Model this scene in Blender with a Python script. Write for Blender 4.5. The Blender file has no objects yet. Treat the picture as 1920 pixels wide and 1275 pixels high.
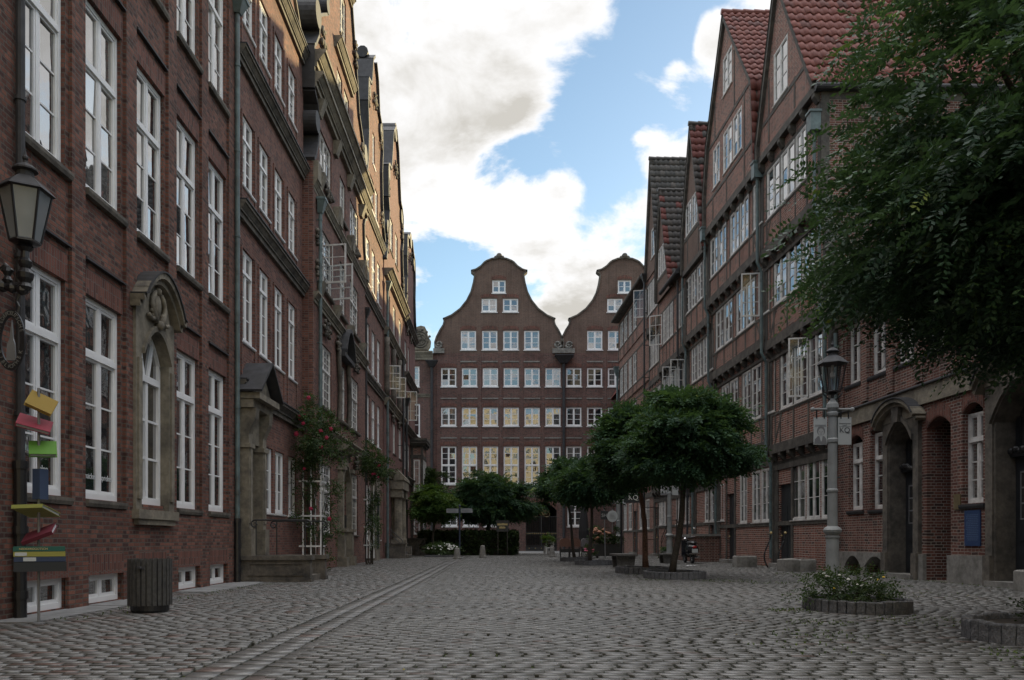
import bpy, math, random
import numpy as np
from math import sin, cos, pi, sqrt, atan2, radians as R

S = bpy.context.scene
random.seed(7)
RNG = np.random.default_rng(11)

# ------------------------------------------------------------------ camera
cam_d = bpy.data.cameras.new('camera')
cam = bpy.data.objects.new('camera', cam_d)
S.collection.objects.link(cam)
cam.location = (0, 0, 1.0)
cam.rotation_euler = (R(90), 0, 0)
cam_d.sensor_width = 36.0
cam_d.lens = 36.0 * 1500 / 1920
cam_d.shift_x = (960 - 930) / 1920
cam_d.shift_y = (1012 - 637.5) / 1920
cam_d.clip_start = 0.05
cam_d.clip_end = 3000
S.camera = cam

# ------------------------------------------------------------------ sky + sun
SUN_EL, SUN_AZ = R(14), R(45)          # azimuth measured from the street axis (+y) towards +x
W = bpy.data.worlds.new('World'); S.world = W
W.use_nodes = True
nt = W.node_tree
nt.nodes.clear()
L = nt.links.new
def wn(t, **k):
    n = nt.nodes.new(t)
    for a, b in k.items(): setattr(n, a, b)
    return n
def wmath(op, a, b=None, clamp=False):
    n = wn('ShaderNodeMath', operation=op, use_clamp=clamp)
    for i, v in enumerate((a, b)):
        if v is None: continue
        if hasattr(v, 'is_linked'): L(v, n.inputs[i])
        else: n.inputs[i].default_value = v
    return n.outputs[0]
wout = wn('ShaderNodeOutputWorld')
sky = wn('ShaderNodeTexSky', sky_type='NISHITA')
sky.sun_disc = False
sky.sun_elevation = SUN_EL; sky.sun_rotation = SUN_AZ
sky.air_density = 1.0; sky.dust_density = 0.6; sky.ozone_density = 2.0
bg_sky = wn('ShaderNodeBackground'); bg_sky.inputs[1].default_value = 0.15
skymul = wn('ShaderNodeMix', data_type='RGBA', blend_type='MULTIPLY'); skymul.inputs[0].default_value = 1
L(sky.outputs[0], skymul.inputs[6]); skymul.inputs[7].default_value = (1.0, 1.0, .92, 1)
L(skymul.outputs[2], bg_sky.inputs[0])
tc = wn('ShaderNodeTexCoord')
sep = wn('ShaderNodeSeparateXYZ'); L(tc.outputs['Generated'], sep.inputs[0])
# clouds: noise on a plane above the town (direction divided by height)
hz = wmath('ADD', wmath('MAXIMUM', sep.outputs[2], 0.0), 0.22)
cmb = wn('ShaderNodeCombineXYZ')
L(wmath('DIVIDE', sep.outputs[0], hz), cmb.inputs[0]); L(wmath('DIVIDE', sep.outputs[1], hz), cmb.inputs[1])
n1 = wn('ShaderNodeTexNoise'); n1.inputs['Scale'].default_value = 3.0; n1.inputs['Detail'].default_value = 10
n1.inputs['Roughness'].default_value = 0.60; n1.inputs['Distortion'].default_value = 0.35
L(cmb.outputs[0], n1.inputs['Vector'])
def lobe(px, py, rad, w):
    v = np.array([(px - 930) / 1500, 1.0, (1012 - py) / 1500]); v /= np.linalg.norm(v)
    d = wn('ShaderNodeVectorMath', operation='DOT_PRODUCT')
    L(tc.outputs['Generated'], d.inputs[0]); d.inputs[1].default_value = tuple(v)
    mr = wn('ShaderNodeMapRange', interpolation_type='SMOOTHSTEP')
    L(d.outputs['Value'], mr.inputs[0])
    a = rad / 1500 * (1 / np.linalg.norm([1, (1012 - py) / 1500])) ** 1.0
    mr.inputs[1].default_value = cos(a); mr.inputs[2].default_value = cos(a * 0.12)
    mr.inputs[3].default_value = 0; mr.inputs[4].default_value = w
    return mr.outputs[0]
acc = None
for l in ((820, 60, 420, .20), (960, 60, 260, .13), (1130, -30, 150, .14), (740, 260, 220, .14), (900, 190, 150, .08),
          (830, 385, 220, .15), (960, 420, 130, .11), (1085, 310, 85, .27), (1050, 330, 60, .12), (1100, 490, 190, .20), (1190, 440, 110, .12), (1000, 560, 140, .10),
          (1255, 262, 95, .36), (1215, 280, 60, .18), (1230, 125, 65, .24), (1300, 150, 75, .28), (1340, 65, 55, .28), (1120, 620, 170, .15),
          (1175, 190, 190, -.24), (1260, 30, 110, -.18), (1045, 265, 100, -.20), (965, 335, 90, -.15), (1160, 350, 90, -.16), (800, 480, 90, -.12),
          (2500, -500, 1300, .16), (-500, -600, 1300, .28), (1760, 60, 330, .22), (600, 100, 200, .1)):  # mostly hidden clouds, added so the window panes reflect a brighter sky
    o = lobe(*l)
    acc = o if acc is None else wmath('ADD', acc, o)
# broad out-of-view cloud cover overhead and behind the viewpoint, added to lift ambient light
def band(sock, a, b_, w):
    mr = wn('ShaderNodeMapRange', interpolation_type='SMOOTHSTEP'); L(sock, mr.inputs[0])
    mr.inputs[1].default_value = a; mr.inputs[2].default_value = b_; mr.inputs[3].default_value = 0; mr.inputs[4].default_value = w
    return mr.outputs[0]
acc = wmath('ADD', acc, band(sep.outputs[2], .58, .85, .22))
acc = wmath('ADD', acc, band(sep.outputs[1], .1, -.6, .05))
dens = wmath('ADD', wmath('ADD', wmath('MULTIPLY', wmath('SUBTRACT', n1.outputs['Fac'], .5), 2.3), .5), acc)
mask = wn('ShaderNodeMapRange', interpolation_type='SMOOTHSTEP')
L(dens, mask.inputs[0]); mask.inputs[1].default_value = 0.49; mask.inputs[2].default_value = 0.72
n2 = wn('ShaderNodeTexNoise'); n2.inputs['Scale'].default_value = 3.6; n2.inputs['Detail'].default_value = 8; n2.inputs['Roughness'].default_value = .62; n2.inputs['Distortion'].default_value = .3
sh = wn('ShaderNodeVectorMath', operation='ADD'); L(cmb.outputs[0], sh.inputs[0]); sh.inputs[1].default_value = (.35, .2, 3.0)
L(sh.outputs[0], n2.inputs['Vector'])
thick = wn('ShaderNodeMapRange'); L(dens, thick.inputs[0]); thick.inputs[1].default_value = .60; thick.inputs[2].default_value = 1.0
core = wmath('MULTIPLY', thick.outputs[0], wmath('MULTIPLY', wmath('SUBTRACT', n2.outputs['Fac'], .36), 3.2), True)
ccol = wn('ShaderNodeValToRGB')
ccol.color_ramp.elements[0].position = 0.0; ccol.color_ramp.elements[0].color = (.70, .70, .71, 1)
ccol.color_ramp.elements[1].position = 0.9; ccol.color_ramp.elements[1].color = (.41, .395, .365, 1)
e = ccol.color_ramp.elements.new(.45); e.color = (.565, .555, .54, 1)
L(core, ccol.inputs[0])
bg_cl = wn('ShaderNodeBackground'); L(ccol.outputs[0], bg_cl.inputs[0]); L(wmath('ADD', 1.0, wmath('ADD', band(sep.outputs[2], .60, .9, 2.1), band(sep.outputs[1], .0, -.5, .15))), bg_cl.inputs[1])  # clouds outside the view get extra brightness, added as fill light
mixs = wn('ShaderNodeMixShader')
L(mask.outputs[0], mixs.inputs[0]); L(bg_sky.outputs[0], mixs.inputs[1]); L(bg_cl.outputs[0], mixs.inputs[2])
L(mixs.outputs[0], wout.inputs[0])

sun_d = bpy.data.lights.new('sun', 'SUN')
sun_d.energy = 5.0; sun_d.angle = R(0.5); sun_d.color = (1.0, .81, .42)
sun = bpy.data.objects.new('sun', sun_d); S.collection.objects.link(sun)
sun.location = (60, 40, 60)
from mathutils import Vector
sdir = Vector((sin(SUN_AZ) * cos(SUN_EL), cos(SUN_AZ) * cos(SUN_EL), sin(SUN_EL)))
sun.rotation_mode = 'QUATERNION'
sun.rotation_quaternion = sdir.to_track_quat('Z', 'Y')

S.view_settings.view_transform = 'Standard'; S.view_settings.look = 'None'
S.view_settings.exposure = 0.68; S.view_settings.gamma = 1.0
S.render.engine = 'CYCLES'
S.cycles.max_bounces = 6; S.cycles.diffuse_bounces = 3; S.cycles.glossy_bounces = 3
S.cycles.transmission_bounces = 4; S.cycles.transparent_max_bounces = 8
S.cycles.use_denoising = True

# ------------------------------------------------------------------ materials
MATS = {}
def newmat(name):
    m = bpy.data.materials.new(name); m.use_nodes = True
    m.node_tree.nodes.clear(); MATS[name] = m
    return m, m.node_tree
class NB:
    "tiny node builder"
    def __init__(s, t): s.t = t
    def n(s, typ, ins=None, **k):
        nd = s.t.nodes.new(typ)
        for a, b in k.items(): setattr(nd, a, b)
        for a, b in (ins or {}).items():
            if hasattr(b, 'is_linked'): s.t.links.new(b, nd.inputs[a])
            else: nd.inputs[a].default_value = b
        return nd
    def math(s, op, a, b=0.0, clamp=False):
        return s.n('ShaderNodeMath', {0: a, 1: b}, operation=op, use_clamp=clamp).outputs[0]
    def mix(s, f, a, b, mode='MIX'):
        return s.n('ShaderNodeMix', {0: f, 6: a, 7: b}, data_type='RGBA', blend_type=mode).outputs[2]
    def ramp(s, f, stops, interp='LINEAR'):
        r = s.n('ShaderNodeValToRGB', {0: f}); cr = r.color_ramp; cr.interpolation = interp
        cr.elements[0].position, cr.elements[0].color = stops[0][0], c4(stops[0][1])
        cr.elements[1].position, cr.elements[1].color = stops[-1][0], c4(stops[-1][1])
        for p, c in stops[1:-1]:
            e = cr.elements.new(p); e.color = c4(c)
        return r.outputs[0]
    def noise(s, vec, scale, detail=4, rough=.55, out='Fac'):
        return s.n('ShaderNodeTexNoise', {'Vector': vec, 'Scale': scale, 'Detail': detail, 'Roughness': rough}).outputs[out]
def c4(c): return (c[0], c[1], c[2], 1) if not isinstance(c, (int, float)) else (c, c, c, 1)

def simple(name, col, rough=.6, metal=0.0, var=.25, vscale=6.0, bump=0.0, bscale=40.0, spec=.5, dirt=None, dscale=1.2):
    m, t = newmat(name); b = NB(t)
    obj = b.n('ShaderNodeTexCoord').outputs['Object']
    f = b.noise(obj, vscale, 5)
    dark = tuple(x * (1 - var) for x in col); light = tuple(min(1, x * (1 + var)) for x in col)
    c = b.ramp(f, [(.3, dark), (.7, light)])
    if dirt:
        f2 = b.noise(obj, dscale, 6, .65)
        c = b.mix(b.ramp(f2, [(.45, 0), (.68, 1)]), c, c4(dirt))
    ins = {'Base Color': c, 'Roughness': rough, 'Metallic': metal, 'Specular IOR Level': spec}
    if bump:
        bn = b.n('ShaderNodeBump', {'Height': b.noise(obj, bscale, 4), 'Strength': bump, 'Distance': .02})
        ins['Normal'] = bn.outputs[0]
    p = b.n('ShaderNodeBsdfPrincipled', ins)
    o = b.n('ShaderNodeOutputMaterial', {0: p.outputs[0]})
    return m

def brickmat(name, c1, c2, mortar, bw=.225, bh=.071, ms=.010, bump=.6, soldier=False, dirt=.35, warp=.008, burnt=None, rough=.85):
    m, t = newmat(name); b = NB(t)
    obj = b.n('ShaderNodeTexCoord').outputs['Object']
    sp = b.n('ShaderNodeSeparateXYZ', {0: obj})
    w = b.n('ShaderNodeTexNoise', {'Vector': obj, 'Scale': 5.0, 'Detail': 2}).outputs['Color']
    ws = b.n('ShaderNodeSeparateXYZ', {0: w})
    h = b.math('ADD', sp.outputs[0], sp.outputs[1])
    z = b.math('ADD', sp.outputs[2], b.math('MULTIPLY', b.math('SUBTRACT', ws.outputs[2], .5), warp * 3))
    h = b.math('ADD', h, b.math('MULTIPLY', b.math('SUBTRACT', ws.outputs[0], .5), warp * 3))
    cv = b.n('ShaderNodeCombineXYZ', {0: z if soldier else h, 1: h if soldier else z, 2: 0.0})
    br = b.n('ShaderNodeTexBrick', {'Vector': cv.outputs[0], 'Color1': c4(0), 'Color2': c4(1), 'Mortar': c4(0), 'Scale': 1.0,
                                    'Mortar Size': ms, 'Mortar Smooth': .25, 'Bias': 0.0, 'Brick Width': bw, 'Row Height': bh})
    br.offset = .5; br.squash = .55; br.squash_frequency = 2
    tone = br.outputs['Color']
    stops = [(0, c1), (.5, tuple((x + y) / 2 for x, y in zip(c1, c2))), (1, c2)]
    if burnt: stops = [(0, burnt), (.14, burnt), (.22, c1), (1, c2)]
    fine = b.noise(obj, 55, 3)
    col = b.ramp(tone, stops)
    col = b.mix(.35, col, b.ramp(fine, [(.25, .45), (.75, 1.45)]), 'MULTIPLY')
    col = b.mix(br.outputs['Fac'], col, c4(mortar))
    big = b.noise(obj, .55, 6, .65)
    col = b.mix(b.math('MULTIPLY', b.ramp(big, [(.42, 0), (.72, 1)]), dirt), col, c4(tuple(x * .35 for x in c1)))
    big2 = b.noise(obj, 1.7, 5, .6)
    col = b.mix(b.math('MULTIPLY', b.ramp(big2, [(.55, 0), (.8, 1)]), .25), col, c4(tuple(min(1, x * 1.7 + .03) for x in c1)))
    sv = b.n('ShaderNodeCombineXYZ', {0: b.math('MULTIPLY', h, 2.6), 1: b.math('MULTIPLY', sp.outputs[2], .28), 2: 0.0})
    col = b.mix(b.math('MULTIPLY', b.ramp(b.noise(sv.outputs[0], 1.0, 6, .68), [(.5, 0), (.74, 1)]), .45), col, c4(tuple(x * .45 + .006 for x in c1)))
    hgt = b.math('ADD', b.math('SUBTRACT', 1.0, br.outputs['Fac']), b.math('MULTIPLY', fine, .45))
    hgt = b.math('ADD', hgt, b.math('MULTIPLY', tone, .35))
    bn = b.n('ShaderNodeBump', {'Height': hgt, 'Strength': bump, 'Distance': .012})
    p = b.n('ShaderNodeBsdfPrincipled', {'Base Color': col, 'Roughness': rough, 'Normal': bn.outputs[0], 'Specular IOR Level': .3})
    b.n('ShaderNodeOutputMaterial', {0: p.outputs[0]})
    return m

M_BR1 = brickmat('brick_dark_red', (.10, .040, .031), (.25, .105, .074), (.12, .102, .088), bw=.21, bh=.068, ms=.010, bump=1.0, burnt=(.068, .034, .03))
M_BR2 = brickmat('brick_brown_red', (.12, .046, .036), (.24, .102, .075), (.15, .125, .11), bump=.6, burnt=(.10, .045, .04))
M_BR3 = brickmat('brick_violet', (.15, .062, .056), (.20, .088, .078), (.14, .115, .105), dirt=.3)
M_BRN = brickmat('brick_pale_joint', (.10, .038, .030), (.19, .080, .060), (.31, .275, .24), bw=.24, bh=.073, ms=.009, bump=.8, burnt=(.06, .035, .03), dirt=.45)
M_BRI = brickmat('brick_infill', (.135, .040, .029), (.265, .095, .067), (.37, .31, .265), bw=.24, bh=.078, ms=.013, bump=.8, burnt=(.07, .03, .025))
M_BRF = brickmat('brick_far', (.098, .040, .035), (.158, .070, .060), (.20, .165, .145), dirt=.5, burnt=(.055, .03, .027))
M_BRG = brickmat('brick_gable_weathered', (.10, .058, .045), (.15, .084, .065), (.19, .16, .135), dirt=.5)
M_SOL = brickmat('brick_soldier', (.12, .044, .034), (.195, .078, .057), (.14, .115, .1), bw=.26, bh=.068, ms=.008, soldier=True, burnt=(.08, .035, .03))
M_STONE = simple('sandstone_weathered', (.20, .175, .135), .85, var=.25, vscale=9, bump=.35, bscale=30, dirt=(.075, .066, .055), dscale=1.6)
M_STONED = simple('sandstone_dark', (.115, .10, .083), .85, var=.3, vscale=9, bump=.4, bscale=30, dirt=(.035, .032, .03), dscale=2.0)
M_CONC = simple('plinth_stone', (.21, .20, .185), .9, var=.2, vscale=12, bump=.3, dirt=(.09, .085, .075), dscale=2.2)
M_WHITE = simple('white_paint', (.72, .715, .72), .45, var=.06, vscale=3)
M_WHITE2 = simple('old_white_paint', (.60, .585, .57), .5, var=.12, vscale=6, dirt=(.42, .40, .38), dscale=5)
M_LEAD = simple('dark_lead', (.045, .045, .05), .62, spec=.25, var=.3, vscale=5, dirt=(.035, .034, .034), dscale=2)
M_COPPER = simple('downpipe_patina', (.095, .135, .14), .5, var=.3, vscale=4, dirt=(.06, .07, .07), dscale=3)
M_TIMBER = simple('dark_timber', (.045, .039, .034), .8, var=.35, vscale=14, bump=.5, bscale=60, dirt=(.10, .09, .075), dscale=3)
M_IRON = simple('black_iron', (.013, .013, .015), .4, var=.3, spec=.6)
M_BLACKDOOR = simple('dark_door_paint', (.022, .024, .028), .4, var=.3)
M_GRAN = simple('granite', (.11, .11, .115), .8, var=.45, vscale=50, bump=.7, bscale=45, dirt=(.06, .06, .065), dscale=12)
M_SLAB = simple('pavement_slab', (.20, .20, .20), .8, var=.15, vscale=20, bump=.2, dirt=(.12, .12, .12), dscale=3)
M_SOIL = simple('soil', (.035, .027, .02), .95, var=.4, vscale=30, bump=.6)
M_LAMPPOST = simple('grey_white_paint', (.25, .26, .26), .55, var=.15, dirt=(.17, .17, .165), dscale=3)
M_WOODGREY = simple('grey_wood', (.085, .08, .075), .75, var=.4, vscale=18, bump=.3)
M_BARKR = simple('reddish_bark', (.12, .065, .045), .9, var=.4, vscale=22, bump=.8)
M_BARK = simple('dark_bark', (.055, .045, .035), .95, var=.4, vscale=22, bump=.9)
M_GOLD = simple('gilding', (.55, .42, .18), .4, var=.15)
M_BIN = simple('bin_wood', (.048, .046, .044), .8, var=.4, vscale=18, bump=.3)
M_GOLDD = simple('tarnished_gilding', (.16, .12, .05), .5, var=.2)
M_CHROME = simple('chrome', (.6, .6, .62), .15, metal=1.0, var=.05)
M_STEELGREY = simple('grey_metal', (.16, .16, .165), .4, var=.15)

def tilemat(name, c1, c2, c3):
    m, t = newmat(name); b = NB(t)
    at = b.n('ShaderNodeAttribute', attribute_name='tone', attribute_type='GEOMETRY').outputs['Fac']
    obj = b.n('ShaderNodeTexCoord').outputs['Object']
    col = b.ramp(at, [(0, c1), (.7, c2), (1, c3)])
    col = b.mix(.5, col, b.ramp(b.noise(obj, 9, 6, .7), [(.3, .6), (.7, 1.3)]), 'MULTIPLY')
    p = b.n('ShaderNodeBsdfPrincipled', {'Base Color': col, 'Roughness': .6})
    b.n('ShaderNodeOutputMaterial', {0: p.outputs[0]})
    return m
M_TILER = tilemat('red_pantile', (.155, .042, .033), (.20, .058, .043), (.10, .036, .032))
M_TILED = tilemat('dark_pantile', (.055, .05, .048), (.085, .078, .074), (.12, .10, .09))
M_TILEM = tilemat('mixed_pantile', (.052, .046, .044), (.08, .066, .06), (.15, .04, .033))

def glassmat(name, dark, ior=2.1, bump=.06, bs=3.0, rough=.02):
    m, t = newmat(name); b = NB(t)
    obj = b.n('ShaderNodeTexCoord').outputs['Object']
    bn = b.n('ShaderNodeBump', {'Height': b.noise(obj, bs, 2), 'Strength': bump, 'Distance': .05})
    rnd = b.n('ShaderNodeObjectInfo').outputs['Random']
    col = b.ramp(b.noise(obj, 1.1, 3), [(.35, dark), (.7, tuple(x * 2.6 for x in dark))])
    fold = b.n('ShaderNodeCombineXYZ', {0: b.math('MULTIPLY', b.math('ADD', b.n('ShaderNodeSeparateXYZ', {0: obj}).outputs[0], b.n('ShaderNodeSeparateXYZ', {0: obj}).outputs[1]), 9.0), 1: 0.0, 2: rnd})
    cur = b.ramp(b.noise(fold.outputs[0], 1.0, 2), [(.35, (.05, .05, .05)), (.65, (.15, .148, .142))])
    col = b.mix(b.ramp(rnd, [(.62, 0), (.66, 1)]), col, cur)
    p = b.n('ShaderNodeBsdfPrincipled', {'Base Color': col, 'Roughness': rough, 'IOR': ior, 'Normal': bn.outputs[0]})
    b.n('ShaderNodeOutputMaterial', {0: p.outputs[0]})
    return m
M_GLASS = glassmat('window_glass', (.010, .011, .013), 4.4, .03)
M_GLASSF = glassmat('window_glass_wavy', (.010, .011, .013), 2.7, .05, 2.2)
m, t = newmat('clear_glass'); b = NB(t)
fc = b.n('ShaderNodeLayerWeight', {'Blend': .5}).outputs['Facing']
mx = b.n('ShaderNodeMixShader', {0: b.math('ADD', b.math('MULTIPLY', b.math('POWER', fc, 4.0), .7), .05), 1: b.n('ShaderNodeBsdfTransparent', {0: (.88, .91, .92, 1)}).outputs[0],
                                  2: b.n('ShaderNodeBsdfGlossy', {1: .04}).outputs[0]})
b.n('ShaderNodeOutputMaterial', {0: mx.outputs[0]}); M_CLEAR = m

m, t = newmat('frosted_glass'); b = NB(t)
mx = b.n('ShaderNodeMixShader', {0: .58, 1: b.n('ShaderNodeBsdfTransparent', {0: (.8, .83, .84, 1)}).outputs[0], 2: b.n('ShaderNodeBsdfDiffuse', {0: (.31, .34, .36, 1)}).outputs[0]})
mx = b.n('ShaderNodeMixShader', {0: .03, 1: mx.outputs[0], 2: b.n('ShaderNodeBsdfGlossy', {1: .08}).outputs[0]})
b.n('ShaderNodeOutputMaterial', {0: mx.outputs[0]}); M_FROST = m

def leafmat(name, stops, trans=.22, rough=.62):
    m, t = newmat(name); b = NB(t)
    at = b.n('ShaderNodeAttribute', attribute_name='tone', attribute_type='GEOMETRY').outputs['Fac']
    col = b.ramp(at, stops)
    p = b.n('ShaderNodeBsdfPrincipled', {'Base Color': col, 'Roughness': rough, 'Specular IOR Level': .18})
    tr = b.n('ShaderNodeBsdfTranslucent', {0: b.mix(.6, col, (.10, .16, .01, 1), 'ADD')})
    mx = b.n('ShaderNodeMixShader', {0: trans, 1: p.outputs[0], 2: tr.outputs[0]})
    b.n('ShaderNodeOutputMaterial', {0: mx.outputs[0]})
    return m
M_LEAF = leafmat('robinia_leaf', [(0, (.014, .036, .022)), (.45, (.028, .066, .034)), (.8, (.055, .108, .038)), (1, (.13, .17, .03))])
M_LEAFB = leafmat('big_robinia_leaf', [(0, (.016, .042, .028)), (.45, (.034, .076, .044)), (.8, (.066, .125, .048)), (1, (.16, .20, .035))], trans=.2, rough=.5)
M_LEAFB.node_tree.nodes['Principled BSDF'].inputs['Specular IOR Level'].default_value = .32
M_LEAFL = leafmat('bright_leaf', [(0, (.025, .06, .018)), (.5, (.05, .10, .02)), (1, (.12, .16, .03))])
M_LEAFH = leafmat('hedge_leaf', [(0, (.014, .026, .012)), (.6, (.026, .044, .016)), (1, (.05, .075, .022))], trans=.12)
M_LEAFR = leafmat('rose_leaf', [(0, (.022, .042, .018)), (.6, (.045, .075, .028)), (1, (.10, .13, .05))], trans=.2)
M_WEED = leafmat('weed_leaf', [(0, (.03, .06, .01)), (.6, (.06, .11, .015)), (1, (.14, .18, .03))], trans=.2)

# paving: tone attribute drives the colour of each clinker
m, t = newmat('clinker_paving'); b = NB(t)
at = b.n('ShaderNodeAttribute', attribute_name='tone', attribute_type='GEOMETRY').outputs['Fac']
obj = b.n('ShaderNodeTexCoord').outputs['Object']
col = b.ramp(at, [(0, (.026, .026, .018)), (.06, (.026, .026, .018)), (.08, (.115, .111, .107)), (.45, (.142, .137, .132)), (.8, (.172, .166, .160)), (.9, (.12, .095, .085)), (1, (.13, .080, .068))])
col = b.mix(.4, col, b.ramp(b.noise(obj, 26, 4), [(.3, .75), (.7, 1.2)]), 'MULTIPLY')
col = b.mix(.35, col, b.ramp(b.noise(obj, .7, 5), [(.3, .6), (.7, 1.25)]), 'MULTIPLY')
bn = b.n('ShaderNodeBump', {'Height': b.noise(obj, 60, 3), 'Strength': .12, 'Distance': .01})
p = b.n('ShaderNodeBsdfPrincipled', {'Base Color': col, 'Roughness': b.ramp(b.noise(obj, 3, 4), [(.3, .30), (.7, .46)]), 'Normal': bn.outputs[0], 'Specular IOR Level': .55})
b.n('ShaderNodeOutputMaterial', {0: p.outputs[0]}); M_PAVE = m
m, t = newmat('joint_moss'); b = NB(t)
obj = b.n('ShaderNodeTexCoord').outputs['Object']
col = b.ramp(b.noise(obj, 1.3, 6, .7), [(.32, (.018, .016, .012)), (.5, (.026, .034, .009)), (.66, (.05, .07, .012))])
col = b.mix(.6, col, b.ramp(b.noise(obj, 40, 3), [(.3, .4), (.7, 1.5)]), 'MULTIPLY')
p = b.n('ShaderNodeBsdfPrincipled', {'Base Color': col, 'Roughness': .95, 'Specular IOR Level': .1})
b.n('ShaderNodeOutputMaterial', {0: p.outputs[0]}); M_MOSS = m
def flat(name, col, rough=.6, emit=0):
    m, t = newmat(name); b = NB(t)
    p = b.n('ShaderNodeBsdfPrincipled', {'Base Color': c4(col), 'Roughness': rough})
    if emit: p.inputs['Emission Color'].default_value = c4(col); p.inputs['Emission Strength'].default_value = emit
    b.n('ShaderNodeOutputMaterial', {0: p.outputs[0]})
    return m

# ------------------------------------------------------------------ objects
COL = S.collection
class MB:
    "collects shapes in world space; build() links ONE mesh object"
    def __init__(s): s.v = []; s.f = []; s.m = []; s.cuts = []
    def cut(s):                # what follows becomes a part of its own
        if not s.cuts or s.cuts[-1] != (len(s.v), len(s.f)): s.cuts.append((len(s.v), len(s.f)))
    def poly(s, pts, mi=0):
        i = len(s.v); s.v.extend(tuple(p) for p in pts); s.f.append(tuple(range(i, i + len(pts)))); s.m.append(mi)
    def faces(s, vs, fs, mi=0):
        i = len(s.v); s.v.extend(tuple(p) for p in vs)
        for f in fs: s.f.append(tuple(i + k for k in f)); s.m.append(mi)
    def hexa(s, p, mi=0):      # 8 corners: bottom 4, top 4
        s.faces(p, [(3, 2, 1, 0), (4, 5, 6, 7), (0, 1, 5, 4), (1, 2, 6, 5), (2, 3, 7, 6), (3, 0, 4, 7)], mi)
    def box(s, a, b, mi=0):
        (x0, y0, z0), (x1, y1, z1) = a, b
        s.hexa([(x0, y0, z0), (x1, y0, z0), (x1, y1, z0), (x0, y1, z0), (x0, y0, z1), (x1, y0, z1), (x1, y1, z1), (x0, y1, z1)], mi)
    def fbox(s, F, u0, u1, z0, z1, d0, d1, mi=0):
        P = F.p
        s.hexa([P(u0, z0, d0), P(u1, z0, d0), P(u1, z0, d1), P(u0, z0, d1), P(u0, z1, d0), P(u1, z1, d0), P(u1, z1, d1), P(u0, z1, d1)], mi)
    def prism(s, F, pts, d0, d1, mi=0):     # polygon in (u,z) extruded along d
        n = len(pts)
        vs = [F.p(u, z, d1) for u, z in pts] + [F.p(u, z, d0) for u, z in pts]
        s.faces(vs, [tuple(range(n)), tuple(range(2 * n - 1, n - 1, -1))] + [(i, n + i, n + (i + 1) % n, (i + 1) % n) for i in range(n)], mi)
    def uprism(s, F, pts, u0, u1, mi=0):    # polygon in (d,z) extruded along u
        n = len(pts)
        vs = [F.p(u0, z, d) for d, z in pts] + [F.p(u1, z, d) for d, z in pts]
        s.faces(vs, [tuple(range(n)), tuple(range(2 * n - 1, n - 1, -1))] + [(i, n + i, n + (i + 1) % n, (i + 1) % n) for i in range(n)], mi)
    def tube(s, pts, r, n=8, mi=0, cap=True):
        pts = [Vector(p) for p in pts]; rs = r if isinstance(r, (list, tuple)) else [r] * len(pts)
        rings = []; up = Vector((0.03, .02, 1))
        for i, p in enumerate(pts):
            a = pts[max(i - 1, 0)]; c = pts[min(i + 1, len(pts) - 1)]
            t = (c - a).normalized()
            ref = up if abs(t.dot(up.normalized())) < .95 else Vector((1, 0, 0))
            x = t.cross(ref).normalized(); y = t.cross(x).normalized()
            rings.append([p + (x * cos(2 * pi * k / n) + y * sin(2 * pi * k / n)) * rs[i] for k in range(n)])
        vs = [q for rg in rings for q in rg]; fs = []
        for i in range(len(pts) - 1):
            for k in range(n): fs.append((i * n + k, i * n + (k + 1) % n, (i + 1) * n + (k + 1) % n, (i + 1) * n + k))
        if cap: fs += [tuple(range(n))[::-1], tuple((len(pts) - 1) * n + k for k in range(n))]
        s.faces(vs, fs, mi)
    def lathe(s, c, prof, n=14, mi=0, rot=0.0, sx=1, sy=1):       # prof: (r, z) from bottom to top
        vs = []; fs = []
        for r, z in prof:
            for k in range(n):
                a = 2 * pi * k / n + rot
                vs.append((c[0] + r * sx * cos(a), c[1] + r * sy * sin(a), c[2] + z))
        for i in range(len(prof) - 1):
            for k in range(n): fs.append((i * n + k, i * n + (k + 1) % n, (i + 1) * n + (k + 1) % n, (i + 1) * n + k))
        fs += [tuple(range(n))[::-1], tuple((len(prof) - 1) * n + k for k in range(n))]
        s.faces(vs, fs, mi)
    def ball(s, c, r, n=10, mi=0, sc=(1, 1, 1)):
        m_ = max(5, n // 2 + 1)
        vs = [(c[0], c[1], c[2] - r * sc[2])]; fs = []
        for j in range(1, m_):
            t = pi * j / m_ - pi / 2
            for k in range(n): vs.append((c[0] + r * sc[0] * cos(t) * cos(2 * pi * k / n), c[1] + r * sc[1] * cos(t) * sin(2 * pi * k / n), c[2] + r * sc[2] * sin(t)))
        vs.append((c[0], c[1], c[2] + r * sc[2]))
        for k in range(n): fs.append((0, 1 + (k + 1) % n, 1 + k))
        for j in range(m_ - 2):
            for k in range(n):
                a = 1 + j * n
                fs.append((a + k, a + (k + 1) % n, a + n + (k + 1) % n, a + n + k))
        a = 1 + (m_ - 2) * n
        for k in range(n): fs.append((a + k, a + (k + 1) % n, len(vs) - 1))
        s.faces(vs, fs, mi)

def mesh_obj(name, v, f, mats, parent=None, loc=(0, 0, 0), mi=None, smooth=False):
    me = bpy.data.meshes.new(name)
    o_ = Vector(loc)
    me.from_pydata([(p[0] - o_.x, p[1] - o_.y, p[2] - o_.z) for p in v], [], f)
    mats = mats if isinstance(mats, (list, tuple)) else [mats]
    for m_ in mats: me.materials.append(m_)
    if mi is not None and len(mats) > 1: me.polygons.foreach_set('material_index', mi)
    if smooth: me.polygons.foreach_set('use_smooth', [True] * len(f))
    me.update()
    ob = bpy.data.objects.new(name, me); COL.objects.link(ob)
    if parent is None: ob.location = loc
    else: ob.parent = parent
    return ob

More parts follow.
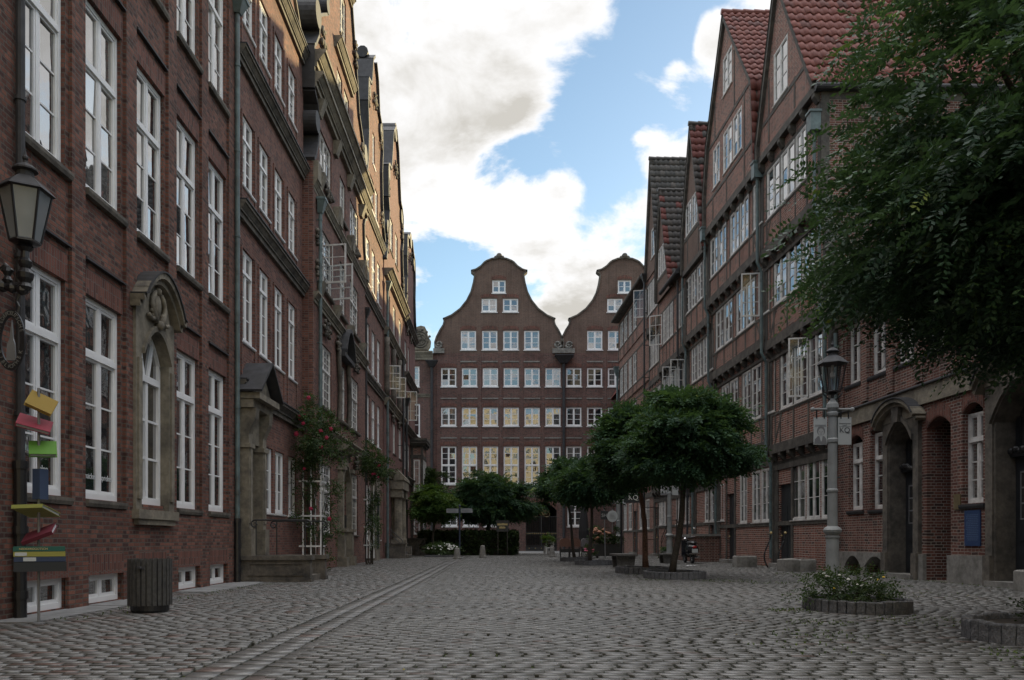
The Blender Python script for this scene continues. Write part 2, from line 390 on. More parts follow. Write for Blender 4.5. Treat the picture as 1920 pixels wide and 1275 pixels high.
def tag(o, label=None, cat=None, group=None, kind=None):
    if label: o['label'] = label
    if cat: o['category'] = cat
    if group: o['group'] = group
    if kind: o['kind'] = kind
    return o
def thing(name, label, cat, loc, group=None):
    o = bpy.data.objects.new(name, None); COL.objects.link(o)
    o.location = loc; o.empty_display_size = .2
    return tag(o, label, cat, group)
def root_of(o):
    while o.parent: o = o.parent
    return o
def part(T, name, mb, mat, label=None, smooth=False):
    "T: the thing's Empty or one of its parts; shape given in world space"
    if not mb.f: return None
    if mb.cuts:
        cs = [(0, 0)] + mb.cuts + [(len(mb.v), len(mb.f))]; o = None
        for (v0, f0), (v1, f1) in zip(cs, cs[1:]):
            if f1 == f0: continue
            q = mesh_obj(name, mb.v[v0:v1], [tuple(k - v0 for k in f) for f in mb.f[f0:f1]], mat, T, tuple(root_of(T).location), mb.m[f0:f1], smooth)
            o = o or q
        return o
    o = mesh_obj(name, mb.v, mb.f, mat, T, tuple(root_of(T).location), mb.m, smooth)
    if label: o['label'] = label
    return o
def solo(name, mb, mat, label, cat, loc, group=None, smooth=False):
    o = mesh_obj(name, mb.v, mb.f, mat, None, loc, mb.m, smooth)
    return tag(o, label, cat, group)
def struct(name, mb, mat):
    o = mesh_obj(name, mb.v, mb.f, mat, None, (0, 0, 0), mb.m); o['kind'] = 'structure'
    return o
def text(T, name, body, size, loc, rot, mat, align='CENTER', extrude=.002):
    cu = bpy.data.curves.new(name, 'FONT'); cu.body = body; cu.size = size; cu.align_x = align; cu.align_y = 'CENTER'
    cu.extrude = extrude
    t_ = bpy.data.objects.new(name + '_tmp', cu); COL.objects.link(t_)
    bpy.context.view_layer.update()
    me = bpy.data.meshes.new_from_object(t_.evaluated_get(bpy.context.evaluated_depsgraph_get()))
    bpy.data.objects.remove(t_); bpy.data.curves.remove(cu)
    me.materials.clear(); me.materials.append(mat); me.name = name
    o = bpy.data.objects.new(name, me); COL.objects.link(o)
    o.parent = T; o.location = Vector(loc) - Vector(root_of(T).location); o.rotation_euler = rot
    return o

def np_mesh(name, verts, faces, mat, parent=None, loc=(0, 0, 0), tone=None, domain='FACE'):
    "verts (n,3), faces (m,4): big meshes without Python loops"
    me = bpy.data.meshes.new(name)
    v = np.asarray(verts, np.float32) - np.asarray(loc, np.float32)
    f = np.asarray(faces, np.int32); k = f.shape[1]
    me.vertices.add(len(v)); me.vertices.foreach_set('co', v.ravel())
    me.loops.add(f.size); me.loops.foreach_set('vertex_index', f.ravel())
    me.polygons.add(len(f)); me.polygons.foreach_set('loop_start', np.arange(0, f.size, k, dtype=np.int32))
    me.materials.append(mat)
    if tone is not None:
        a = me.attributes.new('tone', 'FLOAT', domain); a.data.foreach_set('value', np.asarray(tone, np.float32))
    me.update(calc_edges=True); me.validate()
    ob = bpy.data.objects.new(name, me); COL.objects.link(ob)
    if parent is None: ob.location = loc
    else: ob.parent = parent
    return ob

# ------------------------------------------------------------------ facades
class Facade:
    "plane along direction U from O; p(u, z, d): u metres along, z up, d out of the wall"
    def __init__(s, O, U, Nn):
        s.O = O; n = sqrt(U[0] ** 2 + U[1] ** 2); s.U = (U[0] / n, U[1] / n); s.N = Nn
    def p(s, u, z, d=0.0):
        return (s.O[0] + s.U[0] * u + s.N[0] * d, s.O[1] + s.U[1] * u + s.N[1] * d, z)
    def u(s, px, d=0.0):                   # where the sight line through column px meets the plane
        t = (px - 930) / 1500
        ox, oy = s.O[0] + s.N[0] * d, s.O[1] + s.N[1] * d
        # ox + Ux*u = t*(oy + Uy*u)
        return (t * oy - ox) / (s.U[0] - t * s.U[1])
    def z(s, px, py, d=0.0):
        y = s.p(s.u(px, d), 0, d)[1]
        return 1 + (1012 - py) * y / 1500
FL = lambda X: Facade((X, 0), (0, 1), (1, 0))
B_ = -.027; nn = sqrt(1 + B_ * B_)
FR = Facade((11.16, 0), (B_, 1), (-1 / nn, B_ / nn))
YF = 72.0
FF = Facade((0, YF), (1, 0), (0, -1))

def interp(pts, z, side):
    "outline u at height z (pts sorted by z); side -1 just below, +1 just above"
    for (ua, za), (ub, zb) in zip(pts, pts[1:]):
        if zb - za < 1e-9: continue
        if (side > 0 and za - 1e-6 <= z < zb - 1e-6) or (side < 0 and za + 1e-6 < z <= zb + 1e-6):
            return ua + (ub - ua) * (z - za) / (zb - za)
    return pts[-1][0]
def shape_wall(mb, F, left, right, holes, d=0.0, reveal=.16, mi=0, back=None):
    zs = sorted({round(z, 4) for _, z in left} | {round(z, 4) for _, z in right} | {round(h[2], 4) for h in holes} | {round(h[3], 4) for h in holes})
    zmin, zmax = max(left[0][1], right[0][1]), min(left[-1][1], right[-1][1])
    zs = [z for z in zs if zmin - 1e-6 <= z <= zmax + 1e-6]
    for z0, z1 in zip(zs, zs[1:]):
        if z1 - z0 < 1e-5: continue
        l0, l1 = interp(left, z0, 1), interp(left, z1, -1)
        r0, r1 = interp(right, z0, 1), interp(right, z1, -1)
        hs = sorted((h for h in holes if h[2] <= z0 + 1e-5 and h[3] >= z1 - 1e-5), key=lambda h: h[0])
        edges = [(l0, l1)]
        for h in hs: edges += [(h[0], h[0]), (h[1], h[1])]
        edges.append((r0, r1))
        for i in range(0, len(edges), 2):
            (a0, a1), (b0, b1) = edges[i], edges[i + 1]
            if b0 - a0 < 1e-5 and b1 - a1 < 1e-5: continue
            mb.poly([F.p(a0, z0, d), F.p(b0, z0, d), F.p(b1, z1, d), F.p(a1, z1, d)], mi)
    for h in holes:
        u0, u1, z0, z1 = h[:4]; e = d - reveal
        P = F.p
        for q in ([P(u0, z0, d), P(u0, z1, d), P(u0, z1, e), P(u0, z0, e)], [P(u1, z0, d), P(u1, z0, e), P(u1, z1, e), P(u1, z1, d)],
                  [P(u0, z1, d), P(u1, z1, d), P(u1, z1, e), P(u0, z1, e)], [P(u0, z0, d), P(u0, z0, e), P(u1, z0, e), P(u1, z0, d)]):
            mb.poly(q, mi)
def body(mb, F, u0, u1, z1, depth=9.0, mi=0, z0=-.05, d=0.0):
    P = F.p
    mb.poly([P(u0, z0, d), P(u0, z1, d), P(u0, z1, -depth), P(u0, z0, -depth)], mi)
    mb.poly([P(u1, z0, d), P(u1, z1, d), P(u1, z1, -depth), P(u1, z0, -depth)], mi)
    mb.poly([P(u0, z0, -depth), P(u1, z0, -depth), P(u1, z1, -depth), P(u0, z1, -depth)], mi)
def ribbon(mb, F, pts, d0, d1, th, mi=0):
    "band of thickness th along a polyline in (u,z), from depth d0 to d1 (a coping)"
    for (ua, za), (ub, zb) in zip(pts, pts[1:]):
        l = sqrt((ub - ua) ** 2 + (zb - za) ** 2)
        if l < 1e-6: continue
        nx, nz = -(zb - za) / l * th, (ub - ua) / l * th
        if nz < 0 or (abs(nz) < 1e-6): pass
        mb.prism(F, [(ua, za), (ub, zb), (ub + nx, zb + nz), (ua + nx, za + nz)], d0, d1, mi)
def cornice(mb, F, u0, u1, z, h, p, mi=0, ret=.0):
    a = ret; mb.cut()
    mb.fbox(F, u0 - a * .4, u1 + a * .4, z, z + h * .34, -.02, p * .38, mi)
    mb.fbox(F, u0 - a * .7, u1 + a * .7, z + h * .34, z + h * .5, -.02, p * .55, mi)
    mb.uprism(F, [(-.02, z + h * .5), (p * .6, z + h * .5), (p * .9, z + h * .8), (-.02, z + h * .8)], u0 - a, u1 + a, mi)
    mb.fbox(F, u0 - a * 1.1, u1 + a * 1.1, z + h * .8, z + h, -.02, p, mi)
def arc_pts(uc, zc, ru, rz, a0, a1, n):
    return [(uc + ru * cos(a0 + (a1 - a0) * i / n), zc + rz * sin(a0 + (a1 - a0) * i / n)) for i in range(n + 1)]
def arch_fill(mb, F, u0, u1, zs, rise, ztop, d0, d1, mi=0, n=10):
    "masonry between a segmental arch (springing zs, rise) and a flat top ztop"
    uc = (u0 + u1) / 2; hw = (u1 - u0) / 2
    pts = [(uc - hw + 2 * hw * i / n, zs + rise * (1 - (2 * i / n - 1) ** 2)) for i in range(n + 1)]
    for (ua, za), (ub, zb) in zip(pts, pts[1:]):
        mb.prism(F, [(ua, za), (ub, zb), (ub, ztop), (ua, ztop)], d0, d1, mi)
def arch_band(mb, F, uc, hw, zs, rise, th, d0, d1, mi=0, n=12):
    pts = [(uc - hw + 2 * hw * i / n, zs + rise * (1 - (2 * i / n - 1) ** 2)) for i in range(n + 1)]
    for (ua, za), (ub, zb) in zip(pts, pts[1:]):
        mb.prism(F, [(ua, za), (ub, zb), (ub, zb + th), (ua, za + th)], d0, d1, mi)

def window(T, F, u0, u1, z0, z1, cols=2, rows=3, d=-.07, fw=.06, mw=.026, split=1, transom=None, trow=1, mat=None, glass=None,
           sill=None, sillmat=None, name='window', open_leaf=None, label=None):
    """white frame (part) with its panes (sub-part) in an opening; split: number of casements side by side;
       transom: height of a heavy cross bar, rows counts the panes below and trow those above"""
    mat = mat or M_WHITE; glass = glass or M_GLASS
    mb = MB(); pb = MB(); dep = .07
    mb.fbox(F, u0, u0 + fw, z0, z1, d - dep, d); mb.fbox(F, u1 - fw, u1, z0, z1, d - dep, d)
    mb.fbox(F, u0 + fw, u1 - fw, z1 - fw, z1, d - dep, d - .001); mb.fbox(F, u0 + fw, u1 - fw, z0, z0 + fw * 1.3, d - dep, d + .015)
    zones = [(z0 + fw * 1.3, z1 - fw, rows)]
    if transom:
        mb.fbox(F, u0 + fw, u1 - fw, transom - fw * .6, transom + fw * .6, d - dep, d + .02)
        zones = [(z0 + fw * 1.3, transom - fw * .6, rows), (transom + fw * .6, z1 - fw, trow)]
    us = [u0 + fw + (u1 - u0 - 2 * fw) * i / split for i in range(split + 1)]
    for za, zb, nr in zones:
        for i in range(split):
            ua, ub = us[i], us[i + 1]
            if i > 0: mb.fbox(F, ua - fw * .5, ua + fw * .5, za, zb, d - dep, d - .006); ua += fw * .5
            if i < split - 1: ub -= fw * .5
            lf = .038                                       # the casement's own rail
            mb.fbox(F, ua, ua + lf, za, zb, d - dep, d - .016); mb.fbox(F, ub - lf, ub, za, zb, d - dep, d - .016)
            mb.fbox(F, ua + lf, ub - lf, zb - lf, zb, d - dep, d - .018); mb.fbox(F, ua + lf, ub - lf, za, za + lf * 1.3, d - dep, d - .018)
            ga, gb, gz0, gz1 = ua + lf, ub - lf, za + lf * 1.3, zb - lf
            nc = max(1, cols // split)
            for k in range(1, nc):
                uu = ga + (gb - ga) * k / nc
                mb.fbox(F, uu - mw / 2, uu + mw / 2, gz0, gz1, d - dep, d - .026)
            for k in range(1, nr):
                zz = gz0 + (gz1 - gz0) * k / nr
                mb.fbox(F, ga, gb, zz - mw / 2, zz + mw / 2, d - dep, d - .029)
            for k in range(nc):
                for j in range(nr):
                    a, c_ = ga + (gb - ga) * k / nc, ga + (gb - ga) * (k + 1) / nc
                    e, g = gz0 + (gz1 - gz0) * j / nr, gz0 + (gz1 - gz0) * (j + 1) / nr
                    t1, t2 = random.gauss(0, .0035), random.gauss(0, .0025)
                    dd = d - .045
                    pb.poly([F.p(a, e, dd + t1 + t2), F.p(c_, e, dd - t1 + t2), F.p(c_, g, dd - t1 - t2), F.p(a, g, dd + t1 - t2)])
    w = part(T, name, mb, mat, label)
    part(w, 'pane', pb, glass)
    if sill:
        sb = MB(); h, pr = sill
        sb.uprism(F, [(d - .05, z0 - h), (pr - .02, z0 - h), (pr, z0 - h * .55), (pr, z0 - h * .15), (d - .05, z0 - .002)], u0 - .07, u1 + .07)
        part(w, 'sill', sb, sillmat or M_STONED)
    return w
def casement(W_, F, hu, z0, z1, wdt, ang, d=-.05, rows=3, cols=2, sgn=-1):
    "an open leaf swung out by ang about a vertical hinge at (hu, d); sub-part of its window, with glass as second material"
    c, s_ = cos(ang) * sgn, sin(ang)
    base = F.p(hu, 0, d); dx = F.p(hu + c, 0, d + s_)
    Ud = (dx[0] - base[0], dx[1] - base[1])
    G2 = Facade((base[0], base[1]), Ud, (Ud[1], -Ud[0]))
    mb = MB(); f = .05
    mb.fbox(G2, 0, f, z0, z1, -.02, .02); mb.fbox(G2, wdt - f, wdt, z0, z1, -.02, .02)
    mb.fbox(G2, f, wdt - f, z1 - f, z1, -.02, .018); mb.fbox(G2, f, wdt - f, z0, z0 + f * 1.2, -.02, .018)
    for k in range(1, cols): mb.fbox(G2, wdt * k / cols - .013, wdt * k / cols + .013, z0 + f, z1 - f, -.015, .015)
    for k in range(1, rows):
        zz = z0 + (z1 - z0) * k / rows
        mb.fbox(G2, f, wdt - f, zz - .013, zz + .013, -.013, .013)
    mb.poly([G2.p(f, z0 + f, 0), G2.p(wdt - f, z0 + f, 0), G2.p(wdt - f, z1 - f, 0), G2.p(f, z1 - f, 0)], 1)
    return part(W_, 'open_casement', mb, [M_WHITE2, M_CLEAR])

def pantile(name, T, A, B, C, mat, tw=.30, th=.42, redcol=None):
    "pantile slope: A,B ends of the eave line, C the ridge point above A; wavy stepped tiles with a tone per tile"
    A, B, C = Vector(A), Vector(B), Vector(C)
    e = B - A; s_ = C - A; nrm = e.cross(s_).normalized()
    if nrm.z < 0: nrm = -nrm
    nc = max(2, round(e.length / tw)); nr = max(2, round(s_.length / th)); sg = 6
    vs = []; fs = []; tone = []
    prof = [(k / sg, .035 * (sin(2 * pi * (k / sg) - .6))) for k in range(sg + 1)]
    for j in range(nr):
        for i in range(nc):
            t0 = RNG.random()
            if redcol is not None: t0 = (1.0 if (i in redcol and RNG.random() < .75) or RNG.random() < .02 else RNG.random() * .65)
            b0 = len(vs); jz = RNG.normal(0, .004)
            for k, (fx, hz_) in enumerate(prof):
                base = A + e * ((i + fx) / nc)
                vs.append(base + s_ * (j / nr) + nrm * (hz_ + .055 + jz)); vs.append(base + s_ * ((j + 1.06) / nr) + nrm * (hz_ + .012 + jz))
                vs.append(base + s_ * (j / nr) + nrm * (hz_ + .030 + jz))
            for k in range(sg):
                a = b0 + 3 * k
                fs.append((a, a + 3, a + 4, a + 1)); fs.append((a + 2, a + 5, a + 3, a)); tone += [t0, t0]
    loc = tuple(root_of(T).location)
    return np_mesh(name, np.array([tuple(v) for v in vs]), np.array(fs), mat, T, loc, tone)
# ------------------------------------------------------------------ ground
mb = MB(); mb.poly([(-400, -300, -.03), (400, -300, -.03), (400, 900, -.03), (-400, 900, -.03)]); struct('ground', mb, M_MOSS)

def paving():
    xs0, xs1 = -6.1, 11.9
    G0, G1 = -2.30, -1.58                           # gutter strip running along the street
    bx, by, bw, bh, tn, gutter = [], [], [], [], [], []
    y = 2.2; row = 0
    while y < 60:
        row += 1
        rd = .114 + RNG.normal(0, .004)
        for a, b_, jn in ((xs0, G0 - .01, .006), (G1 + .01, xs1, .015)):
            x = a - .117 * (row % 2) - RNG.random() * .03
            while x < b_ - .05:
                l = min((.125 if RNG.random() < .015 else .215) + RNG.normal(0, .005), b_ - x)
                j = jn * (.6 + .8 * RNG.random())
                if l > .05: bx.append(x + l / 2); by.append(y + rd / 2); bw.append(l - j * .5); bh.append(rd - .014 - .007 * RNG.random())
                x += l + j
        y += rd
    n_main = len(bx)
    for k in range(3):                               # three runs of longer stones
        yy = 2.2 + .13 * k
        cx = G0 + (G1 - G0) * (k + .5) / 3
        while yy < 60:
            l = .20 + RNG.random() * .05
            bx.append(cx + RNG.normal(0, .004)); by.append(yy + l / 2); bw.append(.230); bh.append(l - .012)
            yy += l
    bx, by, bw, bh = map(np.array, (bx, by, bw, bh)); n = len(bx)
    # long gentle unevenness of the old surface
    und = .006 * np.sin(bx * .8 + .6 * np.sin(by * .2)) * np.cos(by * .33 + bx * .2)
    und = und * np.clip((7.5 - np.abs(bx - 2.5)) / 2, 0, 1)
    sunk = np.where((np.arange(n) >= n_main), -.004, 0)
    z = RNG.normal(0, .0014, n) + und + sunk
    tx, ty = RNG.normal(0, .007, n), RNG.normal(0, .010, n)
    yaw = RNG.normal(0, .007, n)
    ins = np.minimum(.005, bh * .1)
    V = np.zeros((n, 8, 3)); hw, hh = bw / 2, bh / 2
    sx = np.array([-1, 1, 1, -1]); sy = np.array([-1, -1, 1, 1])
    for k in range(4):
        for lay in (0, 1):
            lx = sx[k] * (hw - (ins if lay else 0)) + (RNG.normal(0, .002, n)); ly = sy[k] * (hh - (ins if lay else 0)) + RNG.normal(0, .002, n)
            V[:, k + 4 * lay, 0] = bx + lx * np.cos(yaw) - ly * np.sin(yaw)
            V[:, k + 4 * lay, 1] = by + lx * np.sin(yaw) + ly * np.cos(yaw)
            V[:, k + 4 * lay, 2] = (z + lx * tx + ly * ty) if lay else (z - .034)
    Fq = np.array([[4, 5, 6, 7], [0, 1, 5, 4], [1, 2, 6, 5], [2, 3, 7, 6], [3, 0, 4, 7]])
    faces = (np.arange(n)[:, None, None] * 8 + Fq[None]).reshape(-1, 4)
    tone = RNG.random(n) * .8
    left = bx < G0
    tone[n_main:] *= .55
    tone = np.where(left & (RNG.random(n) < .13), .85 + .15 * RNG.random(n), tone)
    tone = np.where(~left & (RNG.random(n) < .04), .85 + .1 * RNG.random(n), tone)
    ob = np_mesh('street_paving', V.reshape(-1, 3), faces, M_PAVE, None, (0, 0, 0), np.stack([tone * .9 + .1] + [np.full(n, .02)] * 4, 1).ravel())
    ob['kind'] = 'structure'
paving()
mb = MB(); mb.poly([(-30, 60, -.012), (40, 60, -.012), (40, 130, -.012), (-30, 130, -.012)]); struct('forecourt', mb, M_SLAB)
mb = MB()
for i, (ya, yb, xb) in enumerate(((9.6, 11.95, -5.55), (11.98, 13.6, -5.42), (15.2, 16.75, -5.42), (16.78, 18.45, -5.36), (18.47, 18.9, -5.5))):
    mb.box((-6.17, ya, -.05), (xb, yb, .012 + .004 * (i % 2)))
struct('pavement_slabs', mb, M_SLAB)

# moss tufts and weeds in the joints (right half of the street)
def tufts(n, area, hmin, hmax, name):
    vs, fs, tn = [], [], []
    for x0, y0, r, cnt in area:
        for _ in range(cnt):
            a, q = RNG.random() * 6.28, sqrt(RNG.random()) * r
            x, y = x0 + q * cos(a), y0 + q * sin(a) * 1.0
            for _ in range(5):
                b = RNG.random() * 6.28; h = hmin + RNG.random() * (hmax - hmin); w = .006
                lx, ly = cos(b) * h * .7, sin(b) * h * .7
                i = len(vs)
                vs += [(x - sin(b) * w, y + cos(b) * w, -.012), (x + sin(b) * w, y - cos(b) * w, -.012), (x + lx + sin(b) * w * .3, y + ly - cos(b) * w * .3, h), (x + lx - sin(b) * w * .3, y + ly + cos(b) * w * .3, h)]
                fs.append((i, i + 1, i + 2, i + 3)); tn.append(RNG.random())
    ob = np_mesh(name, np.array(vs), np.array(fs), M_WEED, None, (0, 0, 0), tn)
    ob['kind'] = 'stuff'; ob['label'] = 'low grass and moss growing in the paving joints'; ob['category'] = 'grass'
tufts(0, [(3.4, 8.4, .5, 60), (4.6, 7.0, .35, 70), (3.9, 9.6, .4, 60), (5.3, 9.9, .7, 80), (4.2, 11.3, .35, 90), (6.3, 9.2, .6, 70), (2.8, 7.4, .5, 25), (4.4, 6.3, .4, 35),
          (5.6, 19.6, .8, 120), (4.4, 22.6, .9, 70), (6.4, 18.6, .6, 50), (8.9, 23.5, .8, 60), (3.9, 19.9, .4, 40), (7.6, 14.5, 1.2, 70)] + [(10.5 - .027 * (y_ - 24) - .12, y_, .22, 14) for y_ in np.arange(12.5, 36, .5)] + [(-5.35 + .1 * (k_ % 2), 10.2 + .7 * k_, .25, 8) for k_ in range(12)], .008, .024, 'joint_grass')

# ------------------------------------------------------------------ left row
HL = 'brick houses along the left side of the street'

# --- first house: plain dark red brick, tall white windows
F1 = FL(-6.17)
T1 = thing('brick_house', 'nearest left brick house with very tall white windows, behind the wall lantern', 'house', (-6.17, 10, 0), HL)
CEN = [10.88 + 1.7 * k for k in range(5)]
HW = .57
FLOORS = [(1.62, 4.70, 3.83), (6.28, 9.22, 8.25), (10.78, 13.6, 12.7)]
holes = []
for k, c in enumerate(CEN):
    holes.append((c - HW, c + HW, .03, .46))
    for j, (a, b_, t_) in enumerate(FLOORS): holes.append((c - HW, c + HW, a, b_ if not (k == 2 and j == 0) else 4.76))
mb = MB(); shape_wall(mb, F1, [(-8, -.05), (-8, 15.2)], [(18.9, -.05), (18.9, 15.2)], [h for h in holes], reveal=.2)
body(mb, F1, -8, 18.9, 15.2)
part(T1, 'wall', mb, M_BR1)
mb = MB()
for k in range(-1, 6):
    c = 10.03 + 1.7 * k
    w0, w1 = c - .19, c + .19
    if k == 5: w1 = 18.9
    if k == 0: pass
    mb.cut(); mb.fbox(F1, w0, w1, -.02, 15.19, -.01, .055)
part(T1, 'pilaster', mb, M_BR1)
mb = MB()
for k, c in enumerate(CEN):
    mb.cut(); mb.fbox(F1, c - .66, c + .66, .80, 1.49 if k != 2 else 1.25, -.01, .0555)
    mb.fbox(F1, c - .66, c - HW, -.02, .80, -.01, .0555); mb.fbox(F1, c + HW, c + .66, -.02, .80, -.01, .0555)
part(T1, 'brick_base', mb, M_BR1)
mb = MB(); ld = MB()
for k, c in enumerate(CEN):
    mb.cut(); mb.fbox(F1, c - HW + .001, c + HW - .001, .462, .799, -.01, .057)
    for j, (a, b_, t_) in enumerate(FLOORS):
        if k == 2 and j == 0: continue
        mb.cut(); ld.cut(); mb.fbox(F1, c - HW - .02, c + HW + .02, b_ + .002, b_ + .37, -.01, .022)
        ld.uprism(F1, [(-.01, b_ + .50), (.07, b_ + .50), (.07, b_ + .53), (-.01, b_ + .57)], c - HW - .06, c + HW + .06)
part(T1, 'lintel', mb, M_SOL); part(T1, 'ledge', ld, M_LEAD)
for k, c in enumerate(CEN):
    for j, (a, b_, t_) in enumerate(FLOORS):
        if k == 2 and j == 0: continue
        w = window(T1, F1, c - HW, c + HW, a, b_, cols=2, rows=3, split=2, transom=t_, trow=1, d=-.06, fw=.075, sill=(.12, .10))
    window(T1, F1, c - HW, c + HW, .03, .46, cols=2, rows=1, split=2, d=-.05, fw=.06, name='cellar_window', sill=None)
# half open leaf on the first floor
w_ = [o for o in T1.children if o.name.startswith('window')][6]
# arched middle window of the ground floor in its carved stone surround
c = CEN[2]
mb = MB()
zs, rise = 4.2, .5
for s_, a in ((-1, c - HW - .23), (1, c + HW)):
    a -= s_ * .004
    mb.fbox(F1, a, a + .23, 1.5, zs + .02, -.19, .10)
    mb.fbox(F1, a + .05, a + .18, 1.7, zs - .1, .10, .135)
arch_fill(mb, F1, c - HW, c + HW, zs, rise, 5.0, -.19, .10)
mb.fbox(F1, c - HW - .23, c - HW, zs + .02, 5.0, -.19, .10); mb.fbox(F1, c + HW, c + HW + .23, zs + .02, 5.0, -.19, .10)
arch_band(mb, F1, c, HW, zs, rise, .10, .10, .16)
mb.prism(F1, [(c - .62, 5.0), (c + .62, 5.0), (c + .45, 5.35), (c + .25, 5.55), (c - .25, 5.55), (c - .45, 5.35)], -.02, .10)
mb.fbox(F1, c - HW - .28, c + HW + .28, 1.36, 1.52, -.02, .18); mb.fbox(F1, c - HW - .2, c + HW + .2, 1.26, 1.36, -.02, .14)
part(T1, 'window_surround', mb, M_STONE)
hood = MB()
pts = [(c - .9, 5.02), (c - .8, 5.05)] + [(c - .8 + 1.6 * i / 14, 5.05 + .58 * sin(pi * i / 14) ** .8) for i in range(1, 14)] + [(c + .8, 5.05), (c + .9, 5.02)]
ribbon(hood, F1, pts, -.02, .30, .10); ribbon(hood, F1, [(u, z - .10) for u, z in pts], -.02, .22, .10)
part(T1, 'surround_hood', hood, M_STONE)
cap = MB(); ribbon(cap, F1, [(u, z + .102) for u, z in pts], -.02, .33, .03); part(T1, 'hood_flashing', cap, M_LEAD)
orn = MB()
for s_ in (-1, 1):
    orn.tube([F1.p(c + s_ * (.1 + .16 * sin(t * .5)) , 4.86 + .09 * t, .15) for t in range(7)], [.05, .06, .05, .05, .045, .05, .03], 8)
    orn.tube([F1.p(c + s_ * (.22 + .05 * cos(t)), 5.0 + .05 * sin(t), .14) for t in np.linspace(0, 5.5, 9)], .035, 7)
    orn.tube([F1.p(c + s_ * (.42 - .25 * t), 4.92 - .04 * sin(t * 3), .15) for t in np.linspace(0, 1, 6)], .04, 7)
orn.ball(F1.p(c, 5.18, .12), .15, 10, 0, (.4, .9, 1.3)); orn.ball(F1.p(c, 4.82, .17), .09, 8); orn.ball(F1.p(c, 5.42, .14), .07, 8)
part(T1, 'carved_cartouche', orn, M_STONE, smooth=True)
fb = MB(); pb = MB()
u0, u1 = c - HW, c + HW
fb.fbox(F1, u0, u0 + .08, 1.62, zs, -.15, -.06); fb.fbox(F1, u1 - .08, u1, 1.62, zs, -.15, -.06); fb.fbox(F1, u0 + .08, u1 - .08, 1.62, 1.75, -.15, -.05)
arch_band(fb, F1, c, HW - .005, zs - .09, rise, .09, -.15, -.06)
fb.fbox(F1, u0 + .08, u1 - .08, 3.80, 3.92, -.15, -.045); fb.fbox(F1, c - .05, c + .05, 1.75, 3.80, -.15, -.065)
for zz in (2.45, 3.13): fb.fbox(F1, u0 + .08, c - .05, zz - .02, zz + .02, -.15, -.08); fb.fbox(F1, c + .05, u1 - .08, zz - .02, zz + .02, -.15, -.08)
fb.prism(F1, [(c - .30, zs + .28), (c - .24, zs + .31), (c - .05, 3.92), (c - .13, 3.92)], -.15, -.07); fb.prism(F1, [(c + .30, zs + .28), (c + .24, zs + .31), (c + .05, 3.92), (c + .13, 3.92)], -.15, -.07)
w = part(T1, 'arched_window', fb, M_WHITE)
pb.poly([F1.p(u0 + .05, 1.7, -.11), F1.p(c, 1.7, -.112), F1.p(c, 3.85, -.112), F1.p(u0 + .05, 3.85, -.11)]); pb.poly([F1.p(c, 1.7, -.11), F1.p(u1 - .05, 1.7, -.113), F1.p(u1 - .05, 3.85, -.11), F1.p(c, 3.85, -.112)])
ap = [(c - HW + .04 + (2 * HW - .08) * i / 10, zs - .06 + rise * (1 - (i / 5 - 1) ** 2)) for i in range(11)]
pb.poly([F1.p(u1 - .04, 3.86, -.11), F1.p(u0 + .04, 3.86, -.11)][::-1] + [F1.p(u, z, -.11) for u, z in ap[::-1]])
part(w, 'pane', pb, M_GLASS)
# lettering on the panes
M_LETT = flat('pale_lettering', (.55, .57, .58), .5)
for body_, uu, zz in (('spelen', 11.0, 1.98), ('snacken', 12.33, 1.98), ('spreken', 12.85, 1.98)):
    text(T1, 'window_lettering', body_, .13, F1.p(uu, zz, -.085), (R(90), 0, R(90)), M_LETT)
# downpipes
def pipe(T, F, u, z0, z1, r, d, mat, head=None, low=None, name='downpipe', kink=None):
    mb = MB(); pts = [F.p(u, z0, d), F.p(u, z1, d)]
    mb.tube(pts, r, 10)
    z = z0 + .7
    while z < z1: mb.tube([F.p(u, z - .025, d), F.p(u, z + .025, d)], r * 1.25, 10); mb.fbox(F, u - .015, u + .015, z - .02, z + .02, 0, d); z += 2.0
    if head: a, h = head; mb.hexa([F.p(u - a * .4, z1, d - a * .4), F.p(u + a * .4, z1, d - a * .4), F.p(u + a * .4, z1, d + a * .4), F.p(u - a * .4, z1, d + a * .4),
                                   F.p(u - a, z1 + h, d - .06), F.p(u + a, z1 + h, d - .06), F.p(u + a, z1 + h, d + a), F.p(u - a, z1 + h, d + a)]); mb.fbox(F, u - a * 1.1, u + a * 1.1, z1 + h, z1 + h + .08, d - .09, d + a * 1.1)
    o = part(T, name, mb, mat)
    if low:
        m2 = MB(); m2.tube([F.p(u, 0, d), F.p(u, low, d)], r * 1.35, 12)
        for z in (.25, low * .55, low - .05): m2.tube([F.p(u, z, d), F.p(u, z + .1, d)], r * 1.65, 12)
        part(o, 'standpipe', m2, M_IRON)
    return o
pipe(T1, F1, 10.16, 1.9, 15.0, .055, .13, M_LEAD, low=1.95)
pipe(T1, F1, 18.72, 1.4, 13.3, .055, .12, M_COPPER, head=(.2, .3), low=1.45)

# --- second house: cornices, pediment door with stoop
T2 = thing('brick_house', 'brick house with heavy cornices and a pedimented stone doorway at the railed stoop', 'house', (-6.17, 22, 0), HL)
U2 = [19.42, 20.80, 22.23, 23.70]
fl2 = [(5.85, 8.13, 3), (9.66, 11.42, 3), (13.62, 15.22, 3)]
holes = [(u, u + .96, a, b_) for a, b_, _ in fl2 for u in U2] + [(u, u + .96, 1.73, 3.5) for u in (21.15, 22.35, 23.75)] + [(19.35, 20.1, .62, 3.2)]
mb = MB()
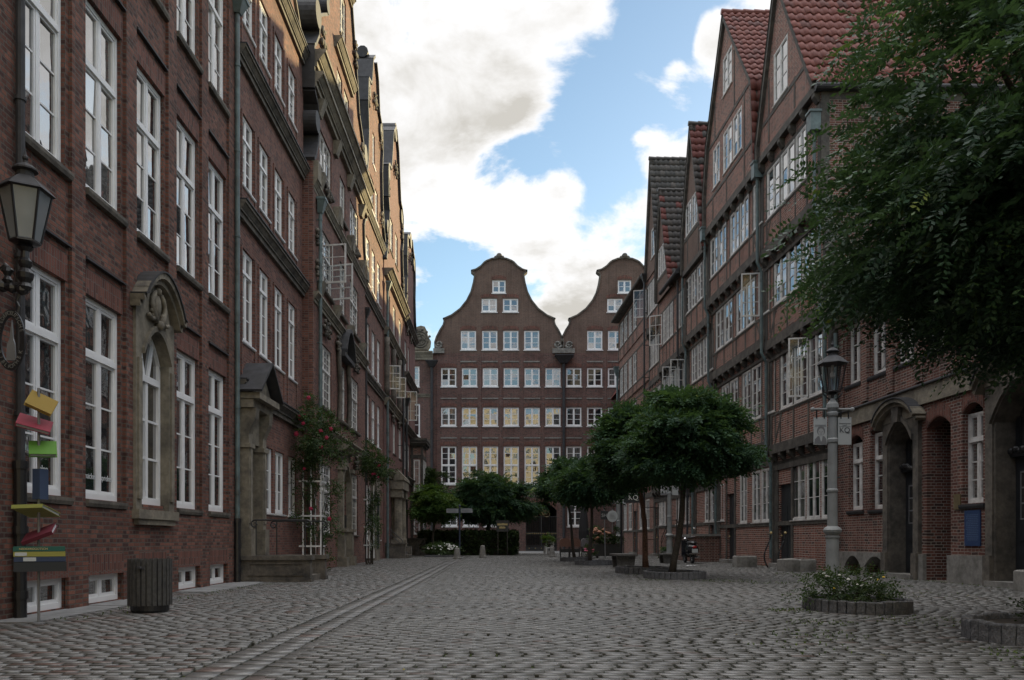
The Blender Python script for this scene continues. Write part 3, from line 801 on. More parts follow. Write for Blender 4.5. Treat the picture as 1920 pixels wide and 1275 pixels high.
# curved gable on top
gl = [(18.95, -.05), (18.95, 16.6), (19.6, 16.9), (20.3, 17.6), (20.6, 18.6), (20.8, 20.2), (21.3, 21.0), (22.2, 21.4)]
gr = [(25.6, -.05), (25.6, 16.6), (25.0, 16.9), (24.2, 17.6), (23.9, 18.6), (23.7, 20.2), (23.2, 21.0), (22.3, 21.4)]
shape_wall(mb, F1, gl, gr, holes + [(21.75, 22.75, 17.3, 18.8)], reveal=.18); body(mb, F1, 18.95, 25.6, 16.6)
part(T2, 'wall', mb, M_BR2)
mb = MB(); ribbon(mb, F1, gl[1:], -.5, .08, .1); mb.cut(); ribbon(mb, F1, gr[1:][::-1], -.5, .08, .1); part(T2, 'gable_coping', mb, M_STONE)
for a, b_, r_ in fl2:
    for u in U2: window(T2, F1, u, u + .96, a, b_, cols=2, rows=3 if b_ - a < 2 else 3, split=2, transom=b_ - .55, d=-.05, sill=(.06, .05), sillmat=M_WHITE)
for u in (21.15, 22.35, 23.75): window(T2, F1, u, u + .96, 1.73, 3.5, cols=2, rows=3, split=2, d=-.05, sill=(.06, .05), sillmat=M_WHITE)
window(T2, F1, 21.75, 22.75, 17.3, 18.8, 2, 3, split=2)
mb = MB()
for z in (4.45, 8.72, 12.42, 16.1):
    cornice(mb, F1, 18.98, 25.45, z, .36, .24)
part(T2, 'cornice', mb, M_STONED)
mb = MB()
for z in (4.45, 8.72, 12.42, 16.1): mb.cut(); mb.fbox(F1, 18.98, 25.46, z + .362, z + .40, -.01, .27)
part(T2, 'cornice_flashing', mb, M_LEAD)
mb = MB()
for a, b_, r_ in fl2:
    for u in U2: mb.cut(); mb.fbox(F1, u - .1, u + 1.06, a - .85, a - .80, -.01, .035); mb.fbox(F1, u - .10, u - .02, a - .8, b_, -.01, .03); mb.fbox(F1, u + .98, u + 1.06, a - .8, b_, -.01, .03)
part(T2, 'brick_panel', mb, M_BR2)
# doorway
mb = MB()
for a in (19.0, 20.15):
    mb.fbox(F1, a, a + .36, .62, 1.25, -.02, .36); mb.fbox(F1, a + .03, a + .33, 1.25, 3.55, -.02, .29); mb.fbox(F1, a + .09, a + .27, 1.4, 3.2, .29, .315)
    mb.fbox(F1, a - .02, a + .38, 3.2, 3.3, -.02, .34)
    mb.uprism(F1, [(0, 3.55), (.29, 3.55), (.44, 3.9), (.46, 4.15), (0, 4.15)], a + .04, a + .32)
mb.fbox(F1, 19.33, 20.18, 3.35, 4.15, -.02, .20)
mb.fbox(F1, 18.96, 20.62, 4.15, 4.35, -.02, .42); mb.fbox(F1, 18.93, 20.66, 4.35, 4.5, -.02, .58)
mb.prism(F1, [(18.99, 4.5), (20.6, 4.5), (19.8, 5.2)], -.02, .40)
part(T2, 'door_surround', mb, M_STONE)
mb = MB(); rp = [(18.85, 4.50), (19.8, 5.32), (20.75, 4.50)]
ribbon(mb, F1, rp, -.02, .66, .06); part(T2, 'door_roof', mb, M_LEAD)
mb = MB(); mb.fbox(F1, 19.36, 20.15, .62, 3.2, -.17, -.12)
for a, b_ in ((.75, 1.6), (1.75, 3.05)):
    for uu in (19.43, 19.79): mb.fbox(F1, uu, uu + .3, a, b_, -.12, -.105)
D_ = part(T2, 'door', mb, M_BLACKDOOR)
mb = MB(); mb.ball(F1.p(19.72, 1.6, -.08), .035); part(D_, 'handle', mb, M_GOLD)
# stoop: platform between two cheek walls
mb = MB()
for y0 in (18.95, 20.12):
    mb.box((-6.1, y0, 0), (-4.38 + .1 * (y0 > 20), y0 + .26, .1)); mb.box((-6.1, y0 + .02, .1), (-4.41 + .1 * (y0 > 20), y0 + .24, .52)); mb.box((-6.1, y0 - .03, .52), (-4.36 + .1 * (y0 > 20), y0 + .29, .62))
    mb.box((-5.9, y0 + .0, .15), (-4.55, y0 + .019, .2)); mb.box((-5.9, y0, .42), (-4.55, y0 + .019, .46)); mb.box((-5.9, y0, .2), (-5.85, y0 + .019, .42)); mb.box((-4.6, y0, .2), (-4.55, y0 + .019, .42))
mb.box((-6.15, 19.2, 0), (-4.95, 20.12, .60))
for k in range(3): mb.box((-4.95 + .18 * k, 19.22, 0), (-4.77 + .18 * k, 20.1, .45 - .15 * k))
part(T2, 'stoop', mb, M_STONED)
def railing(y0, x0, x1, zb, zt, label, x_posts):
    T = thing('hand_railing', label, 'railing', (x0, y0, zb), 'iron railings on the stoops')
    mb = MB()
    for x in x_posts: mb.cut(); mb.tube([(x, y0, zb), (x, y0, zt)], .016, 8)
    part(T, 'post', mb, M_IRON)
    rail = [(x0, y0, zt)] + [(x0 + (x1 - x0) * i / 6, y0, zt) for i in range(1, 7)]
    scr = [(x1 + .10 * sin(t) * (1 - t / 9), y0, zt - .1 + .10 * cos(t) * (1 - t / 9)) for t in np.linspace(0, 6.5, 16)]
    scl = [(x0 - .10 * sin(t) * (1 - t / 9), y0, zt - .1 + .10 * cos(t) * (1 - t / 9)) for t in np.linspace(0, 6.5, 16)]
    mb = MB(); mb.tube(scl[::-1] + rail[1:] + scr, .019, 8); part(T, 'rail', mb, M_IRON)
    return T
railing(19.08, -5.75, -4.5, .62, 1.47, 'wrought iron handrail with scrolled ends on the near cheek wall of the front stoop', (-5.72, -4.55))
railing(20.25, -5.62, -4.35, .62, 1.47, 'wrought iron handrail with scrolled ends on the far cheek wall of the front stoop', (-5.55, -4.4))

# --- third house: ornate gable with volutes
F3 = FL(-5.87)
T3 = thing('gabled_house', 'tall brick house with ornate scrolled gable and carved stone, beside the first rose trellis', 'house', (-5.87, 31, 0), HL)
W3 = [(26.6, 28.55), (30.05, 31.2), (32.15, 34.1)]
h3 = [(a, b_, z0, z1) for (a, b_) in W3 for z0, z1 in ((5.5, 7.65), (9.5, 11.5), (13.15, 14.75))]
h3 += [(26.6, 28.5, 1.2, 3.6), (32.2, 34.0, 1.2, 3.7), (29.95, 31.25, .1, 3.9), (29.5, 30.55, 17.1, 18.5), (30.9, 31.95, 17.1, 18.5), (30.1, 31.3, 20.1, 21.9)]
gl = [(25.5, -.05), (25.5, 13.1), (25.75, 13.3), (26.1, 13.9), (26.25, 14.85), (26.0, 15.2), (25.55, 15.4), (25.55, 16.75), (25.75, 16.9), (26.25, 17.5), (26.35, 18.2), (26.75, 18.5), (27.5, 19.0), (27.9, 20.0), (28.9, 22.0), (29.3, 22.8), (29.7, 24.2), (30.4, 24.8)]
gr = [(61.4 - u, z) for u, z in gl]
mb = MB(); shape_wall(mb, F3, gl, gr, h3, reveal=.16); body(mb, F3, 25.5, 35.9, 13.1)
mb.fbox(F3, 25.47, 26.15, 0, 13.05, -.32, .05)
part(T3, 'wall', mb, M_BR2)
mb = MB(); ribbon(mb, F3, gl[1:], -.75, .10, .10); mb.cut(); ribbon(mb, F3, gr[1:][::-1], -.75, .10, .10); part(T3, 'gable_coping', mb, M_LEAD)
def rolls(T, F, items):
    mb = MB()
    for u, z, r, d in items: mb.cut(); mb.tube([F.p(u, z, -d), F.p(u, z, .12)], r, 20)
    part(T, 'stone_roll', mb, M_LEAD)
rolls(T3, F3, [(25.95, 18.05, .42, .8), (25.85, 14.5, .34, .8), (35.45, 18.05, .42, .8), (27.45, 19.3, .25, .7)])
for (a, b_, z0, z1) in h3:
    if z0 == .1: continue
    wide = b_ - a > 1.5
    window(T3, F3, a, b_, z0, z1, cols=4 if wide else 2, rows=4 if z1 - z0 > 1.9 else 3, split=2, transom=(z0 + (z1 - z0) * .62) if z0 < 12 else None, trow=3 if z0 < 12 else 1,
           d=-.05, sill=(.10, .12) if 4 < z0 < 16 else (.08, .06), mat=M_WHITE2, mw=.03)
mb = MB()
for z, h, p in ((4.55, .3, .2), (8.6, .34, .22), (12.2, .3, .16), (15.45, .5, .38), (16.1, .55, .45)): cornice(mb, F3, 25.5, 35.85, z, h, p)
cornice(mb, F3, 29.0, 32.4, 18.9, .4, .3); cornice(mb, F3, 29.2, 32.2, 22.4, .3, .25)
for u in (25.5, 29.2, 31.75, 35.3):
    mb.cut(); mb.fbox(F3, u, u + .5, 12.5, 13.1, -.02, .2)
for u in (26.1, 28.8, 31.5, 34.3):
    for z, hh in ((8.95, .5), (12.5, .5), (14.9, .5)):
        mb.cut(); mb.uprism(F3, [(0, z), (.12, z), (.28, z + hh), (0, z + hh)], u, u + .4)
part(T3, 'cornice', mb, M_STONE)
orn = MB()
def carve(mb, F, u, z, w, h, d, n=7, seed=0):
    mb.cut()
    r = random.Random(seed)
    for i in range(n):
        a = 2 * pi * i / n
        cu, cz = u + cos(a) * w * .32, z + sin(a) * h * .32
        mb.tube([F.p(cu + cos(t * 1.1 + a) * w * .14 * (1 - t / 8), cz + sin(t * 1.1 + a) * h * .14 * (1 - t / 8), d) for t in range(6)], [.07, .06, .05, .05, .04, .03], 6)
    mb.ball(F.p(u, z, d), min(w, h) * .22, 9, 0, (.5, 1, 1))
for k, (u, z, w, h) in enumerate(((27.4, 8.2, 1.2, .6), (29.4, 8.2, .7, .6), (33.2, 8.2, 1.2, .6), (26.8, 17.6, .7, 1.2), (34.6, 17.6, .7, 1.2), (28.4, 21.0, .6, 1.2), (33.0, 21.0, .6, 1.2),
                             (27.6, 12.9, .9, .4), (33.1, 12.9, .9, .4), (33.2, 4.2, .8, .7), (29.9, 4.3, .5, .6), (31.4, 4.3, .5, .6), (25.9, 10.8, .3, .6), (25.9, 9.8, .3, .6))):
    carve(orn, F3, u, z, w, h, .1, 6, k)
for s_ in (29.55, 31.45): orn.cut(); orn.tube([F3.p(s_ + .12 * sin(z * 2.2), z, .1) for z in np.linspace(5.3, 8.0, 12)], .09, 7)
part(T3, 'carved_ornament', orn, M_STONED, smooth=True)
mb = MB(); arch_band(mb, F3, 30.6, .95, 7.95, .95, .14, -.02, .36); mb.fbox(F3, 29.55, 31.65, 7.8, 7.95, -.02, .3)
part(T3, 'window_hood', mb, M_LEAD)
mb = MB(); arch_fill(mb, F3, 29.65, 31.55, 7.95, .9, 8.9, -.01, .02); mb.fbox(F3, 29.65, 31.55, 7.95, 8.6, -.02, .06); part(T3, 'hood_tympanum', mb, M_STONE)
# arched stone doorway
mb = MB()
for a in (29.6, 31.25):
    mb.fbox(F3, a - .04, a + .44, 0, .35, -.02, .36); mb.fbox(F3, a + .02, a + .36, .35, 1.3, -.02, .26); mb.fbox(F3, a - .04, a + .42, 1.3, 1.42, -.02, .34); mb.fbox(F3, a + .05, a + .33, 1.42, 3.6, -.02, .2); mb.fbox(F3, a, a + .4, 3.6, 3.75, -.02, .3)
arch_fill(mb, F3, 29.95, 31.25, 3.3, .55, 4.3, -.16, .12)
arch_band(mb, F3, 30.6, .66, 3.25, .58, .16, .12, .2)
mb.uprism(F3, [(0, 4.3), (.3, 4.3), (.55, 4.55), (0, 4.6)], 29.5, 31.75)
part(T3, 'door_surround', mb, M_STONE)
mb = MB(); mb.fbox(F3, 29.95, 31.25, .08, 3.9, -.3, -.25)
for uu in (30.05, 30.65):
    for z0, z1 in ((.3, 1.2), (1.35, 3.1)): mb.fbox(F3, uu, uu + .5, z0, z1, -.25, -.235)
D_ = part(T3, 'door', mb, M_WOODGREY)
mb = MB(); mb.fbox(F3, 31.0, 31.25, 1.3, 1.95, -.02, .03); part(T3, 'doorbell_panel', mb, M_IRON)
pipe(T3, F3, 26.0, 4.7, 11.6, .06, .16, M_COPPER, head=(.19, .4))
# swung-out casements on the second floor
ws = [o for o in T3.children if o.name.startswith('window')]
tgt = [o for o in ws][1]
casement(tgt, F3, 26.75, 9.55, 10.85, .95, R(100), sgn=1); casement(tgt, F3, 28.45, 9.5, 10.75, .9, R(75), sgn=-1)

# --- fourth house
F4 = FL(-6.0)
T4 = thing('gabled_house', 'narrow bright red brick house with a scroll topped gable beside the second rose trellis', 'house', (-6.0, 39, 0), HL)
W4 = [(36.9, 37.95), (38.65, 39.7), (40.4, 41.4)]
h4 = [(a, b_, z0, z1) for a, b_ in W4 for z0, z1 in ((5.7, 7.8), (9.0, 11.15), (13.0, 15.1))] + [(36.8, 37.9, 1.0, 3.5), (38.2, 39.2, 16.9, 18.5), (39.7, 40.6, 16.9, 18.5), (38.9, 39.6, 19.3, 20.9)]
h4 += [(40.3, 41.5, 1.0, 3.5)]
gl = [(35.95, -.05), (35.95, 16.8), (36.3, 17.2), (36.9, 18.4), (37.1, 20.0), (37.0, 20.6), (36.85, 21.2), (37.0, 22.3), (38.0, 22.6), (38.4, 24.0), (39.0, 24.5)]
gr = [(78.45 - u, z) for u, z in gl]
mb = MB(); shape_wall(mb, F4, gl, gr, h4); body(mb, F4, 35.95, 42.5, 16.8); part(T4, 'wall', mb, M_BR2)
mb = MB(); ribbon(mb, F4, gl[1:], -.8, .14, .12); mb.cut(); ribbon(mb, F4, gr[1:][::-1], -.8, .14, .12)
mb.tube([F4.p(39.2 - .9, 24.4, -.4), F4.p(39.2 + .9, 24.4, -.4)], .28, 10); part(T4, 'gable_coping', mb, M_LEAD)
rolls(T4, F4, [(37.25, 22.0, .40, .9), (41.2, 22.0, .40, .9), (36.6, 17.6, .3, .8)])
for (a, b_, z0, z1) in h4: window(T4, F4, a, b_, z0, z1, 2, 3, split=2, transom=z0 + (z1 - z0) * .6 if z1 - z0 > 1.9 else None, trow=2, d=-.05, sill=(.07, .06), sillmat=M_WHITE)
mb = MB()
for z in (4.5, 8.35, 12.15, 16.1): cornice(mb, F4, 36.0, 42.45, z, .32, .2)
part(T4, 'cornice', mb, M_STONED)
orn = MB()
for k, (u, z, w, h) in enumerate(((37.2, 21.6, .5, 1.0), (41.2, 21.6, .5, 1.0), (39.2, 22.5, 1.0, .8), (36.9, 17.6, .5, .9), (41.5, 17.6, .5, .9))): carve(orn, F4, u, z, w, h, .1, 5, k)
part(T4, 'carved_ornament', orn, M_STONE, smooth=True)
pipe(T4, F4, 36.05, 0, 11.0, .06, .14, M_LEAD, head=(.17, .35))
mb = MB(); mb.fbox(F4, 38.4, 39.9, 0, 4.2, -.02, .22); mb.fbox(F4, 38.7, 39.6, .5, 3.3, .0, .225); part(T4, 'door_surround', mb, M_STONE)
mb = MB(); mb.fbox(F4, 38.75, 39.55, .55, 3.2, .18, .235); part(T4, 'door', mb, M_BLACKDOOR)

# --- fifth house
F5 = FL(-5.95)
T5 = thing('gabled_house', 'brown brick house with columned stone doorway and swung-open windows, fifth in the left row', 'house', (-5.95, 47, 0), HL)
W5 = [(43.5, 44.9), (46.2, 47.4), (49.0, 50.3)]
h5 = [(a, b_, z0, z1) for a, b_ in W5 for z0, z1 in ((6.0, 7.8), (9.1, 11.3), (12.8, 14.6))] + [(43.6, 44.8, 1.2, 3.7), (44.9, 46.2, 17.3, 19.2), (47.2, 48.5, 17.3, 19.2)]
gl = [(42.55, -.05), (42.55, 15.9), (42.9, 16.4), (43.6, 18.0), (43.8, 19.0), (43.4, 19.6), (43.3, 21.2), (43.8, 21.5), (44.6, 21.6), (45.0, 22.6), (45.6, 24.2), (46.6, 25.0)]
gr = [(93.5 - u, z) for u, z in gl]
mb = MB(); shape_wall(mb, F5, gl, gr, h5); body(mb, F5, 42.55, 50.95, 15.9); part(T5, 'wall', mb, M_BR3)
mb = MB(); ribbon(mb, F5, gl[1:], -.9, .16, .14); mb.cut(); ribbon(mb, F5, gr[1:][::-1], -.9, .16, .14); part(T5, 'gable_coping', mb, M_LEAD)
rolls(T5, F5, [(43.75, 21.1, .45, 1.0), (49.8, 21.1, .45, 1.0), (43.3, 17.9, .4, 1.0), (46.75, 24.8, .5, 1.0)])
for (a, b_, z0, z1) in h5: window(T5, F5, a, b_, z0, z1, 4, 3, split=2, transom=z0 + (z1 - z0) * .6 if z1 - z0 > 2 else None, trow=2, d=-.05, sill=(.07, .06), mat=M_WHITE2)
mb = MB()
for z, p in ((4.4, .3), (8.2, .3), (11.95, .3), (15.1, .5)): cornice(mb, F5, 42.6, 50.9, z, .4, p)
part(T5, 'cornice', mb, M_STONE)
orn = MB()
for k, (u, z, w, h) in enumerate(((43.6, 20.2, .6, 1.1), (49.9, 20.2, .6, 1.1), (46.7, 22.6, 1.2, 1.0), (43.2, 17.0, .5, 1.2), (50.3, 17.0, .5, 1.2), (45.6, 8.0, .8, .7), (48.3, 8.0, .8, .7))): carve(orn, F5, u, z, w, h, .12, 6, k)
for u in (42.7, 45.5, 48.2): orn.cut(); orn.tube([F5.p(u, z, .12) for z in np.linspace(8.7, 11.8, 8)], [.14 + .03 * (i % 2) for i in range(8)], 8)
part(T5, 'carved_ornament', orn, M_STONED, smooth=True)
ws = [o for o in T5.children if o.name.startswith('window')]
casement(ws[1], F5, 43.5, 9.2, 10.5, .8, R(80), sgn=1); casement(ws[4], F5, 46.2, 9.2, 10.4, .8, R(80), sgn=1)
mb = MB()
for a in (45.0, 47.0):
    mb.fbox(F5, a, a + .7, 0, 1.0, -.02, .65); mb.lathe(F5.p(a + .35, 1.0, .38), [(.30, 0), (.27, .1), (.25, 1.2), (.22, 2.3), (.28, 2.4)], 12); mb.fbox(F5, a, a + .7, 3.4, 3.85, -.02, .68)
mb.fbox(F5, 44.9, 47.8, 3.85, 4.35, -.02, .75); mb.fbox(F5, 45.6, 47.1, .5, 3.6, -.02, .1)
for s_ in (0, 1): mb.uprism(F5, [(.2, 4.35), (.8, 4.35), (.8, 4.5), (.2, 4.9 + .2 * s_)], 44.85 + 1.5 * s_, 46.35 + 1.5 * s_)
part(T5, 'door_surround', mb, M_STONE)
mb = MB(); mb.fbox(F5, 45.85, 46.9, .5, 3.3, .05, .115); part(T5, 'door', mb, M_BLACKDOOR)
mb = MB()
mb.box((-6.0, 43.0, 0), (-4.9, 43.4, .75)); mb.box((-6.0, 42.95, .75), (-4.8, 43.45, .83)); mb.box((-6, 44.8, 0), (-4.75, 45.2, .62)); mb.box((-6, 43.4, 0), (-5.2, 44.8, .55))
for k in range(2): mb.box((-5.2 + .25 * k, 43.42, 0), (-4.95 + .25 * k, 44.78, .36 - .18 * k))
part(T5, 'stoop', mb, M_STONED)
pipe(T5, F5, 42.75, 0, 14.3, .07, .16, M_COPPER, head=(.2, .4)); pipe(T5, F5, 48.4, 0, 11.9, .07, .35, M_IRON)

# --- sixth house with the timber bay
F6 = FL(-5.9)
T6 = thing('gabled_house', 'last brick house of the left row with a half-timbered bay window above its stone terrace', 'house', (-5.9, 55, 0), HL)
W6 = [(51.7, 52.9), (53.6, 54.5)]
h6 = [(a, b_, z0, z1) for a, b_ in W6 for z0, z1 in ((5.6, 7.4), (8.6, 10.8), (12.0, 14.0))]
gl = [(51.0, -.05), (51.0, 15.6), (51.8, 16.6), (52.2, 18.2), (52.0, 19.4), (52.2, 20.8), (53.2, 21.0), (54.0, 21.6)]
gr = [(109.2 - u, z) for u, z in gl]
mb = MB(); shape_wall(mb, F6, gl, gr, h6); body(mb, F6, 51.0, 58.2, 15.6); part(T6, 'wall', mb, M_BR3)
mb = MB(); ribbon(mb, F6, gl[1:], -1.0, .16, .16); mb.cut(); ribbon(mb, F6, gr[1:][::-1], -1.0, .16, .16); part(T6, 'gable_coping', mb, M_LEAD)
rolls(T6, F6, [(52.5, 20.5, .45, 1.0), (56.7, 20.5, .45, 1.0), (54.6, 21.4, .5, 1.0)])
for (a, b_, z0, z1) in h6: window(T6, F6, a, b_, z0, z1, 2, 3, split=2, d=-.05, mat=M_WHITE2)
mb = MB()
for z in (4.7, 8.0, 11.4, 15.0): cornice(mb, F6, 51.05, 58.1, z, .36, .35)
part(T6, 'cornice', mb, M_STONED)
orn = MB()
for k, (u, z) in enumerate(((52.4, 19.8), (54.6, 20.2), (52.0, 16.8), (52.4, 14.8), (54.6, 14.8))): carve(orn, F6, u, z, .7, .9, .12, 5, k)
part(T6, 'carved_ornament', orn, M_STONED, smooth=True)
ws = [o for o in T6.children if o.name.startswith('window')]
casement(ws[1], F6, 51.7, 8.7, 10.6, .85, R(85), sgn=1)
# bay
X0, X1, Y0, Y1 = -5.9, -5.05, 55.0, 57.6
mb = MB(); mb.box((X0, Y0, .9), (X1, Y1, 7.3)); by_ = part(T6, 'timber_bay', mb, M_BRI)
mb = MB()
for x in (X0 + .05, X1 - .13): mb.box((x, Y0 - .03, .9), (x + .16, Y0 + .001, 7.3))
for z in (.9, 3.1, 3.85, 6.6): mb.box((X0, Y0 - .04, z), (X1 + .04, Y0, z + .24)); mb.box((X1, Y0, z), (X1 + .04, Y1, z + .24))
for y in (Y0, Y1 - .16): mb.box((X1, y, .9), (X1 + .03, y + .16, 7.3))
part(by_, 'timber_frame', mb, M_TIMBER)
mb = MB()
for z, e in ((7.3, .0), (7.45, .15), (7.6, .28), (7.78, .32)): mb.box((X0, Y0 - .02 - e, z), (X1 + .02 + e, Y1 + e, z + .16))
part(by_, 'bay_cornice', mb, M_TIMBER)
FB = Facade((0, Y0), (1, 0), (0, -1)); FBs = FL(X1)
for z0, z1 in ((1.35, 3.1), (4.25, 6.5)):
    window(by_, FB, X0 + .25, X1 - .18, z0, z1, 2, 4, split=1, d=.04, mat=M_WHITE2); window(by_, FBs, Y0 + .25, Y1 - .25, z0, z1, 4, 3, split=2, d=.05, mat=M_WHITE2)
mb = MB(); mb.box((-5.95, 51.4, 0), (-4.55, 54.2, 1.0)); mb.box((-6, 51.3, 1.0), (-4.45, 54.3, 1.1)); mb.box((-5.2, 51.15, 0), (-4.95, 51.4, .6)); mb.box((-4.5, 52.0, 0), (-4.2, 53.0, .15))
part(T6, 'stoop', mb, M_STONED)
pipe(T6, F6, 50.95 + .1, 0, 9.5, .08, .2, M_IRON, head=(.22, .45))
for nm, (ya, za, yb, zb, xx), lab in (('a', (43.2, 1.6, 44.6, .95, -5.05), 'short sloping iron handrail on the low stoop beyond the second rose trellis'), ('b', (51.6, 2.0, 54.0, 1.2, -4.7), 'sloping double iron handrail on the last stone terrace of the left row')):
    T = thing('hand_railing', lab, 'railing', (xx, ya, .0), 'iron railings on the stoops')
    mb = MB(); mb.tube([(xx - .7, ya, za), (xx, ya, zb)], .022, 8); mb.tube([(xx - .7, ya, za - .25), (xx, ya, zb - .25)], .018, 8); part(T, 'rail', mb, M_IRON)
    mb = MB(); mb.tube([(xx, ya, .83 if ya < 50 else 1.1), (xx, ya, zb)], .02, 8); mb.tube([(xx - .65, ya, .83 if ya < 50 else 1.1), (xx - .65, ya, za - .05)], .02, 8); part(T, 'post', mb, M_IRON)

# a few fallen leaves
vs, fs, tn = [], [], []
for i in range(170):
    x, y = RNG.uniform(1.5, 9), RNG.uniform(6, 26)
    if i % 4 == 0: x = RNG.uniform(-6, 1.5)
    a = RNG.random() * 6.28; l, w = .022 + .012 * RNG.random(), .011
    k = len(vs); c_, s_ = cos(a), sin(a)
    vs += [(x - c_ * l, y - s_ * l, .012), (x + s_ * w, y - c_ * w, .016), (x + c_ * l, y + s_ * l, .020), (x - s_ * w, y + c_ * w, .016)]; fs.append((k, k + 1, k + 2, k + 3)); tn.append(RNG.random())
M_DEAD = leafmat('dead_leaf', [(0, (.10, .06, .02)), (.5, (.16, .12, .03)), (1, (.22, .20, .06))], .1)
o = np_mesh('fallen_leaves', np.array(vs), np.array(fs), M_DEAD, None, (0, 0, 0), tn); o['kind'] = 'stuff'; o['label'] = 'small yellowed leaves scattered over the paving'; o['category'] = 'leaves'
# ------------------------------------------------------------------ right row: half-timbered houses
HR = 'half-timbered brick houses along the right side of the street'
def pxw(F, d, pairs): return [tuple(sorted((F.u(b, d), F.u(a, d)))) for a, b in pairs]
def storey(T, F, u0, u1, zb, zt, d, dprev, wins, zw0, zw1, brick=None, rows=4, sill_h=.32, braces=(), post=True, jetty=True, cols=2, step=.86):
    wins = sorted(wins)
    wb = MB(); shape_wall(wb, F, [(u0, zb), (u0, zt)], [(u1, zb), (u1, zt)], [(a, b_, zw0, zw1) for a, b_ in wins], d=d, reveal=.12)
    P = F.p
    wb.poly([P(u0, zb, d), P(u1, zb, d), P(u1, zb, -.3), P(u0, zb, -.3)])
    for u in (u0, u1): wb.poly([P(u, zb, d), P(u, zt, d), P(u, zt, -9), P(u, zb, -9)])
    part(T, 'wall', wb, brick or M_BRI)
    tb = MB()
    if jetty:
        tb.fbox(F, u0 - .01, u1 + .01, zb - .02, zb + sill_h, d - .05, d + .055)
        tb.fbox(F, u0, u1, zb - .42, zb - .30, dprev - .02, dprev + .05)
        k = 0; n = max(2, round((u1 - u0) / step))
        for k in range(n + 1):
            uu = u0 + .02 + (u1 - u0 - .26) * k / n
            tb.uprism(F, [(dprev, zb - .30), (dprev + .06, zb - .30), (d + .05, zb - .12), (d + .05, zb - .021), (dprev, zb - .021)], uu, uu + .22)
    tb.fbox(F, u0, u1, zw1 + .005, zw1 + .13, d - .02, d + .02)
    tb.fbox(F, u0, u1, zw0 - .11, zw0 - .004, d - .02, d + .022)
    z0 = zb + (sill_h if jetty else 0)
    es = sorted({round(e, 3) for w in wins for e in w})
    posts = []
    for a, b_ in zip([u0 - 1] + [w[1] for w in wins], [w[0] for w in wins] + [u1 + 1]):
        if 0 < b_ - a < .35: posts.append(((a + b_) / 2, b_ - a))
        else:
            if a > u0: posts.append((a + .06, .11))
            if b_ < u1: posts.append((b_ - .06, .11))
    if post:
        for c, w in posts:
            w = min(w, .13)
            tb.fbox(F, c - w / 2, c + w / 2, z0, zw0 - .11, d - .02, d + .018); tb.fbox(F, c - w / 2, c + w / 2, zw0 - .004, zw1 + .005, d - .02, d + .018)
    for u in (u0, u1 - .2): tb.fbox(F, u, u + .2, z0, zw0 - .11, d - .02, d + .026); tb.fbox(F, u, u + .2, zw0 - .004, zw1 + .005, d - .02, d + .026)
    for (ua, ub) in braces:
        tb.prism(F, [(ua - .06, z0), (ua + .06, z0), (ub + .06, zw0 - .11), (ub - .06, zw0 - .11)], d - .02, d + .014)
    part(T, 'timber_frame', tb, M_TIMBER)
    out = []
    for a, b_ in wins:
        out.append(window(T, F, a, b_, zw0, zw1, cols=cols, rows=rows, split=cols, d=d + .012, fw=.045, mat=M_WHITE2, mw=.024, sill=(.05, d + .05), sillmat=M_WHITE2))
    return out
def gable(T, F, left, right, d, wins, brick=None, rows=3, rail=(), posts=(), depth=9.5, tile=None, near=None, redcol=None, ridge_tiles=True):
    wb = MB(); shape_wall(wb, F, right, left, wins, d=d, reveal=.12)
    part(T, 'gable_wall', wb, brick or M_BRG)
    vb = MB(); ribbon(vb, F, left, d - .10, d + .13, .14); vb.cut(); ribbon(vb, F, right[::-1], d - .10, d + .13, .14)
    part(T, 'verge_board', vb, M_TIMBER)
    tb = MB()
    for z, ua, ub in rail: tb.fbox(F, ua, ub, z, z + .14, d - .02, d + .02)
    for u, za, zb in posts: tb.fbox(F, u - .055, u + .055, za, zb, d - .02, d + .017)
    part(T, 'gable_timbers', tb, M_TIMBER)
    for w in wins: window(T, F, w[0], w[1], w[2], w[3], cols=2, rows=rows, split=2, d=d + .01, fw=.05, mat=M_WHITE2, sill=(.05, d + .05), sillmat=M_WHITE2)
    # roof: near slope tiled, far slope a plain sheet
    ap = left[-1]
    P = F.p
    for k, ((ua, za), (ub, zb)) in enumerate(zip(right, right[1:])):
        if zb - za < .3: continue
        A, B, C = P(ua, za + .08, d + .16), P(ua, za + .08, -depth), P(ub, zb + .08, d + .16)
        pantile('tiled_roof', T, A, B, C, tile or M_TILER, redcol=redcol)
    fb = MB()
    for (ua, za), (ub, zb) in zip(left, left[1:]): fb.poly([P(ua, za + .1, d + .16), P(ub, zb + .1, d + .16), P(ub, zb + .1, -depth), P(ua, za + .1, -depth)])
    fb.poly([P(u, z, -depth) for u, z in right] + [P(u, z, -depth) for u, z in left[::-1]])
    part(T, 'far_roof_slope', fb, M_TILED)
    rb = MB(); n = 22
    for i in range(n):
        a, b_ = d + .18 - (d + depth) * i / n, d + .18 - (d + depth) * (i + 1.04) / n
        rb.tube([P(ap[0], ap[1] + .12, a), P(ap[0], ap[1] + .10, b_)], [.12, .105], 8)
    part(T, 'ridge_tiles', rb, tile or M_TILER)

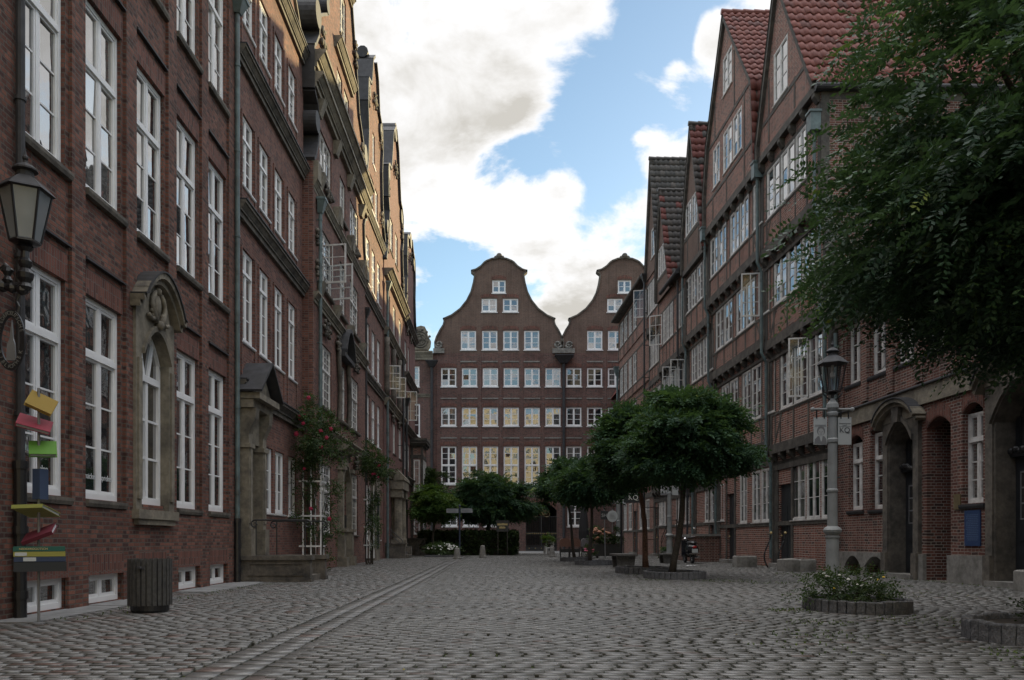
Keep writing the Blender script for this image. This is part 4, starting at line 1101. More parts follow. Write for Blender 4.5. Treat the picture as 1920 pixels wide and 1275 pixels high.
DJ = [0, .17, .34, .50, .64]
def plain_ground(T, F, u0, u1, zt, wins, doors, z0=1.68, z1=3.72, brick=None, rows=3):
    holes = [(a, b_, z0, z1) for a, b_ in wins] + [(a, b_, .15, 3.0) for a, b_ in doors]
    wb = MB(); shape_wall(wb, F, [(u0, -.05), (u0, zt)], [(u1, -.05), (u1, zt)], holes, reveal=.14); body(wb, F, u0, u1, zt, z0=-.05)
    part(T, 'wall', wb, brick or M_BRI)
    tb = MB()
    tb.fbox(F, u0, u1, zt - .62, zt - .30, -.02, .05); tb.fbox(F, u0, u1, z0 - .16, z0 - .005, -.02, .03)
    for u in (u0, u1 - .22): tb.fbox(F, u, u + .22, 0, z0 - .16, -.02, .035); tb.fbox(F, u, u + .22, z0 - .005, zt - .62, -.02, .035)
    for a, b_ in doors:
        for u in (a - .16, b_): tb.fbox(F, u, u + .16, 0, z0 - .16, -.02, .034); tb.fbox(F, u, u + .16, z0 - .005, zt - .62, -.02, .034)
    part(T, 'timber_frame', tb, M_TIMBER)
    for a, b_ in wins: window(T, F, a, b_, z0, z1, cols=2, rows=rows, split=2, d=.01, fw=.05, mat=M_WHITE2, sill=(.05, .06), sillmat=M_WHITE2)
    for a, b_ in doors:
        mb = MB(); mb.fbox(F, a, b_, .15, 3.0, -.16, -.10)
        for z_0, z_1 in ((.3, 1.1), (1.25, 2.2)): mb.fbox(F, a + .1, (a + b_) / 2 - .04, z_0, z_1, -.10, -.085); mb.fbox(F, (a + b_) / 2 + .04, b_ - .1, z_0, z_1, -.10, -.085)
        D = part(T, 'door', mb, M_BLACKDOOR)
        hb = MB(); hb.ball(F.p(b_ - .12, 1.15, -.06), .035, 8); part(D, 'handle', hb, M_GOLD)
        sb = MB(); sb.fbox(F, a - .1, b_ + .1, 0, .15, -.14, .35); part(T, 'door_step', sb, M_CONC)
def zigpipe(T, F, u, levels, r=.055, mat=None, head=None):
    "downpipe that steps out with each jetty: levels = (z, d)"
    mb = MB(); pts = []
    for i, (z, d) in enumerate(levels):
        if i and d != levels[i - 1][1]: pts += [F.p(u, levels[i - 1][0] + .02, levels[i - 1][1]), F.p(u, levels[i - 1][0] + .38, d)]
        pts.append(F.p(u, z, d))
    mb.tube(pts, r, 9)
    for z, d in levels[1:]: mb.tube([F.p(u, z - .32, d), F.p(u, z - .24, d)], r * 1.3, 9)
    if head:
        z, d = levels[-1]; a = .16
        mb.fbox(F, u - a, u + a, z, z + .55, d - .14, d + .18); mb.fbox(F, u - a - .03, u + a + .03, z + .55, z + .62, d - .16, d + .21)
    return part(T, 'downpipe', mb, mat or M_COPPER)

# --- near half-timbered house (A)
TA = thing('half_timbered_house', 'half-timbered house with a steep bright red tiled roof, directly behind the grey street lamp', 'house', FR.p(27, 0, 0), HR)
A0, A1 = 24.62, 29.7
plain_ground(TA, FR, A0, A1, 4.17, pxw(FR, 0, ((1485, 1510.5), (1513, 1538), (1541, 1565))), [(28.15, 29.35)])
w = storey(TA, FR, A0, A1, 4.17, 8.0, DJ[1], DJ[0], pxw(FR, DJ[1], ((1464.5, 1487), (1489.5, 1515), (1517.5, 1543))), 5.65, 7.68, braces=((29.3, 28.6),))
casement(w[0], FR, FR.u(1517, DJ[1]) , 5.7, 7.65, .62, R(78), d=DJ[1] + .03, rows=3, sgn=1)
storey(TA, FR, A0, A1, 8.0, 11.35, DJ[2], DJ[1], pxw(FR, DJ[2], ((1452.5, 1475.5), (1477.5, 1503), (1505, 1528))), 9.4, 11.05, rows=3, braces=((29.3, 28.7), (25.0, 25.5)))
storey(TA, FR, A0, A1, 11.35, 14.8, DJ[3], DJ[2], pxw(FR, DJ[3], ((1439, 1462.5), (1464.5, 1490.5), (1492.5, 1512))), 12.62, 14.35, rows=3, braces=((29.3, 28.8),))
la = [(A1 - .05, 15.0), (A1 - .05, 15.5), (27.72, 20.5)]; ra = [(A0, 15.0), (27.72, 20.5)]
gable(TA, FR, la, ra, DJ[4], [(*pxw(FR, DJ[4], ((1451.5, 1477),))[0], 16.2, 18.0)], brick=M_BRI, rail=((16.0, 25.4, 29.4),), posts=((26.3, 15.2, 16.2), (28.6, 15.2, 17.4)), tile=M_TILER)
tb = MB(); tb.fbox(FR, A0 - .01, A1, 14.8, 15.05, DJ[4] - .4, DJ[4] + .06)
for k in range(6): tb.uprism(FR, [(DJ[3], 14.5), (DJ[3] + .06, 14.5), (DJ[4] + .05, 14.68), (DJ[4] + .05, 14.799), (DJ[3], 14.799)], A0 + .05 + .94 * k, A0 + .27 + .94 * k)
part(TA, 'gable_beam', tb, M_TIMBER)
# side wall above the low neighbour, with pale joints, and eave gutter
sw = MB()
FS = Facade(FR.p(A0, 0, 0)[:2], (1, .027), (0.027, -1))
for k, (za, zb) in enumerate(((4.2, 8.0), (8.0, 11.35), (11.35, 14.8))):
    sw.cut(); sw.fbox(FS, -DJ[k + 1] + .25, 8.5, za, zb - .26, 0, .02)
part(TA, 'side_wall', sw, M_BRN)
sw = MB()
for k, (za, zb) in enumerate(((4.2, 8.0), (8.0, 11.35), (11.35, 14.8))):
    sw.cut(); sw.fbox(FS, -DJ[k + 1] - .01, -DJ[k + 1] + .25, za, zb - .26, 0, .035); sw.fbox(FS, -DJ[k + 1], 8.5, zb - .26, zb, 0, .035)
part(TA, 'side_timber', sw, M_TIMBER)
gb = MB(); gb.tube([FS.p(-.75, 14.85, .2), FS.p(8.5, 14.88, .2)], .10, 10); gb.fbox(FS, -.7, 8.5, 14.78, 14.95, .0, .12); part(TA, 'gutter', gb, M_LEAD)
zigpipe(TA, FR, A0 + .12, [(4.0, .16), (7.55, .33), (10.9, .50), (13.6, .66)], head=1); 
zigpipe(TA, FR, A1 + .02, [(.3, .16), (3.75, .16), (7.55, .33), (10.9, .50), (14.4, .66)], head=1)

# --- broad gabled house (B)
TB = thing('half_timbered_house', 'broad half-timbered house with tall pointed gable and red roof, second in the right row', 'house', FR.p(33, 0, 0), HR)
B0, B1 = 29.78, 36.5
plain_ground(TB, FR, B0, B1, 4.4, pxw(FR, 0, ((1388, 1401), (1411, 1426), (1428, 1446))), [(34.3, 35.3)])
storey(TB, FR, B0, B1, 4.4, 8.25, DJ[1], DJ[0], pxw(FR, DJ[1], ((1354, 1366.5), (1369, 1384), (1393, 1408), (1410, 1427.5), (1437.5, 1453))), 5.7, 7.78, braces=((30.3, 30.9), (36.1, 35.5)))
w = storey(TB, FR, B0, B1, 8.25, 11.6, DJ[2], DJ[1], pxw(FR, DJ[2], ((1343, 1357), (1358.5, 1373.5), (1381.5, 1396.7), (1399, 1416), (1426, 1443))), 9.4, 11.15, rows=3, braces=((30.2, 30.7), (36.1, 35.6)))
casement(w[1], FR, FR.u(1426, DJ[2]), 9.45, 11.1, .68, R(80), d=DJ[2] + .03, rows=3, sgn=1)
storey(TB, FR, B0, B1, 11.6, 14.9, DJ[3], DJ[2], pxw(FR, DJ[3], ((1332.7, 1346), (1347.5, 1362), (1370, 1386), (1387.5, 1404), (1413.5, 1430.5))), 12.75, 14.45, rows=3, braces=((30.2, 30.6),))
lb = [(B1, 14.9), (B1, 16.6), (B1 - .5, 18.6), (33.55, 23.0)]; rb_ = [(B0 + .05, 14.9), (B0 + .3, 18.2), (33.55, 23.0)]
g0 = pxw(FR, DJ[4], ((1337.5, 1349.5), (1356.7, 1372.7), (1374.8, 1391)))
gable(TB, FR, lb, rb_, DJ[4], [(*w_, 16.4, 18.1) for w_ in g0] + [(*pxw(FR, DJ[4], ((1356, 1372.5),))[0], 19.7, 21.25)], brick=M_BRI,
      rail=((18.4, 30.4, 36.0), (16.05, 30.1, 36.4)), posts=((31.2, 15.1, 18.4), (33.4, 15.1, 16.2), (35.3, 15.1, 16.2), (32.4, 18.55, 20.8), (35.0, 18.55, 20.2)), tile=M_TILER)
tb = MB(); tb.fbox(FR, B0, B1, 14.72, 15.02, DJ[4] - .4, DJ[4] + .06)
for k in range(8): tb.uprism(FR, [(DJ[3], 14.42), (DJ[3] + .06, 14.42), (DJ[4] + .05, 14.6), (DJ[4] + .05, 14.719), (DJ[3], 14.719)], B0 + .05 + .92 * k, B0 + .27 + .92 * k)
part(TB, 'gable_beam', tb, M_TIMBER)
zigpipe(TB, FR, B1, [(.3, .16), (4.0, .16), (7.85, .33), (11.2, .50), (14.6, .66)], head=1)

# --- small gabled house (C)
TC = thing('half_timbered_house', 'narrow half-timbered house with paired gable windows and mixed dark tiles, third in the right row', 'house', FR.p(38.5, 0, 0), HR)
C0, C1 = 36.55, 40.4
plain_ground(TC, FR, C0, C1, 4.0, pxw(FR, 0, ((1322, 1333), (1334, 1346), (1347, 1358))), [(37.2, 37.9)], z0=1.85, z1=3.5, rows=4)
storey(TC, FR, C0, C1, 4.0, 7.3, DJ[1], DJ[0], [(36.9, 37.7), (37.8, 38.6), (38.7, 39.4), (39.5, 40.2)], 5.2, 6.95)
storey(TC, FR, C0, C1, 7.3, 10.9, DJ[2], DJ[1], pxw(FR, DJ[2], ((1297.5, 1306.5), (1308, 1317.5), (1319, 1329.6), (1331, 1337.5))), 8.75, 10.5, rows=4)
storey(TC, FR, C0, C1, 10.9, 14.3, DJ[3], DJ[2], pxw(FR, DJ[3], ((1286.5, 1295.5), (1297, 1306), (1307.6, 1317.4), (1318.6, 1324.5))), 12.3, 14.0, rows=4)
lc = [(C1, 14.3), (C1 - .1, 16.3), (38.7, 21.0)]; rc = [(C0, 14.3), (C0 + .35, 15.6), (38.7, 21.0)]
gable(TC, FR, lc, rc, DJ[4], [(*w_, 16.0, 17.55) for w_ in pxw(FR, DJ[4], ((1286, 1296), (1297.5, 1307.5)))], rail=((15.8, 37.2, 40.2),), posts=((37.6, 14.5, 15.9), (39.5, 14.5, 15.9)), tile=M_TILEM, redcol=(0, 1, 2))
tb = MB(); tb.fbox(FR, C0, C1, 14.2, 14.45, DJ[4] - .4, DJ[4] + .06); part(TC, 'gable_beam', tb, M_TIMBER)
zigpipe(TC, FR, C1 + .0, [(.3, .16), (3.6, .16), (6.9, .33), (10.5, .50), (14.2, .66)])

# --- houses D and E
TD = thing('half_timbered_house', 'half-timbered house with dark roof edged by red tiles, fourth in the right row', 'house', FR.p(43, 0, 0), HR)
D0, D1 = 40.45, 46.2
plain_ground(TD, FR, D0, D1, 3.9, pxw(FR, 0, ((1268, 1275), (1276, 1283), (1285, 1293), (1240, 1253))), [(43.0, 43.9)], z0=1.85, z1=3.4, rows=4)
w = storey(TD, FR, D0, D1, 3.9, 7.2, DJ[1], DJ[0], [(40.8 + .88 * k, 41.55 + .88 * k) for k in range(6)], 5.2, 6.9)
for k in (1, 3): casement(w[k], FR, 40.85 + .88 * k, 5.25, 6.85, .7, R(85), d=DJ[1] + .03, rows=3, sgn=1)
w = storey(TD, FR, D0, D1, 7.2, 10.6, DJ[2], DJ[1], [(40.8 + .88 * k, 41.55 + .88 * k) for k in range(6)], 8.6, 10.3)
for k in (0, 2): casement(w[k], FR, 41.0 + .88 * k, 8.65, 10.25, .75, R(88), d=DJ[2] + .03, rows=3, sgn=1)
w = storey(TD, FR, D0, D1, 10.6, 14.6, DJ[3], DJ[2], [(40.7, 41.3), (41.4, 42.1), (42.9, 43.6), (43.7, 44.4), (44.5, 45.2)], 12.0, 13.8)
casement(w[4], FR, 45.3, 12.05, 13.75, .75, R(60), d=DJ[3] + .03, rows=3, sgn=1)
ld_ = [(D1, 14.6), (D1 - .05, 16.2), (45.1, 20.6)]; rd_ = [(42.7, 14.6), (43.1, 15.2), (45.1, 20.6)]
gable(TD, FR, ld_, rd_, DJ[4], [(*w_, 15.9, 17.5) for w_ in pxw(FR, DJ[4], ((1234.5, 1241), (1242, 1248.5)))], rail=((15.7, 43.5, 46.1),), tile=M_TILEM, redcol=(0,))
pantile('tiled_roof', TD, FR.p(D0, 14.7, -.3), FR.p(D0, 14.7, -9), FR.p(42.75, 14.75, -.3), M_TILEM)
tb = MB(); tb.tube([FR.p(D0 + .1, 14.6, .9), FR.p(44.2, 14.6, .9)], .11, 8); tb.uprism(FR, [(.3, 14.7), (.9, 14.66), (.9, 14.75), (.3, 15.1)], D0 + .1, 42.9); part(TD, 'gutter', tb, M_LEAD)
zigpipe(TD, FR, D0 + .9, [(.3, .16), (3.5, .16), (6.8, .33), (10.2, .50), (14.4, .66)], mat=M_LEAD)
TE = thing('half_timbered_house', 'tall half-timbered house whose plain dark tiled ridge stands above the red edged roof', 'house', FR.p(47.8, 0, 0), HR)
E0, E1 = 46.25, 49.5
plain_ground(TE, FR, E0, E1, 3.9, [(46.7, 47.5), (47.6, 48.3)], [(48.6, 49.3)], z0=1.85, z1=3.4, rows=4)
for za, zb, k, w0, w1 in ((3.9, 7.3, 1, 5.1, 6.9), (7.3, 10.4, 2, 8.4, 10.0), (10.4, 13.6, 2, 11.5, 13.3), (13.6, 16.9, 3, 14.7, 16.5)):
    w = storey(TE, FR, E0, E1, za, zb, DJ[k], DJ[k - 1], [(46.5 + .75 * q, 47.15 + .75 * q) for q in range(4)], w0, w1, jetty=k > 1 or za < 5)
casement(w[3], FR, 49.45, 14.75, 16.45, .8, R(75), d=DJ[3] + .03, rows=3, sgn=1)
le = [(E1, 16.9), (47.9, 23.7)]; re_ = [(E0, 16.9), (E0 + .2, 18.2), (47.9, 23.7)]
gable(TE, FR, le, re_, DJ[3] + .05, [(*pxw(FR, DJ[4], ((1218.8, 1227),))[0], 17.8, 19.5)], tile=M_TILED)
pipe(TE, FR, E1 - .1, .3, 16.9, .06, .68, M_IRON, head=(.18, .4))
# --- last house, eaves to the street (F)
TF = thing('half_timbered_house', 'last house of the right row, with four tall windows a floor below a straight gutter', 'house', FR.p(55, 0, 0), HR)
G0_, G1_ = 49.55, 60.0
plain_ground(TF, FR, G0_, G1_, 4.3, [(51.0 + 1.9 * k, 52.1 + 1.9 * k) for k in (0, 1, 3, 4)], [(54.9, 56.0)], z0=1.7, z1=3.6)
def f4(d): return pxw(FR, d, ((1163.4, 1168.7), (1171, 1176.3), (1179.5, 1185), (1187.7, 1193.8)))
storey(TF, FR, G0_, G1_, 4.3, 7.7, .1, .1, f4(.1), 5.2, 7.1, jetty=False)
storey(TF, FR, G0_, G1_, 7.7, 11.2, .2, .1, f4(.2), 8.4, 10.5, jetty=False)
storey(TF, FR, G0_, G1_, 11.0, 14.3, .3, .2, f4(.3), 11.6, 13.6, jetty=False)
storey(TF, FR, G0_, G1_, 14.3, 17.4, .35, .3, f4(.35), 15.2, 16.9, jetty=False)
tb = MB(); tb.poly([FR.p(G0_, 17.4, .7), FR.p(G1_, 17.4, .7), FR.p(G1_, 20.5, -6), FR.p(G0_, 20.5, -6)]); tb.poly([FR.p(G0_, 17.4, .7), FR.p(G0_, 20.5, -6), FR.p(G0_, 17, -9)]); tb.poly([FR.p(G1_, 17.4, .7), FR.p(G1_, 20.5, -6), FR.p(G1_, 17, -9)]); part(TF, 'roof', tb, M_TILED)
tb = MB(); tb.tube([FR.p(G0_ + .2, 17.35, .8), FR.p(G1_, 17.35, .8)], .13, 8); tb.fbox(FR, G0_ + .1, G1_, 17.2, 17.42, .3, .72); part(TF, 'gutter', tb, M_TIMBER)
T_ = thing('brick_house', 'plain house with red tiled roof set back beyond the last half-timbered house', 'house', (14, 66, 0), 'other brick houses')
mb = MB(); mb.box((10.6, 61.2, 0), (20, 71.4, 13.5)); part(T_, 'wall', mb, M_BR3)
mb = MB(); mb.faces([(10.2, 61, 13.5), (20.4, 61, 13.5), (20.4, 71.6, 13.5), (10.2, 71.6, 13.5), (14.5, 61, 21), (14.5, 71.6, 21)], [(0, 3, 5, 4), (1, 4, 5, 2), (0, 4, 1), (3, 2, 5)]); part(T_, 'roof', mb, M_TILER)
pipe(TF, FR, G1_ - .3, .3, 13.2, .08, .5, M_COPPER, head=(.25, .6))

# ------------------------------------------------------------------ near right: brick house with stone doorways
TN = thing('brick_house', 'low brick house with pale stone band and two hooded stone doorways under the tree', 'house', FR.p(16, 0, 0), 'other brick houses')
N0, N1, NZ = -4.0, 24.55, 7.7
gw = [(23.0, 23.85, 1.87, 4.1), (21.62, 22.55, 1.85, 4.25), (17.55, 18.3, 1.82, 4.12)]
uw = [(23.15, 24.0), (21.7, 22.6), (20.3, 21.2), (18.9, 19.8), (17.5, 18.4), (16.1, 17.0)]
ho = gw + [(a, b_, 5.6, 7.46) for a, b_ in uw] + [(20.2, 21.45, .1, 4.3), (18.75, 19.75, 0, 4.0), (15.3, 17.1, .1, 4.45), (22.95, 23.9, .05, .62), (21.55, 22.7, .05, .62)]
mb = MB(); shape_wall(mb, FR, [(N0, -.05), (N0, NZ)], [(N1, -.05), (N1, NZ)], ho, reveal=.30); body(mb, FR, N0, N1, NZ)
P = FR.p
mb.poly([P(18.75, 0, -2.5), P(18.75, 4, -2.5), P(18.75, 4, -.3), P(18.75, 0, -.3)]); mb.poly([P(19.75, 0, -2.5), P(19.75, 4, -2.5), P(19.75, 4, -.3), P(19.75, 0, -.3)]); mb.poly([P(18.75, 0, -2.5), P(19.75, 0, -2.5), P(19.75, 4, -2.5), P(18.75, 4, -2.5)]); mb.poly([P(18.75, 4, -2.5), P(19.75, 4, -2.5), P(19.75, 4, -.3), P(18.75, 4, -.3)])
part(TN, 'wall', mb, M_BRN)
mb = MB()
for a, b_, z0, z1 in gw: mb.cut(); arch_fill(mb, FR, a, b_, z1 - .24, .2, z1 + .001, -.2, .004); arch_band(mb, FR, (a + b_) / 2, (b_ - a) / 2 + .02, z1 - .22, .22, .30, -.02, .012)
mb.cut(); arch_fill(mb, FR, 18.75, 19.75, 3.72, .25, 4.001, -.3, .004); arch_band(mb, FR, 19.25, .52, 3.74, .26, .32, -.02, .012)
for a, b_ in uw: mb.cut(); arch_band(mb, FR, (a + b_) / 2, (b_ - a) / 2 + .06, 7.40, .10, .16, -.02, .014)
part(TN, 'brick_arch', mb, M_SOL)
mb = MB()
for u in (24.3, 22.85, 21.45, 20.05, 18.6, 17.25, 15.85, 14.4): mb.cut(); mb.fbox(FR, u - .17, u + .17, 4.95, NZ - .3, -.01, .045)
part(TN, 'brick_pilaster', mb, M_BRN)
for a, b_, z0, z1 in gw: window(TN, FR, a, b_, z0, z1 - .26, 2, 3, split=2, transom=z0 + 1.42, trow=1, d=-.13, fw=.06, mat=M_WHITE2, sill=(.12, .06), sillmat=M_LEAD)
for a, b_ in uw: window(TN, FR, a, b_, 5.6, 7.40, 2, 3, split=2, d=-.13, fw=.06, mat=M_WHITE2, sill=(.12, .05), sillmat=M_LEAD)
mb = MB()
mb.fbox(FR, N0, N1, 4.42, 4.82, -.01, .05); mb.fbox(FR, N0, N1, 4.36, 4.42, -.01, .07); part(TN, 'stone_band', mb, M_STONE)
mb = MB(); mb.uprism(FR, [(-.01, 4.822), (.10, 4.822), (.10, 4.85), (-.01, 4.92)], N0, N1); part(TN, 'band_flashing', mb, M_LEAD)
mb = MB(); cornice(mb, FR, N0, N1, NZ - .25, .4, .3); part(TN, 'cornice', mb, M_STONE)
mb = MB()
segs = [(N0, 15.0), (17.35, 18.75), (19.75, 20.0), (21.6, 21.55), (22.7, 22.95), (23.9, N1)]
for a, b_ in ((N0, 15.0), (17.35, 18.745), (19.755, 19.98), (21.5, 21.55), (22.7, 22.95), (23.9, N1)):
    if b_ - a > .03: mb.cut(); mb.fbox(FR, a, b_, -.02, .64, -.02, .10)
for a, b_ in ((21.55, 22.7), (22.95, 23.9)):
    mb.cut(); arch_fill(mb, FR, a, b_, .26, .28, .64, -.28, .10); mb.fbox(FR, a, b_, -.02, .06, -.28, .13)
    mb.fbox(FR, a, b_, .06, .64, -.30, -.285)
part(TN, 'plinth', mb, M_CONC)
mb = MB(); mb.poly([P(N0, NZ + .1, .4), P(N1, NZ + .1, .4), P(N1, 11.2, -5), P(N0, 11.2, -5)]); mb.poly([P(N0, 11.2, -5), P(N1, 11.2, -5), P(N1, NZ, -9.5), P(N0, NZ, -9.5)]); part(TN, 'roof', mb, M_TILED)
def stone_door(u0, u1, zs, rise, hw_, name_light):
    c = (u0 + u1) / 2; hw = (u1 - u0) / 2
    mb = MB(); jw = .24
    for a, b_ in ((u0 - jw, u0), (u1, u1 + jw)):
        mb.fbox(FR, a, b_, 0, .66, -.02, .16); mb.fbox(FR, a, b_, .66, zs, -.02, .10)
    for a, b_ in ((u0, u0 + .05), (u1 - .05, u1)): mb.fbox(FR, a, b_, 0, zs, -.45, .06)
    arch_fill(mb, FR, u0, u1, zs - .05, rise, zs + rise + .12, -.45, .10); arch_band(mb, FR, c, hw + .02, zs - .02, rise, .14, .10, .16)
    mb.fbox(FR, u0 - jw, u0, zs, zs + rise + .12, -.02, .1); mb.fbox(FR, u1, u1 + jw, zs, zs + rise + .12, -.02, .1)
    mb.prism(FR, [(c - .13, zs + rise - .05), (c + .13, zs + rise - .05), (c + .2, zs + rise + .5), (c - .2, zs + rise + .5)], .05, .24)
    part(TN, 'door_surround', mb, M_STONED)
    hb = MB(); n = 16; top = zs + rise + .28
    pts = [(c - hw - jw - .12 + (2 * hw + 2 * jw + .24) * i / n, top - .32 + .62 * (1 - (2 * i / n - 1) ** 2) ** .75 * hw_) for i in range(n + 1)]
    ribbon(hb, FR, pts, -.02, .34, .10); ribbon(hb, FR, [(u, z - .1) for u, z in pts], -.02, .26, .1)
    for (ua, za), (ub, zb) in zip(pts, pts[1:]): hb.prism(FR, [(ua, zs + rise), (ub, zs + rise), (ub, max(zb - .1, zs + rise + .01)), (ua, max(za - .1, zs + rise + .01))], -.02, .12)
    part(TN, 'door_hood', hb, M_STONE)
    cb = MB(); ribbon(cb, FR, [(u, z + .102) for u, z in pts], -.02, .37, .03); part(TN, 'hood_flashing', cb, M_LEAD)
    db = MB(); lz = zs - .75
    db.fbox(FR, u0 + .05, u1 - .05, .1, lz, -.44, -.38)
    for z0, z1 in ((.25, .85), (.98, 1.35)): db.fbox(FR, u0 + .16, c - .05, z0, z1, -.38, -.355); db.fbox(FR, c + .05, u1 - .16, z0, z1, -.38, -.355)
    db.fbox(FR, u0 + .05, u0 + .15, lz + .1, zs + .1, -.44, -.38); db.fbox(FR, u1 - .15, u1 - .05, lz + .1, zs + .1, -.44, -.38); db.fbox(FR, c - .03, c + .03, lz + .1, zs + rise, -.44, -.385)
    D = part(TN, 'door', db, M_BLACKDOOR)
    gb = MB()
    for k in range(2):
        a = u0 + .18 + (hw - .14) * k
        for q in range(3): gb.poly([P(a, 1.45 + .33 * q, -.376), P(a + hw - .26, 1.45 + .33 * q, -.376), P(a + hw - .26, 1.74 + .33 * q, -.376), P(a, 1.74 + .33 * q, -.376)])
    gb.poly([P(u0 + .05, lz + .1, -.42), P(u1 - .05, lz + .1, -.42), P(u1 - .05, zs + rise, -.42), P(u0 + .05, zs + rise, -.42)])
    part(D, 'door_glass', gb, M_GLASS)
    fb = MB()
    for k in range(2):
        a = u0 + .17 + (hw - .14) * k
        for q in range(4): fb.fbox(FR, a, a + hw - .24, 1.42 + .33 * q, 1.455 + .33 * q, -.378, -.366)
        fb.fbox(FR, a, a + .025, 1.455, 2.41, -.378, -.3665); fb.fbox(FR, a + hw - .265, a + hw - .24, 1.455, 2.41, -.378, -.3665)
    part(D, 'glazing_bars', fb, M_STEELGREY)
    ob = MB()
    ob.fbox(FR, u0 + .05, u1 - .05, lz, lz + .1, -.44, -.26)
    r = random.Random(3)
    for i in range(15):
        t = i / 14; ob.ball(P(u0 + .08 + (u1 - u0 - .16) * t, lz + .08 + .05 * sin(t * 9) + r.uniform(-.03, .05), -.27), .055 + r.uniform(0, .03), 7)
    part(D, 'carved_transom', ob, M_IRON)
    hb = MB(); hb.ball(P(c + .08, 1.2, -.34), .035, 8); part(D, 'handle', hb, M_GOLD)
    sb = MB(); sb.fbox(FR, u0 - .1, u1 + .1, -.02, .12, -.44, .22); part(TN, 'door_step', sb, M_CONC)
stone_door(20.2, 21.45, 3.55, .55, .8, 0)
stone_door(15.3, 17.1, 3.5, .8, 1.05, 1)
M_PLAQUE = simple('blue_enamel', (.02, .045, .12), .45, var=.08)
mb = MB(); mb.fbox(FR, 17.62, 18.18, .86, 1.66, 0, .03); pl = part(TN, 'blue_plaque', mb, M_PLAQUE)
M_PTXT = flat('plaque_lettering', (.10, .15, .26))
lb_ = MB()
for i in range(15):
    a = 17.68 + .012 * (i % 3)
    while a < 18.06:
        l = random.uniform(.03, .09); lb_.poly([P(a, 1.55 - .04 * i, .032), P(a + l, 1.55 - .04 * i, .032), P(a + l, 1.564 - .04 * i, .032), P(a, 1.564 - .04 * i, .032)]); a += l + .014
part(pl, 'plaque_lines', lb_, M_PTXT)
mb = MB(); mb.fbox(FR, 18.35, 18.6, 1.7, 2.05, 0, .025); part(TN, 'brass_plate', mb, simple('dull_brass', (.13, .10, .05), .5))
pipe(TN, FR, 24.42, .2, 7.3, .06, .14, M_COPPER); 
mb = MB(); mb.tube([FR.p(24.42, .2, .14), FR.p(24.42, 3.1, .14)], .066, 10); part(TN, 'painted_pipe', mb, simple('rust_red_paint', (.16, .05, .035), .5))
# ------------------------------------------------------------------ far end of the street
K_ = YF / 1500
def fx(px): return (px - 930) * K_
def fz(py): return 1 + (1012 - py) * K_
T7 = thing('gabled_building', 'wide red brick building with two curved gables closing the far end of the street', 'building', (8, YF, 0), 'other brick houses')
gp = [(121, 662), (122, 642), (119, 632), (112, 618), (106, 609), (104, 601), (106, 597), (90, 590), (74, 578), (62, 563), (54, 547), (49.5, 530), (47, 515), (53, 510), (53, 506.5), (44, 504), (35, 498), (28.5, 491), (24, 488), (14, 484), (0, 482)]
cols_all = [827 + 39.1 * k for k in range(12)]
wins = []
for c in cols_all:
    wins += [(c, 690, 725, 'm'), (c, 764, 799, 'm')]
    if not 1000 < c < 1012 or True: wins.append((c, 837, 908, 't'))
for c in (864, 904, 943.4, 982.6, 1101, 1140, 1179, 1218): wins.append((c, 620, 656, 'm'))
for c in (903, 943, 1138.5, 1178): wins.append((c, 560, 585, 's'))
for c in (923, 1158.5): wins.append((c, 525.5, 549.5, 'x'))
for c in (829, 868, 907, 1064): wins.append((c, 946, 987, 'm'))
wr = []
for c, p0, p1, k in wins:
    wd = {'m': 28.6, 't': 28.6, 's': 28.6, 'x': 25}[k]
    wr.append((fx(c), fx(c + wd), fz(p1), fz(p0), k))
AR0, AR1, ARS = fx(986), fx(1044), fz(957)
zb = fz(662)
mb = MB()
shape_wall(mb, FF, [(fx(811), -.05), (fx(811), zb)], [(fx(1296), -.05), (fx(1296), zb)], [w[:4] for w in wr if w[3] < zb] + [(AR0, AR1, 0, fz(940))], reveal=.22)
body(mb, FF, fx(811), fx(1296), zb, 9)
arch_fill(mb, FF, AR0, AR1, ARS, fz(941) - ARS, fz(940), -.3, -.002)
part(T7, 'wall', mb, M_BRF)
mb = MB()
for ctr in (936, 1171.5):
    mb.cut()
    rt = [(fx(ctr + a), fz(b_)) for a, b_ in gp]; lt = [(fx(ctr - a), fz(b_)) for a, b_ in gp]
    shape_wall(mb, FF, lt, rt, [w[:4] for w in wr if w[3] > zb and abs(w[0] - fx(ctr)) < 5], reveal=.22)
part(T7, 'gable_wall', mb, M_BRG)
mb = MB()
for ctr in (936, 1171.5):
    rt = [(fx(ctr + a), fz(b_)) for a, b_ in gp]; lt = [(fx(ctr - a), fz(b_)) for a, b_ in gp]
    mb.cut(); ribbon(mb, FF, lt, -.55, .12, -.13); mb.cut(); ribbon(mb, FF, rt[::-1], -.55, .12, -.13)
    mb.cut(); mb.ball(FF.p(fx(ctr), fz(480), 0), .28, 8); mb.ball(FF.p(fx(ctr) - .3, fz(483), 0), .18, 8); mb.ball(FF.p(fx(ctr) + .3, fz(483), 0), .18, 8)
part(T7, 'gable_coping', mb, M_STONED)
mb = MB()
for ctr, s_ in ((823, 1), (1046, -1), (1067, 1)):
    mb.cut()
    c0, z0 = fx(ctr), fz(646)
    mb.tube([FF.p(c0 + s_ * (.36 - .022 * i) * cos(i * .6 + 3.4), z0 + (.36 - .022 * i) * sin(i * .6 + 3.4), .12) for i in range(15)], [.10] * 12 + [.10, .11, .13], 8)
    mb.prism(FF, [(c0 + .30 * cos(t), z0 + .30 * sin(t)) for t in np.linspace(0, 6.2832, 15)[:-1]], -.1, .08)
    mb.fbox(FF, c0 - .50, c0 + .50, fz(663), fz(654), -.1, .25)
part(T7, 'stone_volute', mb, M_CONC)
mb = MB()
